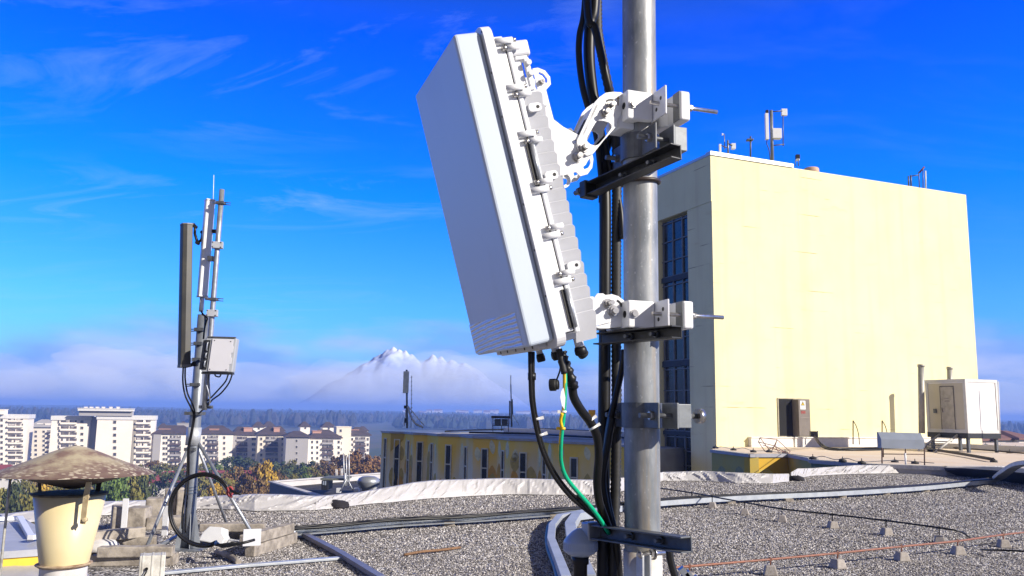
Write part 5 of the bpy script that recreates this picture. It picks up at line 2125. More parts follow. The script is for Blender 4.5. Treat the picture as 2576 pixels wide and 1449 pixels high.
def build_terrace():
    edge = [(1790, 1133), (1886, 1141), (1983, 1148), (2036, 1152), (2040, 1157), (2171, 1167), (2380, 1176), (2600, 1178)]
    dep = [35.2, 31.7, 32.3, 29.6, 28.4, 26.6, 25.6, 25.4]
    P2 = [P(x, y, d) for (x, y), d in zip(edge, dep)]
    t = thing("terrace", "flat tan terrace before the yellow tower, its folded rim painted ochre and olive", "terrace", (P2[2].x, P2[2].y, GZ))
    b = MB()
    L0 = T0 + LXd * 3 - FX * 0.0
    poly = [V((q.x, q.y, TERR)) for q in P2] + [V((34, 25.5, TERR)), V((40, 60, TERR)), T0 + FX * 5 + LXd * 4 + Zv * TERR, T0 + LXd * 0.5 + FX * 0.2 + Zv * TERR]
    b.add(poly, [tuple(range(len(poly)))])
    part("floor", b, terrace_mat, t)
    mats = [olive, ochre, olive, olive, M("green_paint", (0.16, 0.20, 0.12), 0.85), membrane, membrane]
    for i in range(len(P2) - 1):
        a, c = V(P2[i]), V(P2[i + 1])
        w = wall_run(t, [a, c], TERR - 0.002, -6, mats[i], name="rim_wall")
        d = (c - a); d.z = 0; ln = d.length; d.normalize(); n = V((d.y, -d.x, 0))
        b = MB()
        b.box((V((a.x, a.y, 0)) + V((c.x, c.y, 0))) / 2 + Zv * (TERR + 0.05) - n * 0.1, ln + 0.05, 0.32, 0.12, (d, n, Zv))
        part("coping", b, coping_grey if i < 5 else membrane, w)
        if i in (0, 1, 2):
            for f, zc, w_, h_ in (((0.28, -0.75, 0.9, 0.8), (0.74, -0.65, 0.9, 0.8)) if i == 0 else ((0.38, -0.6, 0.85, 0.62), (0.86, -0.75, 0.5, 0.6)) if i == 1 else ()):
                b = MB()
                o = V((a.x, a.y, 0)).lerp(V((c.x, c.y, 0)), f) + Zv * zc + n * 0.003
                b.prism([(w_ * 0.5 * math.cos(k * math.pi / 12), h_ * 0.5 * math.sin(k * math.pi / 12)) for k in range(24)], o, d, Zv, -0.004)
                part("painted_disc", b, M("olive_disc", (0.30, 0.28, 0.13), 0.85) if i == 0 else orange_leaf, w)
    # far pale parapet of the terrace, to the right
    b = MB()
    a, c = P(2240, 1118, 46), P(2640, 1127, 40)
    d = (c - a); d.z = 0; ln = d.length; d.normalize()
    b.box((V((a.x, a.y, 0)) + V((c.x, c.y, 0))) / 2 + Zv * (TERR + 0.12), ln, 0.4, 0.30, (d, V((d.y, -d.x, 0)), Zv))
    part("far_parapet", b, membrane, t)


build_terrace()


def build_mural():
    xs = [962, 984, 1020, 1042, 1076, 1104, 1158, 1192, 1252, 1284, 1352, 1392, 1500, 1620]
    q0 = P(962, 1078, 62.0); q1 = P(1620, 1112, 41.5)
    pts = []
    for i, x in enumerate(xs):
        d = ray(x, 1050)
        # where the sight line meets the straight line q0-q1 in plan
        ax, ay = q1.x - q0.x, q1.y - q0.y
        k = (q0.x * ay - q0.y * ax) / (d.x * ay - d.y * ax)
        p = V((d.x * k, d.y * k, 0))
        o = 0.55 * (1 if i % 2 == 0 else -1)
        if i in (0, len(xs) - 1):
            o = 0
        p *= 1 + (o if i % 2 == 0 else o) / p.y
        pts.append(p)
    t = thing("mural_building", "long low building with zigzag walls, painted leaves and slit windows, left of the pole", "building", (pts[4].x, pts[4].y, GZ))
    zt = 0.02
    mt = M("mural_wall", (0.74, 0.63, 0.40), 0.85, col2=(0.64, 0.55, 0.36), scale=0.35, detail=8)
    tr = mt.node_tree
    bs = prin(mt)
    old = bs.inputs['Base Color'].links[0].from_socket
    g = N(tr, "ShaderNodeNewGeometry")
    sp = N(tr, "ShaderNodeSeparateXYZ")
    L(tr, g.outputs['Position'], sp.inputs[0])
    mp = N(tr, "ShaderNodeMapping")
    mp.inputs['Scale'].default_value = (0.55, 0.55, 0.16)
    L(tr, g.outputs['Position'], mp.inputs[0])
    nz = N(tr, "ShaderNodeTexNoise", i_Scale=1.0, i_Detail=4.0)
    L(tr, mp.outputs[0], nz.inputs['Vector'])
    zz = mathn(tr, 'ADD', mathn(tr, 'MULTIPLY', nz.outputs[0], 7.0), sp.outputs[2])
    f = ramp(tr, mathn(tr, 'DIVIDE', mathn(tr, 'ADD', zz, 0.8), 6.0), [(0.28, (0, 0, 0)), (0.62, (0.9, 0.9, 0.9))])
    # three overlapping washes of ochre, as painted
    n2 = N(tr, "ShaderNodeTexNoise", i_Scale=0.22, i_Detail=2.0)
    L(tr, g.outputs['Position'], n2.inputs['Vector'])
    oc = mixc(tr, ramp(tr, n2.outputs[0], [(0.42, (0, 0, 0)), (0.6, (1, 1, 1))]), (0.86, 0.52, 0.035), (0.80, 0.56, 0.05))
    L(tr, mixc(tr, f, old, oc), bs.inputs['Base Color'])
    wall_run(t, pts, zt, -14, mt, 0.5)
    # body and roof deck
    b = MB()
    back = [V((q.x + 9.0, q.y + 9.5, 0)) for q in pts]
    ring = [q + V((0.25, 0.25, 0)) for q in pts] + back[::-1]
    n = len(ring)
    b.add([V((q.x, q.y, -14)) for q in ring] + [V((q.x, q.y, zt - 0.06)) for q in ring], [tuple(range(n, 2 * n))] + [(i, (i + 1) % n, n + (i + 1) % n, n + i) for i in range(n)])
    part("roof", b, M("pale_roofing", (0.42, 0.40, 0.38), 0.8, col2=(0.20, 0.19, 0.19), scale=0.25, detail=8), t)
    b = MB()
    for a, c in zip(pts[:-1], pts[1:]):
        d = (c - a); ln = d.length; d.normalize(); nn = V((d.y, -d.x, 0))
        b.box((a + c) / 2 + Zv * (zt + 0.06) - nn * 0.12, ln + 0.08, 0.42, 0.13, (d, nn, Zv))
    part("coping", b, coping_grey, t)
    b = MB()
    a, c = back[0], back[-1]
    d = (c - a); ln = d.length; d.normalize(); nn = V((d.y, -d.x, 0))
    b.box((a + c) / 2 + Zv * (zt + 0.12), ln, 0.35, 0.34, (d, nn, Zv))
    part("far_parapet", b, membrane, t)
    # windows: wide on the frontal facets, narrow on the others
    fr = M("slit_frame", (0.66, 0.62, 0.48), 0.7)
    for i in range(len(pts) - 1):
        a, c = pts[i], pts[i + 1]
        d = (c - a); ln = d.length; d.normalize(); nn = V((d.y, -d.x, 0))
        wide = i % 2 == 1
        if i == len(pts) - 2:
            continue
        w = min(0.36 if wide else 0.40, ln * 0.34)
        o = a.lerp(c, 0.5)
        b = MB()
        z1, z0 = -0.42 - 0.03 * i, -5.2
        b.cur = 0
        b.box(o + Zv * ((z0 + z1) / 2) + nn * 0.0, w, 0.03, z1 - z0, (d, nn, Zv))
        win = part("window", b, dark_glass, t)
        b = MB()
        k = 0.075
        for sx in (-1, 1):
            b.box(o + d * sx * (w / 2 + k / 2) + Zv * ((z0 + z1) / 2) + nn * 0.02, k, 0.08, z1 - z0 + 2 * k, (d, nn, Zv))
        for z in (z1 + k / 2, z0 - k / 2, -1.75, -4.0):
            b.box(o + Zv * z + nn * 0.019, w, 0.076, k, (d, nn, Zv))
        part("frame", b, fr, win)
    # painted leaves
    r = random.Random(11)
    for nm, mat_, cnt, za, zb, hs in (("pale_leaf", pale_leaf, 18, -1.1, -0.45, (0.7, 1.1)), ("ochre_leaf", M("dark_leaf_paint", (0.66, 0.34, 0.05), 0.85), 26, -3.8, -2.1, (1.0, 1.7)), ("olive_leaf", M("olive_leaf_paint", (0.50, 0.37, 0.10), 0.85), 22, -4.2, -1.2, (0.9, 1.6))):
        b = MB()
        for k in range(cnt):
            i = r.randrange(1, len(pts) - 2)
            a, c = pts[i], pts[i + 1]
            d = (c - a); ln = d.length; d.normalize(); nn = V((d.y, -d.x, 0))
            h = r.uniform(*hs); w = h * r.uniform(0.42, 0.6)
            if w > ln * 0.42:
                w = ln * 0.42
            side = r.choice((0.20, 0.80))
            ang = r.uniform(-0.25, 0.25)
            ux = d * math.cos(ang) + Zv * math.sin(ang); uz = Zv * math.cos(ang) - d * math.sin(ang)
            b.prism(leaf_shape(w, h), a.lerp(c, side) + Zv * r.uniform(za, zb) + nn * (0.004 + 0.0007 * k), ux, uz, -0.004)
        part(nm, b, mat_, t, sp=True)
    # patch of sunlight painted in ochre on the facet at the far left corner
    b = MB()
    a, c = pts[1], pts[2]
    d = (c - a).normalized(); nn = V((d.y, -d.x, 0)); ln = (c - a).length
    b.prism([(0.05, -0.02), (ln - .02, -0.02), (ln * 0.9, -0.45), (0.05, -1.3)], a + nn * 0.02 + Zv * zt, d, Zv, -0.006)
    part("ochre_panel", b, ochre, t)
    return pts, back


MPTS, MBACK = build_mural()


# ------------------------------------------------------------------ small masts and fittings on the roofs beyond
def pole_px(b, x0, y0, x1, y1, Y, rpx, n=8):
    b.tube([P(x0, y0, Y), P(x1, y1, Y)], px_r(rpx, Y), n)


def box_px(b, x0, y0, x1, y1, Y, d):
    a, c = P(x0, y0, Y), P(x1, y1, Y)
    b.box((a + c) / 2 + Yv * d / 2, abs(c.x - a.x), d, abs(c.z - a.z))


def rig(name, label, cat, base, items, group=None):
    """items: (part name, material, list of shapes)"""
    t = thing(name, label, cat, base, group)
    for nm, mat_, shapes in items:
        for s in shapes:
            b = MB()
            if s[0] == 'p':
                pole_px(b, *s[1:])
            elif s[0] == 'b':
                box_px(b, *s[1:])
            elif s[0] == 't':
                b.tube(smooth([P(x, y, s[1]) for x, y in s[3]], 5), px_r(s[2], s[1]), 6)
            part(nm, b, mat_, t, 0.01 if s[0] == 'b' else 0)
    return t


Yr = 44.5
rig("roof_mast", "tallest tower roof mast, with slim panel, white box and square panel on an arm", "mast", P(1943, 415, Yr), [
    ("pole", mast_zinc, [('p', 1943, 412, 1940, 278, Yr, 4.5)]),
    ("panel", white_paint, [('b', 1925, 284, 1935, 350, Yr - .2, 0.2)]),
    ("radio_box", white_paint, [('b', 1944, 322, 1967, 347, Yr - .2, 0.35)]),
    ("square_panel", white_paint, [('b', 1966, 273, 1981, 290, Yr, 0.15)]),
    ("arm", dark_steel, [('p', 1942, 281, 1968, 279, Yr, 1.6), ('p', 1943, 366, 1973, 363, Yr, 1.6), ('p', 1970, 290, 1970, 368, Yr, 1.4)]),
    ("lead", black_plastic, [('t', Yr - .1, 1.2, [(1930, 350), (1929, 362), (1934, 375), (1937, 395), (1937, 412)])]),
    ("cap", black_plastic, [('b', 1927, 276, 1934, 284, Yr - .2, 0.15)])])
rig("roof_mast", "cluster of two short poles with a small white panel at the tower roof corner", "mast", P(1830, 392, 43.5), [
    ("pole", mast_zinc, [('p', 1832, 391, 1831, 353, 43.5, 2.6), ('p', 1823, 376, 1822, 337, 43.6, 1.2)]),
    ("panel", white_paint, [('b', 1809, 362, 1815, 389, 43.4, 0.15), ('b', 1840, 360, 1851, 374, 43.5, 0.2)]),
    ("arm", dark_steel, [('p', 1814, 366, 1831, 372, 43.5, 1.6), ('p', 1832, 362, 1842, 366, 43.5, 2.5)]),
    ("wind_cup", white_paint, [('b', 1816, 335, 1820, 340, 43.6, 0.08)])])
rig("lightning_mast", "single dark pole with disc top on the tower roof, left of its tallest mast", "mast", P(1888, 400, 43.5), [
    ("pole", dark_steel, [('p', 1888, 400, 1888, 343, 43.5, 2.3)]), ("disc", dark_steel, [('b', 1880, 348, 1896, 352, 43.4, 0.3)])])
rig("roof_camera", "little dark-headed post on the tower roof, right of the tallest mast", "post", P(2007, 418, 45), [
    ("post", dark_steel, [('p', 2009, 418, 2008, 400, 45, 1.2), ('p', 2001, 418, 2001, 403, 45, 1.0)]), ("head", black_plastic, [('b', 2003, 388, 2013, 399, 45, 0.2)]), ("base", white_paint, [('b', 2004, 399, 2012, 403, 45, 0.2)])])
b = MB()
q = P(2041, 432, 45.5)
b.lathe(q - Zv * 0.4, [(0.42, 0), (0.42, 0.50), (0.39, 0.58), (0.30, 0.62), (0.001, 0.63)], 24)
solo("roof_fan", b, M("terracotta_fan", (0.50, 0.33, 0.24), 0.7, amt=0.2), "squat brownish round roof fan on the tower roof edge", "fan")
rig("roof_mast", "small dark antenna frame with a pale stick at the right end of the tower roof", "mast", P(2300, 468, 48), [
    ("pole", dark_steel, [('p', 2286, 468, 2285, 443, 48, 2.0), ('p', 2292, 468, 2291, 441, 48, 2.2), ('p', 2313, 472, 2311, 432, 48, 1.3), ('p', 2322, 474, 2322, 425, 48, 1.3)]),
    ("arm", dark_steel, [('p', 2293, 443, 2312, 440, 48, 1.4)]), ("yagi", M("dark_red", (0.12, 0.02, 0.03), 0.6), [('p', 2313, 434, 2325, 420, 48, 2.2)]),
    ("stick_antenna", white_paint, [('p', 2329, 474, 2328, 430, 48, 2.0)])])

# on the mural building
Ym = 56.0
rig("roof_mast", "small mast with one tall slim panel on the left end of the mural building's roof", "mast", P(1022, 1076, Ym), [
    ("pole", mast_zinc, [('p', 1024, 1077, 1023, 930, Ym, 2.6)]), ("panel", M("pale_panel", (0.66, 0.70, 0.66), 0.5), [('b', 1015, 934, 1022, 989, Ym - .2, 0.15), ('b', 1023, 934, 1027, 989, Ym - .2, 0.15)]),
    ("cable_duct", galv_pale, [('t', Ym - .4, 2.6, [(1026, 1022), (1033, 1045), (1045, 1065), (1065, 1075)])]), ("stay", white_paint, [('p', 1026, 1022, 1068, 1071, Ym - .2, 1.4), ('p', 1021, 1030, 1017, 1072, Ym, 1.2)]),
    ("junction", black_plastic, [('b', 1016, 1020, 1022, 1028, Ym - .3, 0.2), ('b', 1017, 1052, 1021, 1064, Ym - .3, 0.2)])])
rig("spiral_aerial", "thin rung-like aerial standing just right of the slim-panel mast", "aerial", P(1034, 1076, Ym), [
    ("stick", galv, [('p', 1034, 1076, 1035.5, 945, Ym, 0.7)]), ("rung", galv, [('p', 1033.2 - .0 + (1076 - y) * 0.0, y, 1037.5, y - 2, Ym, 0.9) for y in range(950, 1060, 11)])])
rig("roof_mast", "thin stepped whip mast in the middle of the mural building's roof", "mast", P(1286, 1076, 54), [
    ("pole", mast_zinc, [('p', 1287, 1074, 1286, 1010, 54, 2.2), ('p', 1286, 1012, 1285, 968, 54, 1.5), ('p', 1285, 970, 1285, 944, 54, 1.0)]),
    ("side_pole", mast_zinc, [('p', 1282, 1046, 1282, 1008, 54, 1.6), ('p', 1290, 1042, 1289, 1004, 54, 1.2)]),
    ("stay", galv, [('p', 1288, 1040, 1306, 1070, 54, 0.7), ('p', 1284, 1045, 1279, 1074, 53.5, 0.7)])])
rig("equipment_shelter", "dark shelter with a pitched roof and two units beside the whip mast", "shelter", P(1258, 1083, 51), [
    ("roof", black_steel, [('b', 1236, 1046, 1284, 1053, 51, 0.9)]), ("unit", dark_steel, [('b', 1244, 1054, 1260, 1070, 51.4, 0.5), ('b', 1262, 1054, 1277, 1070, 51.4, 0.5)]),
    ("leg", M("rust_leg", (0.12, 0.07, 0.05), 0.7), [('p', 1240, 1050, 1240, 1086, 51, 0.9), ('p', 1279, 1050, 1279, 1086, 51, 0.9), ('p', 1262, 1070, 1262, 1084, 51.5, 0.9)]), ("tray", black_steel, [('b', 1240, 1070, 1280, 1072, 51.2, 0.6)])])
rig("warning_lamp", "orange obstruction lamp on a post seen between the cables", "lamp", P(1490, 1068, 46), [
    ("lens", M("orange_lens", (0.95, 0.48, 0.01), 0.3), [('b', 1481, 1031, 1498, 1050, 46, 0.3)]), ("post", dark_steel, [('p', 1490, 1050, 1490, 1090, 46, 1.5)]), ("arm", galv_pale, [('p', 1472, 1072, 1490, 1052, 46, 0.9)])])
# flat black cable bundles lying on the mural roof
for k, (lab, ptsx) in enumerate((("upper black cable bundle on the mural building's roof", [(1120, 1086, 52), (1200, 1082, 52), (1290, 1081, 52), (1380, 1080, 50), (1470, 1084, 48), (1570, 1090, 46)]),
                                 ("lower black cable bundle on the mural building's roof", [(1180, 1088.5, 50), (1260, 1090, 49), (1340, 1092, 48), (1420, 1097, 46), (1500, 1101, 45), (1570, 1102, 44)]))):
    b = MB()
    for j in range(3):
        b.tube(smooth([V((p.x, p.y + j * 0.25, 0.12)) for p in [PZ(x, y, 0.10) for x, y, d in ptsx]], 4), 0.06, 6)
    solo("cable_bundle", b, black_plastic, lab, "cables", "cable bundles on the mural building's roof")


# ------------------------------------------------------------------ container, hood and clutter on the terrace
def build_container():
    N0 = P(2427, 953, 38.6)
    zt = N0.z
    zb = P(2440, 1090, 38.6).z
    dl = LXd; dr = FX
    o = V((N0.x, N0.y, 0))
    # lengths from the sight lines of the two far corners
    def along(x, y, d):
        n = V((d.y, -d.x, 0))
        q = PL(x, y, o, n)
        return (q - o).dot(d)
    ll, lr = along(2326, 960, dl), along(2508, 952, dr)
    t = thing("site_container", "white cabin container raised on legs beside the tower, its cream door side in shade", "container", (o.x, o.y, TERR))
    cream = M("container_cream", (0.50, 0.46, 0.36), 0.6, amt=0.08, scale=1)  # cream darkened to carry the shade of the door side
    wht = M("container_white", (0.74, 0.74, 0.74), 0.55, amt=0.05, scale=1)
    def bx(b, s0, s1, u0, u1, z0, z1):     # s along dr, u along dl
        b.hexa([o + dr * s + dl * u + Zv * z for z in (z0, z1) for s, u in ((s0, u0), (s1, u0), (s1, u1), (s0, u1))])
    b = MB(); bx(b, 0.03, lr - .03, 0.03, ll - .03, zb + .05, zt - .05)
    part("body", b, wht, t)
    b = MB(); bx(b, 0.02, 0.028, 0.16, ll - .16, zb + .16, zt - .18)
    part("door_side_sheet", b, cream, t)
    b = MB()
    k = 0.14
    for s0, s1, u0, u1 in ((0, k, 0, k), (lr - k, lr, 0, k), (0, k, ll - k, ll), (lr - k, lr, ll - k, ll)):
        bx(b, s0, s1, u0, u1, zb, zt)
    for z0, z1 in ((zb - .002, zb + .14), (zt - .14, zt + .002)):
        bx(b, -.002, lr + .002, -.002, k * .9, z0, z1); bx(b, -.003, k * .9, k * .9, ll, z0, z1); bx(b, lr - k * .9, lr + .003, k * .9, ll, z0, z1)
    part("frame", b, M("container_frame", (0.56, 0.56, 0.55), 0.6, amt=0.1), t)
    b = MB(); bx(b, 0.0, 0.019, ll * .30, ll * .62, zb + .18, zt - .35)
    d_ = part("door", b, M("container_door", (0.46, 0.42, 0.33), 0.6), t)
    b = MB(); bx(b, -0.01, 0.018, ll * .29, ll * .30, zb + .15, zt - .32); bx(b, -0.01, 0.018, ll * .62, ll * .63, zb + .15, zt - .32); bx(b, -0.012, 0.017, ll * .29, ll * .63, zt - .35, zt - .31)
    part("door_trim", b, M("dark_trim", (0.14, 0.13, 0.11), 0.7), d_)
    b = MB(); bx(b, -0.05, 0.0, ll * .585, ll * .60, zb + .95, zb + 1.15)
    part("handle", b, bolt_steel, d_)
    b = MB(); bx(b, -0.05, 0.018, ll * .74, ll * .80, zb + .9, zb + 1.1)
    part("socket_box", b, dark_steel, t)
    b = MB(); bx(b, -0.004, 0.0, ll * .42, ll * .54, zb + 1.55, zb + 1.62); bx(b, -0.004, 0.0, ll * .40, ll * .52, zb + 1.42, zb + 1.50)
    part("notice", b, M("faded_notice", (0.36, 0.33, 0.28), 0.7, amt=0.4, scale=30), d_, sp=True)
    b = MB(); bx(b, -.02, lr, 0.0, ll, zb - .24, zb - .003)
    part("base_beam", b, black_steel, t)
    for s, u in ((0.15, 0.15), (lr - .15, 0.15), (0.15, ll - .15), (lr - .15, ll - .15)):
        b = MB(); bx(b, s - .06, s + .06, u - .06, u + .06, TERR, zb - .24)
        part("leg", b, dark_steel, t)
    b = MB()
    b.cyl(P(2511, 960, 38.6), P(2516, 1090, 38.6), 0.025, n=8)
    part("corner_pipe", b, white_paint, t)
    # stair up to the door
    b = MB()
    for i in range(4):
        f = i / 3
        bx(b, -0.35 - (1 - f) * 0.95, -0.05 - (1 - f) * 0.95, ll * .25, ll * .66, TERR + .1 + (zb - TERR - .35) * f, TERR + .14 + (zb - TERR - .35) * f)
    part("step", b, dark_steel, t, sp=True)
    b = MB()
    for u in (ll * .24, ll * .67):
        b.tube([o + dr * -1.5 + dl * u + Zv * (TERR + .02), o + dr * -.05 + dl * u + Zv * (zb - .1)], 0.06, 4)
    part("stringer", b, M("pale_stringer", (0.5, 0.49, 0.46), 0.6), t, sp=True)
    return o, zt


build_container()
g5 = "exhaust pipes beside the container"
for lab, x, y0, y1, Y, r in (("tall shaded exhaust pipe rising left of the white container", 2317, 917, 1090, 40.0, 7.5), ("shorter exhaust pipe sticking up behind the roof of the white container", 2389, 923, 1020, 44.0, 6.5)):
    b = MB()
    b.tube([P(x + 2, y1, Y), P(x, y0 + 3, Y)], px_r(r, Y), 18)
    b.tube([P(x, y0 + 6, Y), P(x, y0, Y)], px_r(r * 1.15, Y), 18)
    solo("exhaust_pipe", b, M("pipe_grey", (0.34, 0.33, 0.29), 0.5, 0.2, amt=0.2), lab, "pipe", g5)


def build_hood():
    Y = 27.0
    t = thing("equipment_hood", "blue-grey folded sheet hood on four rusty legs at the terrace edge", "hood", PZ(2270, 1170, TERR))
    b = MB()
    a, c = P(2214, 1087, Y), P(2330, 1087, Y)
    y1, y2 = P(2216, 1105, Y - .25), P(2216, 1128, Y - .25)
    w = c.x - a.x
    prof = [(0, a.z), (0.0, y2.z), (-0.30, y2.z), (-0.30, y1.z), (-0.08, a.z)]
    m0 = [V((a.x, a.y + q[0] * 1.0 + 0.25, q[1])) for q in prof]
    m1 = [V((a.x + w, a.y + q[0] + 0.45, q[1] - 0.02)) for q in prof]
    n = len(prof)
    b.add(m0 + m1, [tuple(range(n)), tuple(range(n, 2 * n))[::-1]] + [(i, n + i, n + (i + 1) % n, (i + 1) % n) for i in range(n)])
    part("hood", b, M("blue_grey_sheet", (0.20, 0.23, 0.29), 0.5, amt=0.15, scale=2), t)
    rl = M("rusty_leg", (0.10, 0.055, 0.04), 0.8, amt=0.4, scale=20)
    for x, yb, Yl in ((2219, 1170, 26.9), (2326, 1172, 26.9), (2222, 1150, 27.8), (2278, 1152, 27.8)):
        b = MB()
        b.tube([P(x - .5, 1126, Yl), P(x, yb, Yl)], 0.022, 4)
        part("leg", b, rl, t)
    b = MB()
    b.tube([P(2219, 1142, 26.9), P(2326, 1143, 26.9)], 0.015, 4)
    part("brace", b, rl, t)
    b = MB()
    b.tube([P(2277, 1140, 26.8), P(2279, 1173, 26.8)], 0.03, 6)
    part("white_leg", b, white_paint, t)


build_hood()


def wire_frame():
    Y = 34.0
    t = thing("wire_frame", "tipped-over brown wire frame lying by the plinth of the yellow tower", "frame", P(1945, 1140, Y))
    mt = M("rust_wire", (0.22, 0.12, 0.10), 0.7)
    F = [[(1912, 1101), (1955, 1106), (1950, 1122), (1908, 1112), (1912, 1101)], [(1955, 1106), (1988, 1136), (1982, 1142), (1950, 1122)], [(1920, 1120), (1986, 1142)], [(1912, 1101), (1940, 1138), (1955, 1106)], [(1908, 1112), (1925, 1136), (1950, 1122), (1960, 1140)]]
    for i, f in enumerate(F):
        b = MB()
        pts = [P(x, y, Y + (0.5 if k % 2 else -.3)) for k, (x, y) in enumerate(f)]
        for a, c in zip(pts[:-1], pts[1:]):
            b.tube([a, c], 0.016, 5)
        part("wire", b, mt, t)


wire_frame()
# feet and lines of the lightning protection on the terrace
foot_m = M("black_foot", (0.03, 0.03, 0.03), 0.7, amt=0.3)
k = 0
for x, y in ((1800, 1128), (1845, 1133), (1895, 1138), (1935, 1138), (2045, 1155), (2120, 1162), (2168, 1167), (2251, 1163), (2302, 1167), (2433, 1118), (2480, 1121), (2517, 1126), (2555, 1128), (2500, 1163), (2540, 1140), (1975, 1141), (2380, 1112), (2340, 1136)):
    q = PZ(x, y, TERR + (0.11 if k < 7 else 0.0))
    b = MB()
    b.lathe(q, [(0.13, 0), (0.12, 0.07), (0.05, 0.09), (0.015, 0.10), (0.012, 0.17)], 10)
    solo("conductor_support", b, foot_m, "black rubber conductor foot on the terrace, %s in order from the left" % nth(sorted([1800, 1845, 1895, 1935, 2045, 2120, 2168, 2251, 2302, 2433, 2480, 2517, 2555, 2500, 2540, 1975, 2380, 2340]).index(x)), "foot", "black conductor feet on the terrace")
    k += 1


def ground_line(name, label, cat, pts, r, mat, group=None, n=8):
    b = MB().tube(smooth([PZ(x, y, z) for x, y, z in pts], 5), r, n)
    return solo(name, b, mat, label, cat, group)


ground_line("cable_run", "black cable run from the tower wall box across to the container", "cable", [(2048, 1092, 0.9), (2056, 1105, 0.6), (2070, 1120, 0.3), (2100, 1129, 0.2), (2200, 1127, 0.2), (2330, 1124, 0.2), (2460, 1120, 0.2)], 0.05, black_plastic)
ground_line("cable_run", "second, lower black cable run from the tower wall box", "cable", [(2046, 1094, 0.9), (2060, 1116, 0.4), (2080, 1129, 0.2), (2130, 1132, 0.2), (2220, 1131, 0.2)], 0.04, black_plastic)
b = MB(); q = PZ(2046, 1092, 0.9); b.box(q, 0.28, 0.2, 0.25)
solo("wall_box", b, black_plastic, "small black box on the tower plinth where the cable runs start", "box", None, 0.01)
for lab, pts in (("long dark timber-like duct lying slantwise on the terrace, upper one", [(2330, 1128, .25), (2420, 1142, .25), (2500, 1156, .25)]), ("black line on feet crossing the right of the terrace, upper one", [(2335, 1116, .25), (2450, 1121, .25), (2600, 1131, .25)]),
                 ("black line on feet crossing the right of the terrace, lower one", [(2350, 1122, .22), (2450, 1130, .22), (2600, 1142, .22)])):
    ground_line("duct", lab, "duct", pts, 0.06 if "timber" in lab else 0.035, M("dark_timber", (0.06, 0.045, 0.035), 0.8, amt=0.3), "lines on the terrace", 4)
for lab, pts in (("thin looping wire along the orange rim of the terrace", [(1795, 1129, .35), (1815, 1124, .5), (1845, 1130, .3), (1870, 1127, .4), (1895, 1134, .3), (1935, 1135, .3), (2040, 1150, .3)]),
                 ("thin looping wire along the green rim of the terrace", [(2046, 1152, .3), (2070, 1148, .4), (2100, 1156, .3), (2130, 1153, .4), (2168, 1162, .3), (2250, 1158, .3), (2310, 1162, .3), (2350, 1165, .3)])):
    ground_line("loose_wire", lab, "wire", pts, 0.012, dark_steel, "thin wires on the terrace rim", 5)
for lab, x, y0, y1 in (("short dark vent stub standing before the tower wall", 2057, 1084, 1103), ("thin brown bracket leaning on the tower wall, left of the hood", 2146, 1058, 1118), ("thicker dark bracket on the tower wall behind the hood", 2219, 1058, 1090)):
    t_ = 42.5
    b = MB()
    b.tube([P(x, y1, t_), P(x, y0, t_)], 0.03, 6)
    if y0 < 1080:
        b.tube(smooth([P(x, y0, t_), P(x + 8, y0 + 14, t_), P(x + 14, y0 + 36, t_ - .2), P(x + 16, y1, t_ - .5)], 4), 0.022, 6)
    solo("wall_bracket", b, M("brown_bracket", (0.20, 0.13, 0.07), 0.8) if x > 2100 else dark_steel, lab, "bracket")

# navy upstand in place of shade at the right edge, tray climbing over it
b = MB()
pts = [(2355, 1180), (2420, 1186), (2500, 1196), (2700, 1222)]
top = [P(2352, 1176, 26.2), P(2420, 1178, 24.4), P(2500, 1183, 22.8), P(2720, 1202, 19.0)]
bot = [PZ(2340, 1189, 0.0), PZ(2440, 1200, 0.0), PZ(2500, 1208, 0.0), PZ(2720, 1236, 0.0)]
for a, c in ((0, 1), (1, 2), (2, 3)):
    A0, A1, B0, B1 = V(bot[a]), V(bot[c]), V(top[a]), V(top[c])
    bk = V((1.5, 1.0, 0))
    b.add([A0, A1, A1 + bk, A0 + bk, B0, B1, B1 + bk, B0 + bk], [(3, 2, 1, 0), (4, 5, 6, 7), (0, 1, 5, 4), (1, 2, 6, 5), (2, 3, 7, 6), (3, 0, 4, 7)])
solo("bitumen_upstand", b, M("navy_shade", (0.035, 0.045, 0.085), 0.75, amt=0.3, scale=2), "low navy upstand standing in for shade at the right edge under the cable tray", "upstand")


# ------------------------------------------------------------------ trays, conductors and feet on the gravel
tray_m = M("tray_zinc", (0.46, 0.49, 0.52), 0.45, 0.35, col2=(0.36, 0.39, 0.43), scale=6)


def strip_path(b, pts, w, h, up=Zv):
    """rectangular section along a line, w sideways and h high, standing on the given points"""
    vs, fs = [], []
    n = len(pts)
    for i, q in enumerate(pts):
        d = (pts[min(i + 1, n - 1)] - pts[max(i - 1, 0)]); d.z = 0
        d.normalize()
        s = Zv.cross(d)
        for sx, z in ((-1, 0), (1, 0), (1, h), (-1, h)):
            vs.append(q + s * (sx * w / 2) + Zv * z)
    for i in range(n - 1):
        k = i * 4
        for j in range(4):
            fs.append((k + j, k + (j + 1) % 4, k + 4 + (j + 1) % 4, k + 4 + j))
    fs += [(3, 2, 1, 0), (n * 4 - 4, n * 4 - 3, n * 4 - 2, n * 4 - 1)]
    b.add(vs, [f[::-1] for f in fs])


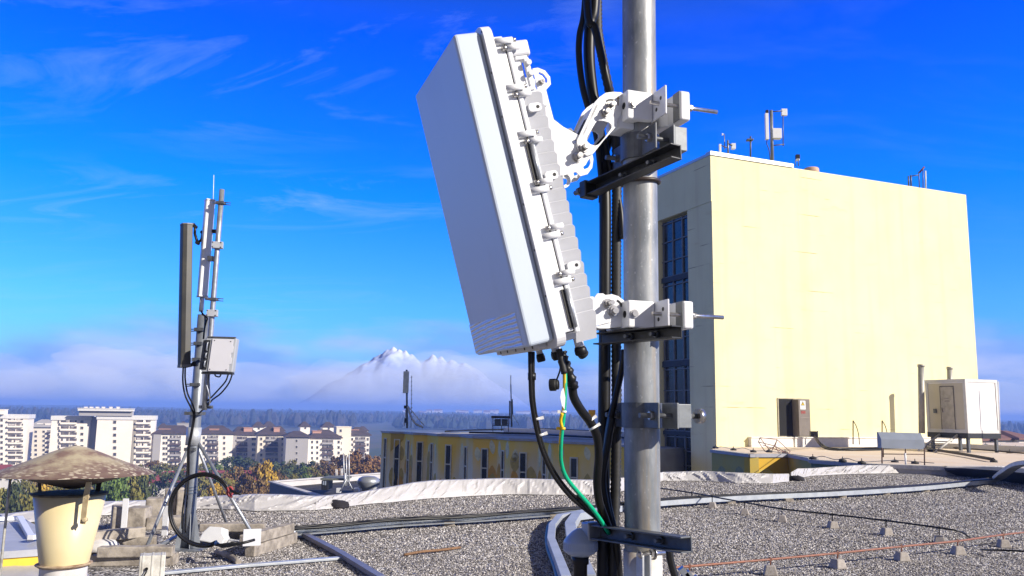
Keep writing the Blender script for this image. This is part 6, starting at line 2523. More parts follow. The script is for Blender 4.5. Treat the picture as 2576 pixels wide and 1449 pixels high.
def tray(label, pts, w=0.20, h=0.085, blocks=(), cables=3, sides=(-1, 1)):
    path = smooth([P(*q[1:]) if q[0] == 'P' else PZ(*q) for q in pts], 4)
    t = thing("cable_tray", label, "cable tray", path[0], "cable trays on the gravel")
    side = []
    for i, q in enumerate(path):
        d = (path[min(i + 1, len(path) - 1)] - path[max(i - 1, 0)]); d.z = 0; d.normalize()
        side.append(Zv.cross(d))
    b = MB(); strip_path(b, path, w, 0.004)
    part("floor", b, tray_m, t)
    for sg in sides:
        b = MB(); strip_path(b, [q + s * sg * w / 2 for q, s in zip(path, side)], 0.006, h)
        part("side_wall", b, tray_m, t)
    for j in range(cables):
        o = (j - (cables - 1) / 2) * w * 0.27
        b = MB(); b.tube([q + s * o + Zv * (0.03 + h * 0.72 + 0.008 * math.sin(i * 0.7 + j * 2)) for i, (q, s) in enumerate(zip(path, side))], 0.018, 6)
        part("laid_cable", b, black_plastic, t)
    for x, y in blocks:
        a = PZ(x, y, 0.0)
        b = MB(); b.box(a + V((0, 0.1, 0.03)), 0.16, 0.24, 0.06)
        part("support_block", b, concrete, t, 0.008)
    return t


tray("long galvanised cable tray running right of the pole to the roof edge", [(1560, 1281, .06), (1668, 1270, .06), (1864, 1257, .06), (2095, 1246, .06), (2298, 1233, .06), (2430, 1220, .06), (2498, 1212, .06), ('P', 2530, 1192, 21.6), ('P', 2566, 1172, 20.7), ('P', 2640, 1167, 19.2)], 0.24, 0.09,
     [(1690, 1275), (1840, 1268), (1986, 1262), (2120, 1253), (2230, 1246), (2330, 1238), (2440, 1226)], 3)
tray("black cables in a low tray running from the tripod mast to the pole", [(690, 1352, .05), (742, 1345, .05), (860, 1335, .05), (1010, 1322, .05), (1180, 1312, .05), (1330, 1301, .05), (1490, 1288, .05), (1565, 1281, .05)], 0.17, 0.075,
     [(860, 1340), (1000, 1329), (1130, 1324), (1265, 1312), (1396, 1306)], 4, (1,))


def duct(label, pts, w, h, lid_px=None):
    path = [PZ(x, y, z) for x, y, z in pts]
    b = MB(); strip_path(b, path, w, h)
    return solo("cable_duct", b, M("duct_zinc", (0.40, 0.43, 0.48), 0.5, 0.25, col2=(0.33, 0.36, 0.40), scale=3), label, "duct", "closed cable ducts on the gravel", 0.004)


duct("outer of two closed ducts curving round towards the foot of the pole", [(1560, 1287, .05), (1470, 1298, .05), (1408, 1311, .05), (1389, 1336, .05), (1386, 1372, .05), (1404, 1420, .05), (1424, 1475, .05)], 0.10, 0.10)
duct("inner of two closed ducts curving round towards the foot of the pole", [(1535, 1296, .05), (1450, 1308, .05), (1434, 1334, .05), (1440, 1372, .05), (1463, 1430, .05), (1480, 1475, .05)], 0.15, 0.11)
ground_line("black_hose", "black hose hugging the outer closed duct", "cable", [(1410, 1308, .06), (1384, 1316, .04), (1376, 1345, .04), (1378, 1380, .04), (1396, 1430, .04), (1408, 1480, .04)], 0.03, black_plastic)
b = MB(); strip_path(b, [PZ(768, 1351, .02), PZ(850, 1394, .02), PZ(860, 1400, .02), PZ(960, 1462, .02)], 0.085, 0.05)
solo("steel_channel", b, M("violet_zinc", (0.20, 0.20, 0.25), 0.5, 0.3, amt=0.2), "dull violet-grey steel channel lying slantwise on the gravel", "channel", None, 0.003)
b = MB(); strip_path(b, [PZ(390, 1446, .015), PZ(620, 1425, .015), PZ(886, 1404, .015)], 0.10, 0.025)
st = solo("slotted_strip", b, tray_m, "slim slotted galvanised strip lying across the gravel at the lower left", "strip", None, 0.002)
b = MB()
pa, pb = PZ(396, 1449.5, .041), PZ(880, 1407, .041)
for i in range(60):
    q = pa.lerp(pb, (i + .5) / 60)
    d = (pb - pa).normalized()
    b.box(q + Zv * 0.0004, (pb - pa).length / 60 * 0.55, 0.012, 0.001, (d, Zv.cross(d), Zv))
part("slot", b, black_plastic, st)
b = MB(); b.tube(smooth([PZ(1016, 1396, .02), PZ(1060, 1388, .035), PZ(1105, 1384, .03), PZ(1158, 1377, .02)], 4), 0.016, 6)
solo("stick", b, M("brown_wood", (0.22, 0.12, 0.06), 0.8, amt=0.4, scale=30), "brown stick lying on the gravel between mast and pole", "stick")
b = MB(); b.tube(smooth([PZ(545, 1388, .03), PZ(570, 1396, .05), PZ(588, 1404, .04), PZ(600, 1416, .02)], 4), 0.035, 5)
solo("rubbish_scrap", b, concrete, "twisted grey scrap on the gravel in front of the mast", "scrap")
for lab, x, y in (("dark rag lying against the membrane parapet, left of the mural building", 851, 1277), ("dark rag in the notch of the membrane parapet below the tower", 2003, 1209)):
    b = MB()
    q = PZ(x, y, 0)
    b.lathe(q - Yv * 0.05, [(0.20, 0.0), (0.21, 0.04), (0.16, 0.10), (0.07, 0.13), (0.01, 0.135)], 14)
    for v_ in b.v:
        v_ += V((noise.noise((v_.x * 9, v_.y * 9, 1)), noise.noise((v_.x * 9, v_.y * 9, 5)), noise.noise((v_.x * 9, v_.y * 9, 9)) * 0.6)) * 0.06
    solo("dark_rag", b, M("black_cloth", (0.015, 0.013, 0.018), 0.9, amt=0.4, scale=12), lab, "rag")


def foot_proto():
    b = MB()
    def ring(w, z):
        return [V((sx * w / 2, sy * w / 2, z)) for sx, sy in ((-1, -1), (1, -1), (1, 1), (-1, 1))]
    b.hexa(ring(0.155, 0.0) + ring(0.10, 0.105))
    return b


def feet(pts, group, labf, stem, stem_mat, top):
    first = None
    for i, (x, y) in enumerate(pts):
        q = PZ(x, y, 0)
        t = thing("conductor_support", labf % nth(i), "conductor foot", q, group)
        b = foot_proto()
        rr = random.Random(i * 7 + len(pts))
        an = rr.uniform(-.5, .5)
        b.v = [q + V((v.x * math.cos(an) - v.y * math.sin(an), v.x * math.sin(an) + v.y * math.cos(an), v.z)) + V((0, 0.06, 0)) for v in b.v]
        part("base_block", b, M("foot_concrete", (0.36, 0.33, 0.30), 0.9, col2=(0.26, 0.23, 0.21), scale=20, bump=0.004, bscale=60), t, 0.012)
        b = MB(); b.cyl(q + V((0, 0.06, 0.10)), q + V((0, 0.06, top + 0.025)), 0.0085, n=8)
        b.box(q + V((0, 0.06, top)), 0.03, 0.035, 0.03)
        part("clip", b, stem_mat, t)


fb = [(1742, 1268), (1794, 1279), (1876, 1295.6), (1971, 1314), (2099, 1330), (2235, 1347.6), (2370, 1368)]
fc = [(1738, 1470), (1943, 1450), (2113, 1432), (2275, 1413), (2417, 1397), (2532, 1379)]
feet(fb, "concrete feet under the black conductor", "concrete foot carrying the black conductor, %s from the pole", 0.1, black_plastic, 0.205)
copper = M("copper", (0.26, 0.105, 0.065), 0.6, 0.2, col2=(0.18, 0.09, 0.065), scale=20)
feet(fc, "concrete feet under the copper conductor", "concrete foot carrying the copper conductor, %s from the pole", 0.1, copper, 0.165)
b = MB().tube(smooth([PZ(x, y, 0) + V((0, .06, .205)) for x, y in [(1600, 1245)] + fb] + [PZ(2425, 1372, 0) + V((0, .06, .17)), PZ(2440, 1362, 0) + V((0, 0, 0.05))], 5), 0.013, 8)
solo("black_conductor", b, black_plastic, "black lightning conductor slung over concrete feet to the right", "conductor")
b = MB().tube(smooth([PZ(1690, 1475, 0) + V((0, .06, .165))] + [PZ(x, y, 0) + V((0, .06, .165)) for x, y in fc] + [PZ(2640, 1366, 0) + V((0, .06, .165))], 5), 0.013, 8)
solo("copper_conductor", b, copper, "reddish copper lightning conductor slung over concrete feet in front", "conductor")
b = MB().tube([PZ(2470, 1383, .05), PZ(2520, 1384, .1), PZ(2640, 1390, .1)], 0.012, 8)
solo("black_conductor", b, black_plastic, "short length of black conductor entering at the right edge", "conductor")
b = MB()
q = P(1720, 1440, 2.9)
for dx in (0, 0.02, 0.045):
    b.box(q + V((dx, 0, -dx * .6)), 0.02, 0.03, 0.035, (V((.8, 0, .6)), Yv, V((-.6, 0, .8))))
b.tube([q + V((-.05, .02, -.35)), q], 0.008, 6)
solo("earth_clamp", b, galv, "rusty earthing clamp at the start of the copper conductor beside the pole", "clamp")


# ------------------------------------------------------------------ lower roof between mast and mural building
def build_low_block():
    zt = -5.0
    a, b_, c = PZ(683, 1213, zt), PZ(812, 1251, zt), PZ(962, 1191, zt)
    zr = -5.5
    t = thing("low_building", "lower flat dark roof inside white parapets, between the mast and the mural building", "building", (a.x, a.y, GZ))
    d4 = b_ + (c - a)
    ring = [V((q.x, q.y, 0)) for q in (a, b_, d4, c)]
    bm = MB()
    n = 4
    bm.add([V((q.x, q.y, GZ)) for q in ring] + [V((q.x, q.y, zr)) for q in ring], [(0, 3, 2, 1), (4, 5, 6, 7), (0, 1, 5, 4), (1, 2, 6, 5), (2, 3, 7, 6), (3, 0, 4, 7)][:2] + [(i, (i + 1) % n, n + (i + 1) % n, n + i) for i in range(n)])
    part("roof", bm, M("dark_roofing", (0.022, 0.021, 0.025), 0.85, col2=(0.045, 0.042, 0.045), scale=0.8), t)
    wm = M("white_parapet", (0.52, 0.50, 0.49), 0.7, amt=0.1, scale=0.8)
    for p, q, mt in ((a, b_, M("shaded_parapet", (0.10, 0.10, 0.13), 0.6, amt=0.2)), (a, c, wm)):  # left wall coloured dark for its shade, back wall plain white
        p, q = V((p.x, p.y, 0)), V((q.x, q.y, 0))
        d = q - p; ln = d.length; d.normalize(); nn = V((d.y, -d.x, 0))
        bm = MB()
        bm.box((p + q) / 2 + Zv * ((zt + zr) / 2 - 2), ln, 0.3, zt - zr + 4, (d, nn, Zv))
        w = part("parapet_wall", bm, mt, t)
        bm = MB()
        bm.box((p + q) / 2 + Zv * (zt + 0.05), ln + .3, 0.5, 0.10, (d, nn, Zv))
        part("coping", bm, wm, w)
    return a, b_, c


build_low_block()
Yb = 72.0
rig("stair_hut", "small flat-topped dark glass hut on the lower roof", "hut", P(830, 1232, Yb), [
    ("roof_slab", M("green_slab", (0.14, 0.15, 0.13), 0.7), [('b', 806, 1203, 868, 1209, Yb, 3.0)]), ("wall", black_steel, [('b', 809, 1209, 824, 1233, Yb, 2.0)]), ("pane", M("hut_pane", (0.3, 0.35, 0.45), 0.2), [('b', 812, 1210, 815, 1220, Yb - .05, 0.04), ('b', 817, 1210, 820, 1221, Yb - .05, 0.04)])])
b = MB()
q = PZ(926, 1240, -5.5)
b.lathe(q, [(0.55, 0), (0.55, 0.35), (1.05, 0.9), (0.85, 1.25), (0.55, 1.4), (0.001, 1.45)], 24)
solo("roof_cowl", b, galv, "bulging grey metal ventilator on the lower roof", "ventilator")
rig("roof_mast", "cluster of whip poles on a braced stand on the lower roof", "mast", P(872, 1225, 72), [
    ("pole", galv_pale, [('p', 866, 1222, 864, 1140, 72, 1.6), ('p', 872, 1222, 871, 1148, 72, 1.6), ('p', 878, 1222, 878, 1143, 72, 1.6), ('p', 868, 1222, 868, 1190, 71.8, 3)]),
    ("brace", galv_pale, [('p', 856, 1236, 872, 1205, 71, 1.4), ('p', 888, 1234, 874, 1205, 71, 1.4)]), ("ballast", white_paint, [('b', 846, 1228, 856, 1240, 71, 0.4), ('b', 890, 1228, 902, 1238, 71, 0.4)])])
rig("ladder_hoop", "pair of thin white hoops above the hut on the lower roof", "hoop", P(855, 1203, 76), [("tube", white_paint, [('p', 845, 1203, 845, 1180, 76, 0.9), ('p', 848, 1203, 848, 1181, 76, 0.9), ('p', 858, 1203, 858, 1179, 76, 0.9), ('p', 861, 1203, 861, 1179, 76, 0.9)])])
rig("roof_unit", "row of small white units on the lower roof beside the ventilator", "unit", P(944, 1236, 76), [("case", white_paint, [('b', 936, 1226, 948, 1236, 74, 0.5)]), ("pipe", galv, [('p', 890, 1226, 936, 1229, 74, 1.5), ('p', 948, 1232, 958, 1208, 74, 1.2)])])


# ------------------------------------------------------------------ apartment blocks across the valley
YAW = math.radians(20)
BX, BYn = V((math.cos(YAW), math.sin(YAW), 0)), V((math.sin(YAW), -math.cos(YAW), 0))
win_glass = M("flat_window", (0.05, 0.045, 0.045), 0.25, col2=(0.12, 0.11, 0.10), scale=0.3)
win_frame = M("flat_frame", (0.55, 0.52, 0.48), 0.7)
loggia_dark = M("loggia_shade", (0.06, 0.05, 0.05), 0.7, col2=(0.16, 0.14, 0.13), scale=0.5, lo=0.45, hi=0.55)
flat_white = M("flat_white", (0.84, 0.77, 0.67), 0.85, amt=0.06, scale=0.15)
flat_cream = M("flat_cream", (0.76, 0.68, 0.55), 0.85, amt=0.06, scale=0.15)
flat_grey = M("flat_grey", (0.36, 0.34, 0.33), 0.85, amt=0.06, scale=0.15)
roof_brown = M("roof_brown", (0.075, 0.055, 0.055), 0.85, amt=0.25, scale=0.4)
salmon = M("salmon_render", (0.50, 0.28, 0.20), 0.85, amt=0.1)
balc_brown = M("balcony_brown", (0.10, 0.07, 0.065), 0.8)


class Facade:
    """a block whose front runs from one sight line to another, square to a fixed direction"""
    def __init__(s, t, x0, x1, ytop, Y, deep, mat, nm="wall"):
        s.t = t
        s.o = P(x0, ytop, Y); s.zt = s.o.z
        s.o.z = 0
        s.w = s.at(x1, ytop)[0]
        b = MB()
        b.box(s.o + BX * s.w / 2 - BYn * deep / 2 + Zv * ((s.zt + GZ) / 2), s.w, deep, s.zt - GZ, (BX, BYn, Zv))
        s.deep = deep
        s.wall = part(nm, b, mat, t)

    def at(s, x, y):
        q = PL(x, y, s.o, BYn) - s.o
        return q.dot(BX), q.z

    def win(s, x, y, wp, hp, mat=None):
        u, z = s.at(x, y)
        k = s.o.y / FPX
        w, h = wp * k, hp * k
        b = MB()
        b.box(s.o + BX * u + Zv * z + BYn * 0.02, w, 0.10, h, (BX, BYn, Zv))
        b.cur = 1
        f = 0.14
        for sx in (-1, 1):
            b.box(s.o + BX * (u + sx * (w / 2 + f / 2)) + Zv * z + BYn * 0.03, f, 0.16, h + 2 * f, (BX, BYn, Zv))
        for sz in (-1, 1):
            b.box(s.o + BX * u + Zv * (z + sz * (h / 2 + f / 2)) + BYn * 0.03, w, 0.16, f, (BX, BYn, Zv))
        part("window", b, [mat or win_glass, win_frame], s.t)

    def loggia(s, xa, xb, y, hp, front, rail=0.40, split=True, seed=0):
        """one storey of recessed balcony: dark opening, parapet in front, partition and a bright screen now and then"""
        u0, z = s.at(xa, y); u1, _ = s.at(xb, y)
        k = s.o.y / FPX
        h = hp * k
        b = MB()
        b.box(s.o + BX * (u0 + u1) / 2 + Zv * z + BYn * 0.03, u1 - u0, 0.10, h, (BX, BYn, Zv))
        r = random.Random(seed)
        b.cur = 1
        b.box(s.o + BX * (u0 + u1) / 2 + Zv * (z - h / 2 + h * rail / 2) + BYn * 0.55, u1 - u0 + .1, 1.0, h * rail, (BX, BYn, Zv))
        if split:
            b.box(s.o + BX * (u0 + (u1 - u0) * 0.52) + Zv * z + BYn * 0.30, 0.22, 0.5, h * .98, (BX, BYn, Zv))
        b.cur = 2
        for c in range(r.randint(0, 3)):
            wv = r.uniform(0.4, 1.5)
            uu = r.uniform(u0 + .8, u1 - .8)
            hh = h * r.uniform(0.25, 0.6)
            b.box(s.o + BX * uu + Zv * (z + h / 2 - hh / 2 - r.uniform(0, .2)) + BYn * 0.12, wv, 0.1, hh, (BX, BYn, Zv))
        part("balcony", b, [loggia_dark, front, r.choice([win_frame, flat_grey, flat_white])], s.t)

    def parapet(s, hp, mat, out=0.35):
        h = hp * s.o.y / FPX
        b = MB()
        b.box(s.o + BX * s.w / 2 - BYn * (s.deep / 2 - 0.02) + Zv * (s.zt - h / 2 + 0.1), s.w + out * 2, s.deep + out * 2, h, (BX, BYn, Zv))
        part("roof_band", b, mat, s.t)

    def roof(s, rise, mat, over=0.8):
        b = MB()
        o, w, d, z = s.o, s.w, s.deep, s.zt
        e = [o + BX * -over + BYn * over, o + BX * (w + over) + BYn * over, o + BX * (w + over) - BYn * (d + over), o + BX * -over - BYn * (d + over)]
        ins = min(d, w) * 0.35
        r0, r1 = o + BX * ins - BYn * d / 2, o + BX * (w - ins) - BYn * d / 2
        vs = [V((q.x, q.y, z - .1)) for q in e] + [V((q.x, q.y, z + 0.25)) for q in e] + [V((r0.x, r0.y, z + rise)), V((r1.x, r1.y, z + rise))]
        b.add(vs, [(3, 2, 1, 0), (0, 1, 5, 4), (1, 2, 6, 5), (2, 3, 7, 6), (3, 0, 4, 7), (4, 5, 9, 8), (5, 6, 9), (6, 7, 8, 9), (7, 4, 8)])
        return part("roof", b, mat, s.t)

    def rooftop(s, x0, x1, y0, y1, back, mat, nm, parent=None, deep=4.0):
        k = (s.o.y + back) / FPX
        q = P((x0 + x1) / 2, y1, s.o.y + back)
        w, h = (x1 - x0) * k, (y1 - y0) * k
        b = MB()
        b.box(q + Zv * h / 2, w, deep, h, (BX, BYn, Zv))
        b.box(q + Zv * (h + 0.12), w + .4, deep + .4, 0.25, (BX, BYn, Zv))
        part(nm, b, mat, parent or s.t)


def apartments():
    g = "pale apartment buildings across the valley"
    # tall block with two wings
    t = thing("apartment_tower", "tall white apartment tower with a rooftop box and balconies, above the rusty rain hat", "building", P(260, 1160, 360), g)
    A1 = Facade(t, 131, 229, 1046.5, 362, 14, flat_white)
    A1.parapet(10.5, M("band_white", (0.72, 0.70, 0.68), 0.8))
    for i, y in enumerate((1061.5, 1077.5, 1093, 1108.5, 1124, 1139)):
        A1.loggia(153, 193, y, 11.0, flat_white, 0.42, seed=i)
        A1.win(206, y - 1, 6, 6); A1.win(147, y, 3, 7)
    A2 = Facade(t, 246, 391, 1045.0, 364.5, 15, flat_white)
    A2.parapet(10.5, MATS["band_white"])
    for y in (1062, 1078, 1094.5, 1110.5, 1126.5, 1143):
        A2.win(288.5, y, 6.5, 7)
    for i, y in enumerate((1061, 1075.5, 1090.5, 1105.5, 1120.5, 1135, 1150, 1164.5)):
        A2.loggia(342, 379, y, 10.5, flat_white, 0.40, seed=i + 20)
    b = MB(); u, _ = A2.at(337, 1100); b.box(A2.o + BX * u + Zv * ((A2.zt + GZ) / 2) + BYn * .05, 1.2, 0.2, A2.zt - GZ - 3, (BX, BYn, Zv))
    part("recess_strip", b, M("strip_beige", (0.36, 0.32, 0.25), 0.8), t)
    A3 = Facade(t, 229, 246, 1049, 368, 8, flat_grey, "shaded_recess")  # grey colour gives the recess between the wings its shade
    A2.rooftop(209, 328, 1034, 1046, 4, flat_grey, "penthouse", deep=8)
    A2.rooftop(207, 330, 1028.5, 1034, 3.5, MATS["band_white"], "penthouse_roof", deep=9.5)
    for x in (216, 230, 245, 260, 279, 297):
        A2.rooftop(x - 3, x + 3, 1025, 1028.3, 4 + (x % 3), flat_white, "chimney", deep=1.2)
    # block at the left edge
    t = thing("apartment_tower", "white apartment tower cut by the left edge of the picture, balconies on its right half", "building", P(40, 1160, 356), g)
    B1 = Facade(t, -60, 72, 1042, 356, 14, flat_white)
    B1.parapet(10.5, MATS["band_white"])
    for i, y in enumerate((1056, 1070, 1084, 1098, 1112, 1126, 1141, 1154, 1168)):
        B1.loggia(20, 58, y, 9.5, flat_white, 0.42, seed=i + 40)
        B1.win(4, y + 1, 5, 6)
        B1.win(-20, y + 1, 5, 6)
    B1.rooftop(-40, 10, 1031, 1042, 4, flat_white, "penthouse", deep=8)
    t = thing("apartment_block", "cream apartment block set back between the two white towers on the left", "building", P(100, 1160, 400), g)
    C1 = Facade(t, 73, 137, 1074, 400, 14, flat_cream)
    for y in (1086, 1097.5, 1109, 1120.6, 1132, 1143.5, 1155):
        C1.win(90, y, 5, 5); C1.win(110, y, 5, 5); C1.win(77.5, y, 3, 6)
        C1.loggia(118.5, 127, y, 8, balc_brown, 0.45, False, seed=int(y))
    C1.roof(3.5, flat_grey)
    for x in (82, 101, 121):
        C1.rooftop(x - 6, x + 6, 1066, 1073, 5, flat_white, "chimney", deep=3)
    # the lower row, left to right
    rows = [
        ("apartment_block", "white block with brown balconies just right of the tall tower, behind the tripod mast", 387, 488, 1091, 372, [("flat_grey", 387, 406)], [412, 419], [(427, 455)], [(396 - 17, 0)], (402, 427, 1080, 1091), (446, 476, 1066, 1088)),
        ("apartment_block", "white block right of the tripod mast, its balconies half brown, half white", 500, 587, 1091, 378, [], [513, 564], [(521, 549)], [], (527, 549, 1080, 1091), None),
        ("apartment_block", "block in half shade with a deep dark balcony bay, fourth from the right", 583, 650, 1094, 388, [("flat_grey", 583, 596)], [636, 642], [(595, 622)], [], (613, 633, 1077, 1090), None),  # its grey strip is a shaded flank done in colour
        ("apartment_block", "cream-white block with a dark balcony bay, between the shaded block and the blank grey one", 649, 722, 1094, 376, [], [657, 711], [(668, 699)], [], (688, 702, 1077, 1088), None),
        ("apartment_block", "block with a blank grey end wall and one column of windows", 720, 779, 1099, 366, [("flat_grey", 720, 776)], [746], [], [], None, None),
        ("apartment_block", "white block with red-brown balconies, right of the blank grey wall", 778, 858, 1102, 374, [], [785, 798, 852], [(810, 838)], [], (785, 806, 1085, 1098), None),
        ("apartment_block", "tall narrow cream slab block rising above its neighbours' roofs", 847, 884, 1073.5, 384, [], [857], [], [], None, None),
        ("apartment_block", "last pale block of the row, next to the orange trees", 881, 930, 1095, 388, [], [886, 925], [(893, 919)], [], (884, 900, 1082, 1091), None),
    ]
    for nm, lab, x0, x1, yt, Y, greys, cols, logs, _, ch, ch2 in rows:
        t = thing(nm, lab, "building", P((x0 + x1) / 2, 1160, Y), g)
        F = Facade(t, x0, x1, yt, Y, 13 if x1 - x0 > 40 else 9, flat_cream if "cream" in lab else flat_white)
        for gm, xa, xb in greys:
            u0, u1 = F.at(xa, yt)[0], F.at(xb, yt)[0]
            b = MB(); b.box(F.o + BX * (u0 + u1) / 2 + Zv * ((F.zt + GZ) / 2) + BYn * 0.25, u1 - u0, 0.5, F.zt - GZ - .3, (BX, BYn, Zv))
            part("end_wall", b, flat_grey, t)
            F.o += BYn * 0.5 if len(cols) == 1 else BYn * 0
        pitch = 15.6 if len(cols) == 1 else 13.6
        ys = [yt + 10 + pitch * i for i in range(6 if yt > 1080 else 7)]
        for x in cols:
            for y in ys:
                F.win(x, y, 4.5, 6)
        for (xa, xb) in logs:
            for i, y in enumerate(ys):
                F.loggia(xa, xb, y, 10.5, balc_brown if i % 3 else flat_grey, 0.42, True, seed=i + x0)
        if yt > 1080:
            rf = F.roof(3.6 if len(cols) != 1 else 2.4, roof_brown)
        else:
            F.parapet(2, flat_cream, 0.1)
        if ch:
            F.rooftop(ch[0], ch[1], ch[2], ch[3], 6, salmon, "roof_box", deep=4)
        if ch2:
            F.rooftop(ch2[0], ch2[1], ch2[2], ch2[3], 14, flat_grey, "rear_box", deep=6)
    # rooftops of the next street, showing between the ridges
    back = [(398, 420, 1072, 430), (450, 470, 1068, 425), (556, 584, 1082, 520), (637, 665, 1068, 430), (690, 716, 1078, 440), (756, 780, 1067, 450), (812, 842, 1068, 450), (590, 612, 1079, 480), (664, 690, 1066, 470), (905, 926, 1078, 480)]
    order = sorted(back)
    for x0, x1, yt, Y in back:
        t = thing("town_house", "house with a pale gable and brown roof behind the flats, %s from the left" % nth(order.index((x0, x1, yt, Y))), "house", P((x0 + x1) / 2, 1100, Y), "houses of the street behind the flats")
        F = Facade(t, x0, x1, yt + 6, Y, 9, flat_white)
        F.roof(2.6, roof_brown, 0.5)
        F.win((x0 + x1) / 2, yt + 10, 4, 4)


apartments()


def red_roof():
    t = thing("red_roof_house", "long low white building with a dull red roof, behind the tripod mast", "building", P(540, 1250, 262))
    F = Facade(t, 376, 724, 1214, 258, 11, M("house_white", (0.60, 0.58, 0.55), 0.85, amt=0.08, scale=0.2))
    F.roof(3.0, M("red_roof", (0.24, 0.055, 0.06), 0.7, amt=0.15, scale=0.3), 0.7)
    for i in range(18):
        for y in (1224, 1247):
            F.win(388 + i * 19, y, 9, 10 if y < 1230 else 7)
    F.rooftop(655, 659, 1178, 1192, 3, flat_white, "chimney", deep=1)
    t = thing("red_roof_house", "low white house with a red roof at the left edge, below the rusty rain hat", "building", P(30, 1200, 240))
    F = Facade(t, -60, 52, 1196, 238, 11, MATS["house_white"])
    F.roof(2.6, MATS["red_roof"], 0.7)
    for i in range(5):
        F.win(-40 + i * 20, 1204, 8, 8)


red_roof()


# ------------------------------------------------------------------ trees
def crown_mesh(seed, kind, nleaf=1500):
    """a unit-high crown: leaf-sized faces gathered in clumps on a few limbs"""
    r = random.Random(seed)
    b = MB()
    clumps = []
    nc = 22 if kind != "conifer" else 26
    for i in range(nc):
        if kind == "conifer":
            z = 0.08 + 0.9 * (i / nc)
            rad = 0.27 * (1 - z) + 0.02
            a = i * 2.4
            clumps.append((V((rad * 0.75 * math.cos(a), rad * 0.75 * math.sin(a), z)), 0.10 * (1.1 - z) + 0.02))
        else:
            a, u = r.uniform(0, 6.283), r.uniform(-0.9, 1)
            q = (1 - u * u) ** 0.5 * r.uniform(0.55, 1.0)
            clumps.append((V((0.36 * q * math.cos(a), 0.36 * q * math.sin(a), 0.60 + 0.34 * u)), r.uniform(0.09, 0.17)))
    per = nleaf // nc
    for c, rad in clumps:
        for k in range(per):
            d = V((r.gauss(0, 1), r.gauss(0, 1), r.gauss(0, 1))).normalized() * rad * r.uniform(0.5, 1.05)
            p = c + V((d.x, d.y, d.z * (0.75 if kind != "conifer" else 0.4)))
            n = (d.normalized() * 0.6 + V((r.uniform(-1, 1), r.uniform(-1, 1), r.uniform(-0.3, 1)))).normalized()
            u = n.orthogonal().normalized()
            w = n.cross(u)
            an = r.uniform(0, 6.28)
            u, w = u * math.cos(an) + w * math.sin(an), w * math.cos(an) - u * math.sin(an)
            s_ = r.uniform(0.014, 0.030)
            b.add([p - u * s_ - w * s_ * .6, p + u * s_ - w * s_ * .6, p + u * s_ * .7 + w * s_, p - u * s_ * .7 + w * s_], [(0, 1, 2, 3)])
    return b


def trunk_mesh(seed, kind):
    r = random.Random(seed)
    b = MB()
    if kind == "conifer":
        b.tube([(0, 0, 0), (0, 0, .5), (0, 0, .95)], [0.022, 0.014, 0.004], 7)
        return b
    b.tube([(0, 0, 0), (0.01, 0, .2), (0, .01, .42), (0.01, 0, .75)], [0.030, 0.024, 0.018, 0.005], 7)
    for i in range(6):
        a = i * 1.05 + r.uniform(-.3, .3)
        z = r.uniform(0.22, 0.5)
        b.tube([(0, 0, z), (0.12 * math.cos(a), 0.12 * math.sin(a), z + 0.13), (0.27 * math.cos(a), 0.27 * math.sin(a), z + 0.24)], [0.012, 0.008, 0.003], 5)
    return b


def leaf_mat(name, c1, c2):
    mt = M(name, c1, 0.8, col2=c2, scale=0.9, detail=3, spec=0.15, lo=0.4, hi=0.6)
    t = mt.node_tree
    bs = prin(mt)
    old = bs.inputs['Base Color'].links[0].from_socket
    oi = N(t, "ShaderNodeObjectInfo")
    hs = N(t, "ShaderNodeHueSaturation")
    L(t, mathn(t, 'ADD', mathn(t, 'MULTIPLY', oi.outputs['Random'], 0.5), 0.75), hs.inputs['Value'])
    L(t, old, hs.inputs['Color'])
    L(t, hs.outputs[0], bs.inputs['Base Color'])
    return mt


bark = M("bark", (0.10, 0.075, 0.055), 0.9, amt=0.3, scale=8)
KINDS = {
    "dark": ("dark green", leaf_mat("leaf_dark", (0.051, 0.072, 0.032), (0.109, 0.123, 0.043)), "broad"),
    "green": ("fresh green", leaf_mat("leaf_green", (0.087, 0.145, 0.036), (0.145, 0.196, 0.051)), "broad"),
    "olive": ("olive green", leaf_mat("leaf_olive", (0.138, 0.138, 0.036), (0.232, 0.196, 0.051)), "broad"),
    "gold": ("golden yellow", leaf_mat("leaf_gold", (0.435, 0.275, 0.029), (0.275, 0.189, 0.043)), "broad"),
    "brown": ("brown", leaf_mat("leaf_brown", (0.217, 0.123, 0.051), (0.145, 0.109, 0.043)), "broad"),
    "rust": ("rust orange", leaf_mat("leaf_rust", (0.27, 0.135, 0.045), (0.19, 0.12, 0.045)), "broad"),
    "fir": ("blue-green conifer-shaped", leaf_mat("leaf_fir", (0.043, 0.080, 0.046), (0.087, 0.123, 0.072)), "conifer"),
}
_proto = {}


def proto_mesh(kind, v_):
    key = (kind, v_)
    if key not in _proto:
        form = KINDS[kind][2]
        out = []
        for nm, mb, mt in (("crown", crown_mesh(v_ * 13 + 5, form), KINDS[kind][1]), ("trunk", trunk_mesh(v_, form), bark)):
            me = bpy.data.meshes.new(kind + "_" + nm)
            me.from_pydata([tuple(q) for q in mb.v], [], mb.f)
            me.materials.append(mt)
            me.update()
            out.append((nm, me))
        _proto[key] = out
    return _proto[key]


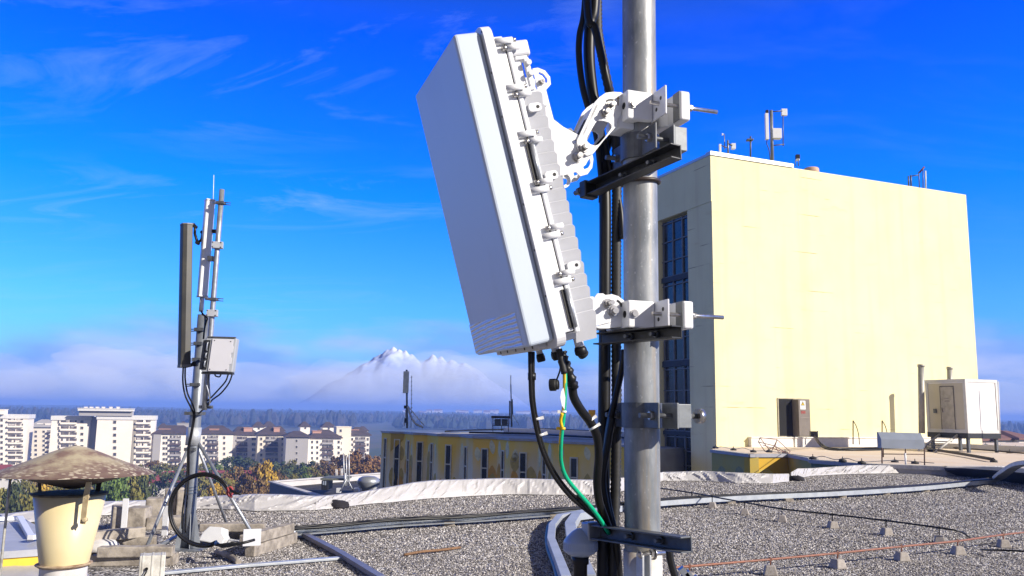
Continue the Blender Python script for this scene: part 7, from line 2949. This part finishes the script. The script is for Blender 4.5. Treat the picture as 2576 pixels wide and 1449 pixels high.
TREES = [
    # x, top y, width px, distance, kind
    (-10, 1222, 90, 150, "olive"), (40, 1214, 70, 165, "dark"), (85, 1222, 70, 150, "olive"), (118, 1208, 80, 170, "gold"), (160, 1205, 80, 165, "olive"), (205, 1212, 70, 160, "dark"), (20, 1238, 90, 135, "dark"), (100, 1240, 90, 138, "olive"), (60, 1206, 50, 190, "olive"),
    (262, 1192, 70, 165, "green"), (300, 1180, 80, 170, "green"), (345, 1186, 70, 180, "olive"), (362, 1200, 60, 165, "dark"), (290, 1212, 80, 145, "green"), (340, 1222, 70, 140, "olive"),
    (385, 1160, 60, 320, "brown"), (410, 1166, 60, 310, "olive"), (440, 1172, 60, 300, "olive"), (465, 1164, 55, 320, "brown"), (352, 1170, 60, 280, "olive"), (425, 1184, 60, 285, "green"),
    (520, 1164, 60, 310, "olive"), (545, 1170, 60, 300, "green"), (575, 1150, 60, 325, "dark"), (600, 1146, 65, 325, "fir"), (625, 1152, 60, 320, "dark"), (560, 1180, 70, 285, "olive"), (500, 1172, 55, 300, "olive"), (650, 1164, 55, 318, "dark"),
    (600, 1176, 85, 215, "brown"), (645, 1170, 90, 205, "brown"), (672, 1162, 62, 200, "gold"), (700, 1186, 50, 225, "brown"), (575, 1205, 90, 195, "olive"), (625, 1200, 80, 190, "brown"), (660, 1206, 70, 185, "brown"), (545, 1218, 70, 185, "gold"), (690, 1204, 50, 190, "gold"), (560, 1232, 60, 178, "gold"), (610, 1226, 70, 175, "brown"),
    (690, 1162, 60, 315, "dark"), (712, 1160, 50, 310, "fir"), (738, 1158, 60, 305, "olive"), (760, 1164, 50, 300, "dark"), (785, 1160, 55, 300, "dark"), (725, 1178, 60, 270, "fir"), (755, 1182, 60, 265, "dark"), (790, 1178, 60, 262, "olive"), (815, 1158, 60, 290, "brown"), (840, 1150, 60, 285, "brown"), (775, 1192, 55, 235, "green"), (745, 1194, 60, 240, "olive"), (815, 1182, 65, 245, "brown"), (845, 1176, 60, 240, "brown"),
    (395, 1178, 70, 250, "dark"), (452, 1182, 70, 245, "dark"), (530, 1184, 70, 250, "dark"), (505, 1190, 60, 240, "olive"), (575, 1172, 70, 260, "dark"), (705, 1174, 60, 262, "dark"), (732, 1170, 60, 280, "dark"), (770, 1174, 60, 275, "green"), (800, 1192, 60, 230, "olive"), (335, 1196, 70, 190, "dark"), (275, 1204, 70, 175, "olive"), (830, 1194, 60, 228, "dark"),
    (872, 1146, 70, 270, "brown"), (900, 1136, 70, 265, "rust"), (925, 1146, 60, 262, "rust"), (948, 1150, 60, 275, "rust"), (885, 1168, 70, 235, "brown"), (918, 1164, 70, 232, "rust"), (950, 1172, 60, 235, "brown"), (975, 1160, 50, 280, "brown"),
]


def plant():
    count = {}
    tot = {}
    for q in TREES:
        tot[q[4]] = tot.get(q[4], 0) + 1
    for i, (x, y, wp, Y, kind) in enumerate(sorted(TREES)):
        count[kind] = count.get(kind, 0) + 1
        top = P(x, y, Y)
        base = V((top.x, top.y, GZ))
        h = top.z - GZ
        w = wp * Y / FPX
        t = thing("tree", "%s autumn tree in front of the flats, %s of its colour from the left" % (KINDS[kind][0], nth(count[kind] - 1)), "tree", base, "autumn trees below the flats")
        rr = random.Random(i * 31 + 7)
        rz = rr.uniform(0, 6.28)
        sx = w / (0.78 if KINDS[kind][2] == "broad" else 0.5)
        for nm, me in proto_mesh(kind, i % 3):
            o = bpy.data.objects.new(nm, me)
            COL.objects.link(o)
            o.parent = t
            o.rotation_euler = (0, 0, rz)
            o.scale = (sx, sx, h * (1.0 if KINDS[kind][2] == "broad" else 1.02))


plant()

# undergrowth filling the valley floor between the trees
def scrub():
    b = crown = MB()
    r = random.Random(5)
    for i in range(9000):
        y = r.uniform(130, 345)
        x = r.uniform(-0.66, -0.12) * y
        s_ = r.uniform(0.3, 0.8)
        p = V((x, y, GZ + r.uniform(0.2, 3.5)))
        n = V((r.uniform(-1, 1), r.uniform(-1, 1), r.uniform(0, 1))).normalized()
        u = n.orthogonal(); w = n.cross(u)
        b.add([p - u * s_ - w * s_, p + u * s_ - w * s_, p + u * s_ + w * s_, p - u * s_ + w * s_], [(0, 1, 2, 3)])
    tag(struct("undergrowth", b, leaf_mat("leaf_scrub", (0.131, 0.123, 0.036), (0.203, 0.131, 0.043))), "olive undergrowth between the trees", "undergrowth", kind="stuff")


scrub()


# ------------------------------------------------------------------ far town and the roofs on the right
def far_houses():
    r = random.Random(21)
    xs = []
    for i in range(26):
        xs.append((r.uniform(1010, 1400), r.uniform(1032, 1039), r.uniform(3000, 3700)))
    for x in (32, 60, 92, 122, 135):
        xs.append((x, r.uniform(1028, 1033), 3200))
    xs.sort()
    wm = M("far_white", (0.8, 0.78, 0.75), 0.8)
    rm = M("far_roof", (0.25, 0.12, 0.10), 0.8)
    for i, (x, y, Y) in enumerate(xs):
        q = P(x, y, Y)
        w, h, d = r.uniform(14, 34), r.uniform(7, 12), 14
        lab = "tiny white far building beyond the wood, %s from the left" % (nth(i) if i < 30 else "last")
        t = thing("far_building", lab, "building", V((q.x, q.y, q.z - h)), "tiny buildings of the far town")
        b = MB(); b.box(q - Zv * h / 2, w, d, h)
        part("wall", b, wm, t)
        b = MB()
        b.add([q + V((-w / 2, -d / 2, 0)), q + V((w / 2, -d / 2, 0)), q + V((w / 2, d / 2, 0)), q + V((-w / 2, d / 2, 0)), q + V((-w / 2, 0, 4)), q + V((w / 2, 0, 4))], [(0, 1, 5, 4), (2, 3, 4, 5), (0, 4, 3), (1, 2, 5)])
        part("roof", b, rm, t)
    # rising ground the town stands on
    b = MB()
    nx, ny = 60, 10
    for j in range(ny):
        for i in range(nx):
            x = -3400 + 7200 * i / (nx - 1)
            y = 2900 + 1900 * j / (ny - 1)
            e = math.sin(math.pi * j / (ny - 1)) * min(1, min(i, nx - 1 - i) / 5)
            b.v.append(V((x, y, GZ - 1 + e * (24 + 10 * noise.noise((x * 0.0012, y * 0.002, 3))))))
    for j in range(ny - 1):
        for i in range(nx - 1):
            k = j * nx + i
            b.f.append([k, k + 1, k + nx + 1, k + nx]); b.sm.append(True); b.mi.append(0)
    struct("hills", b, M("far_hill", (0.035, 0.05, 0.035), 0.95, col2=(0.06, 0.06, 0.04), scale=0.01))
    roofs = [(2480, 1100, 150), (2505, 1093, 160), (2530, 1098, 150), (2556, 1092, 165), (2585, 1097, 150)]
    for i, (x, y, Y) in enumerate(roofs):
        t = thing("brown_roof_house", "house with a brown gable roof far behind the container, %s from the left" % nth(i), "house", P(x, 1110, Y), "brown-roofed houses behind the container")
        F = Facade(t, x - 22, x + 22, y + 8, Y, 9, flat_white)
        F.roof(1.4, M("brown_tiles", (0.20, 0.10, 0.08), 0.8, amt=0.2), 0.5)


far_houses()
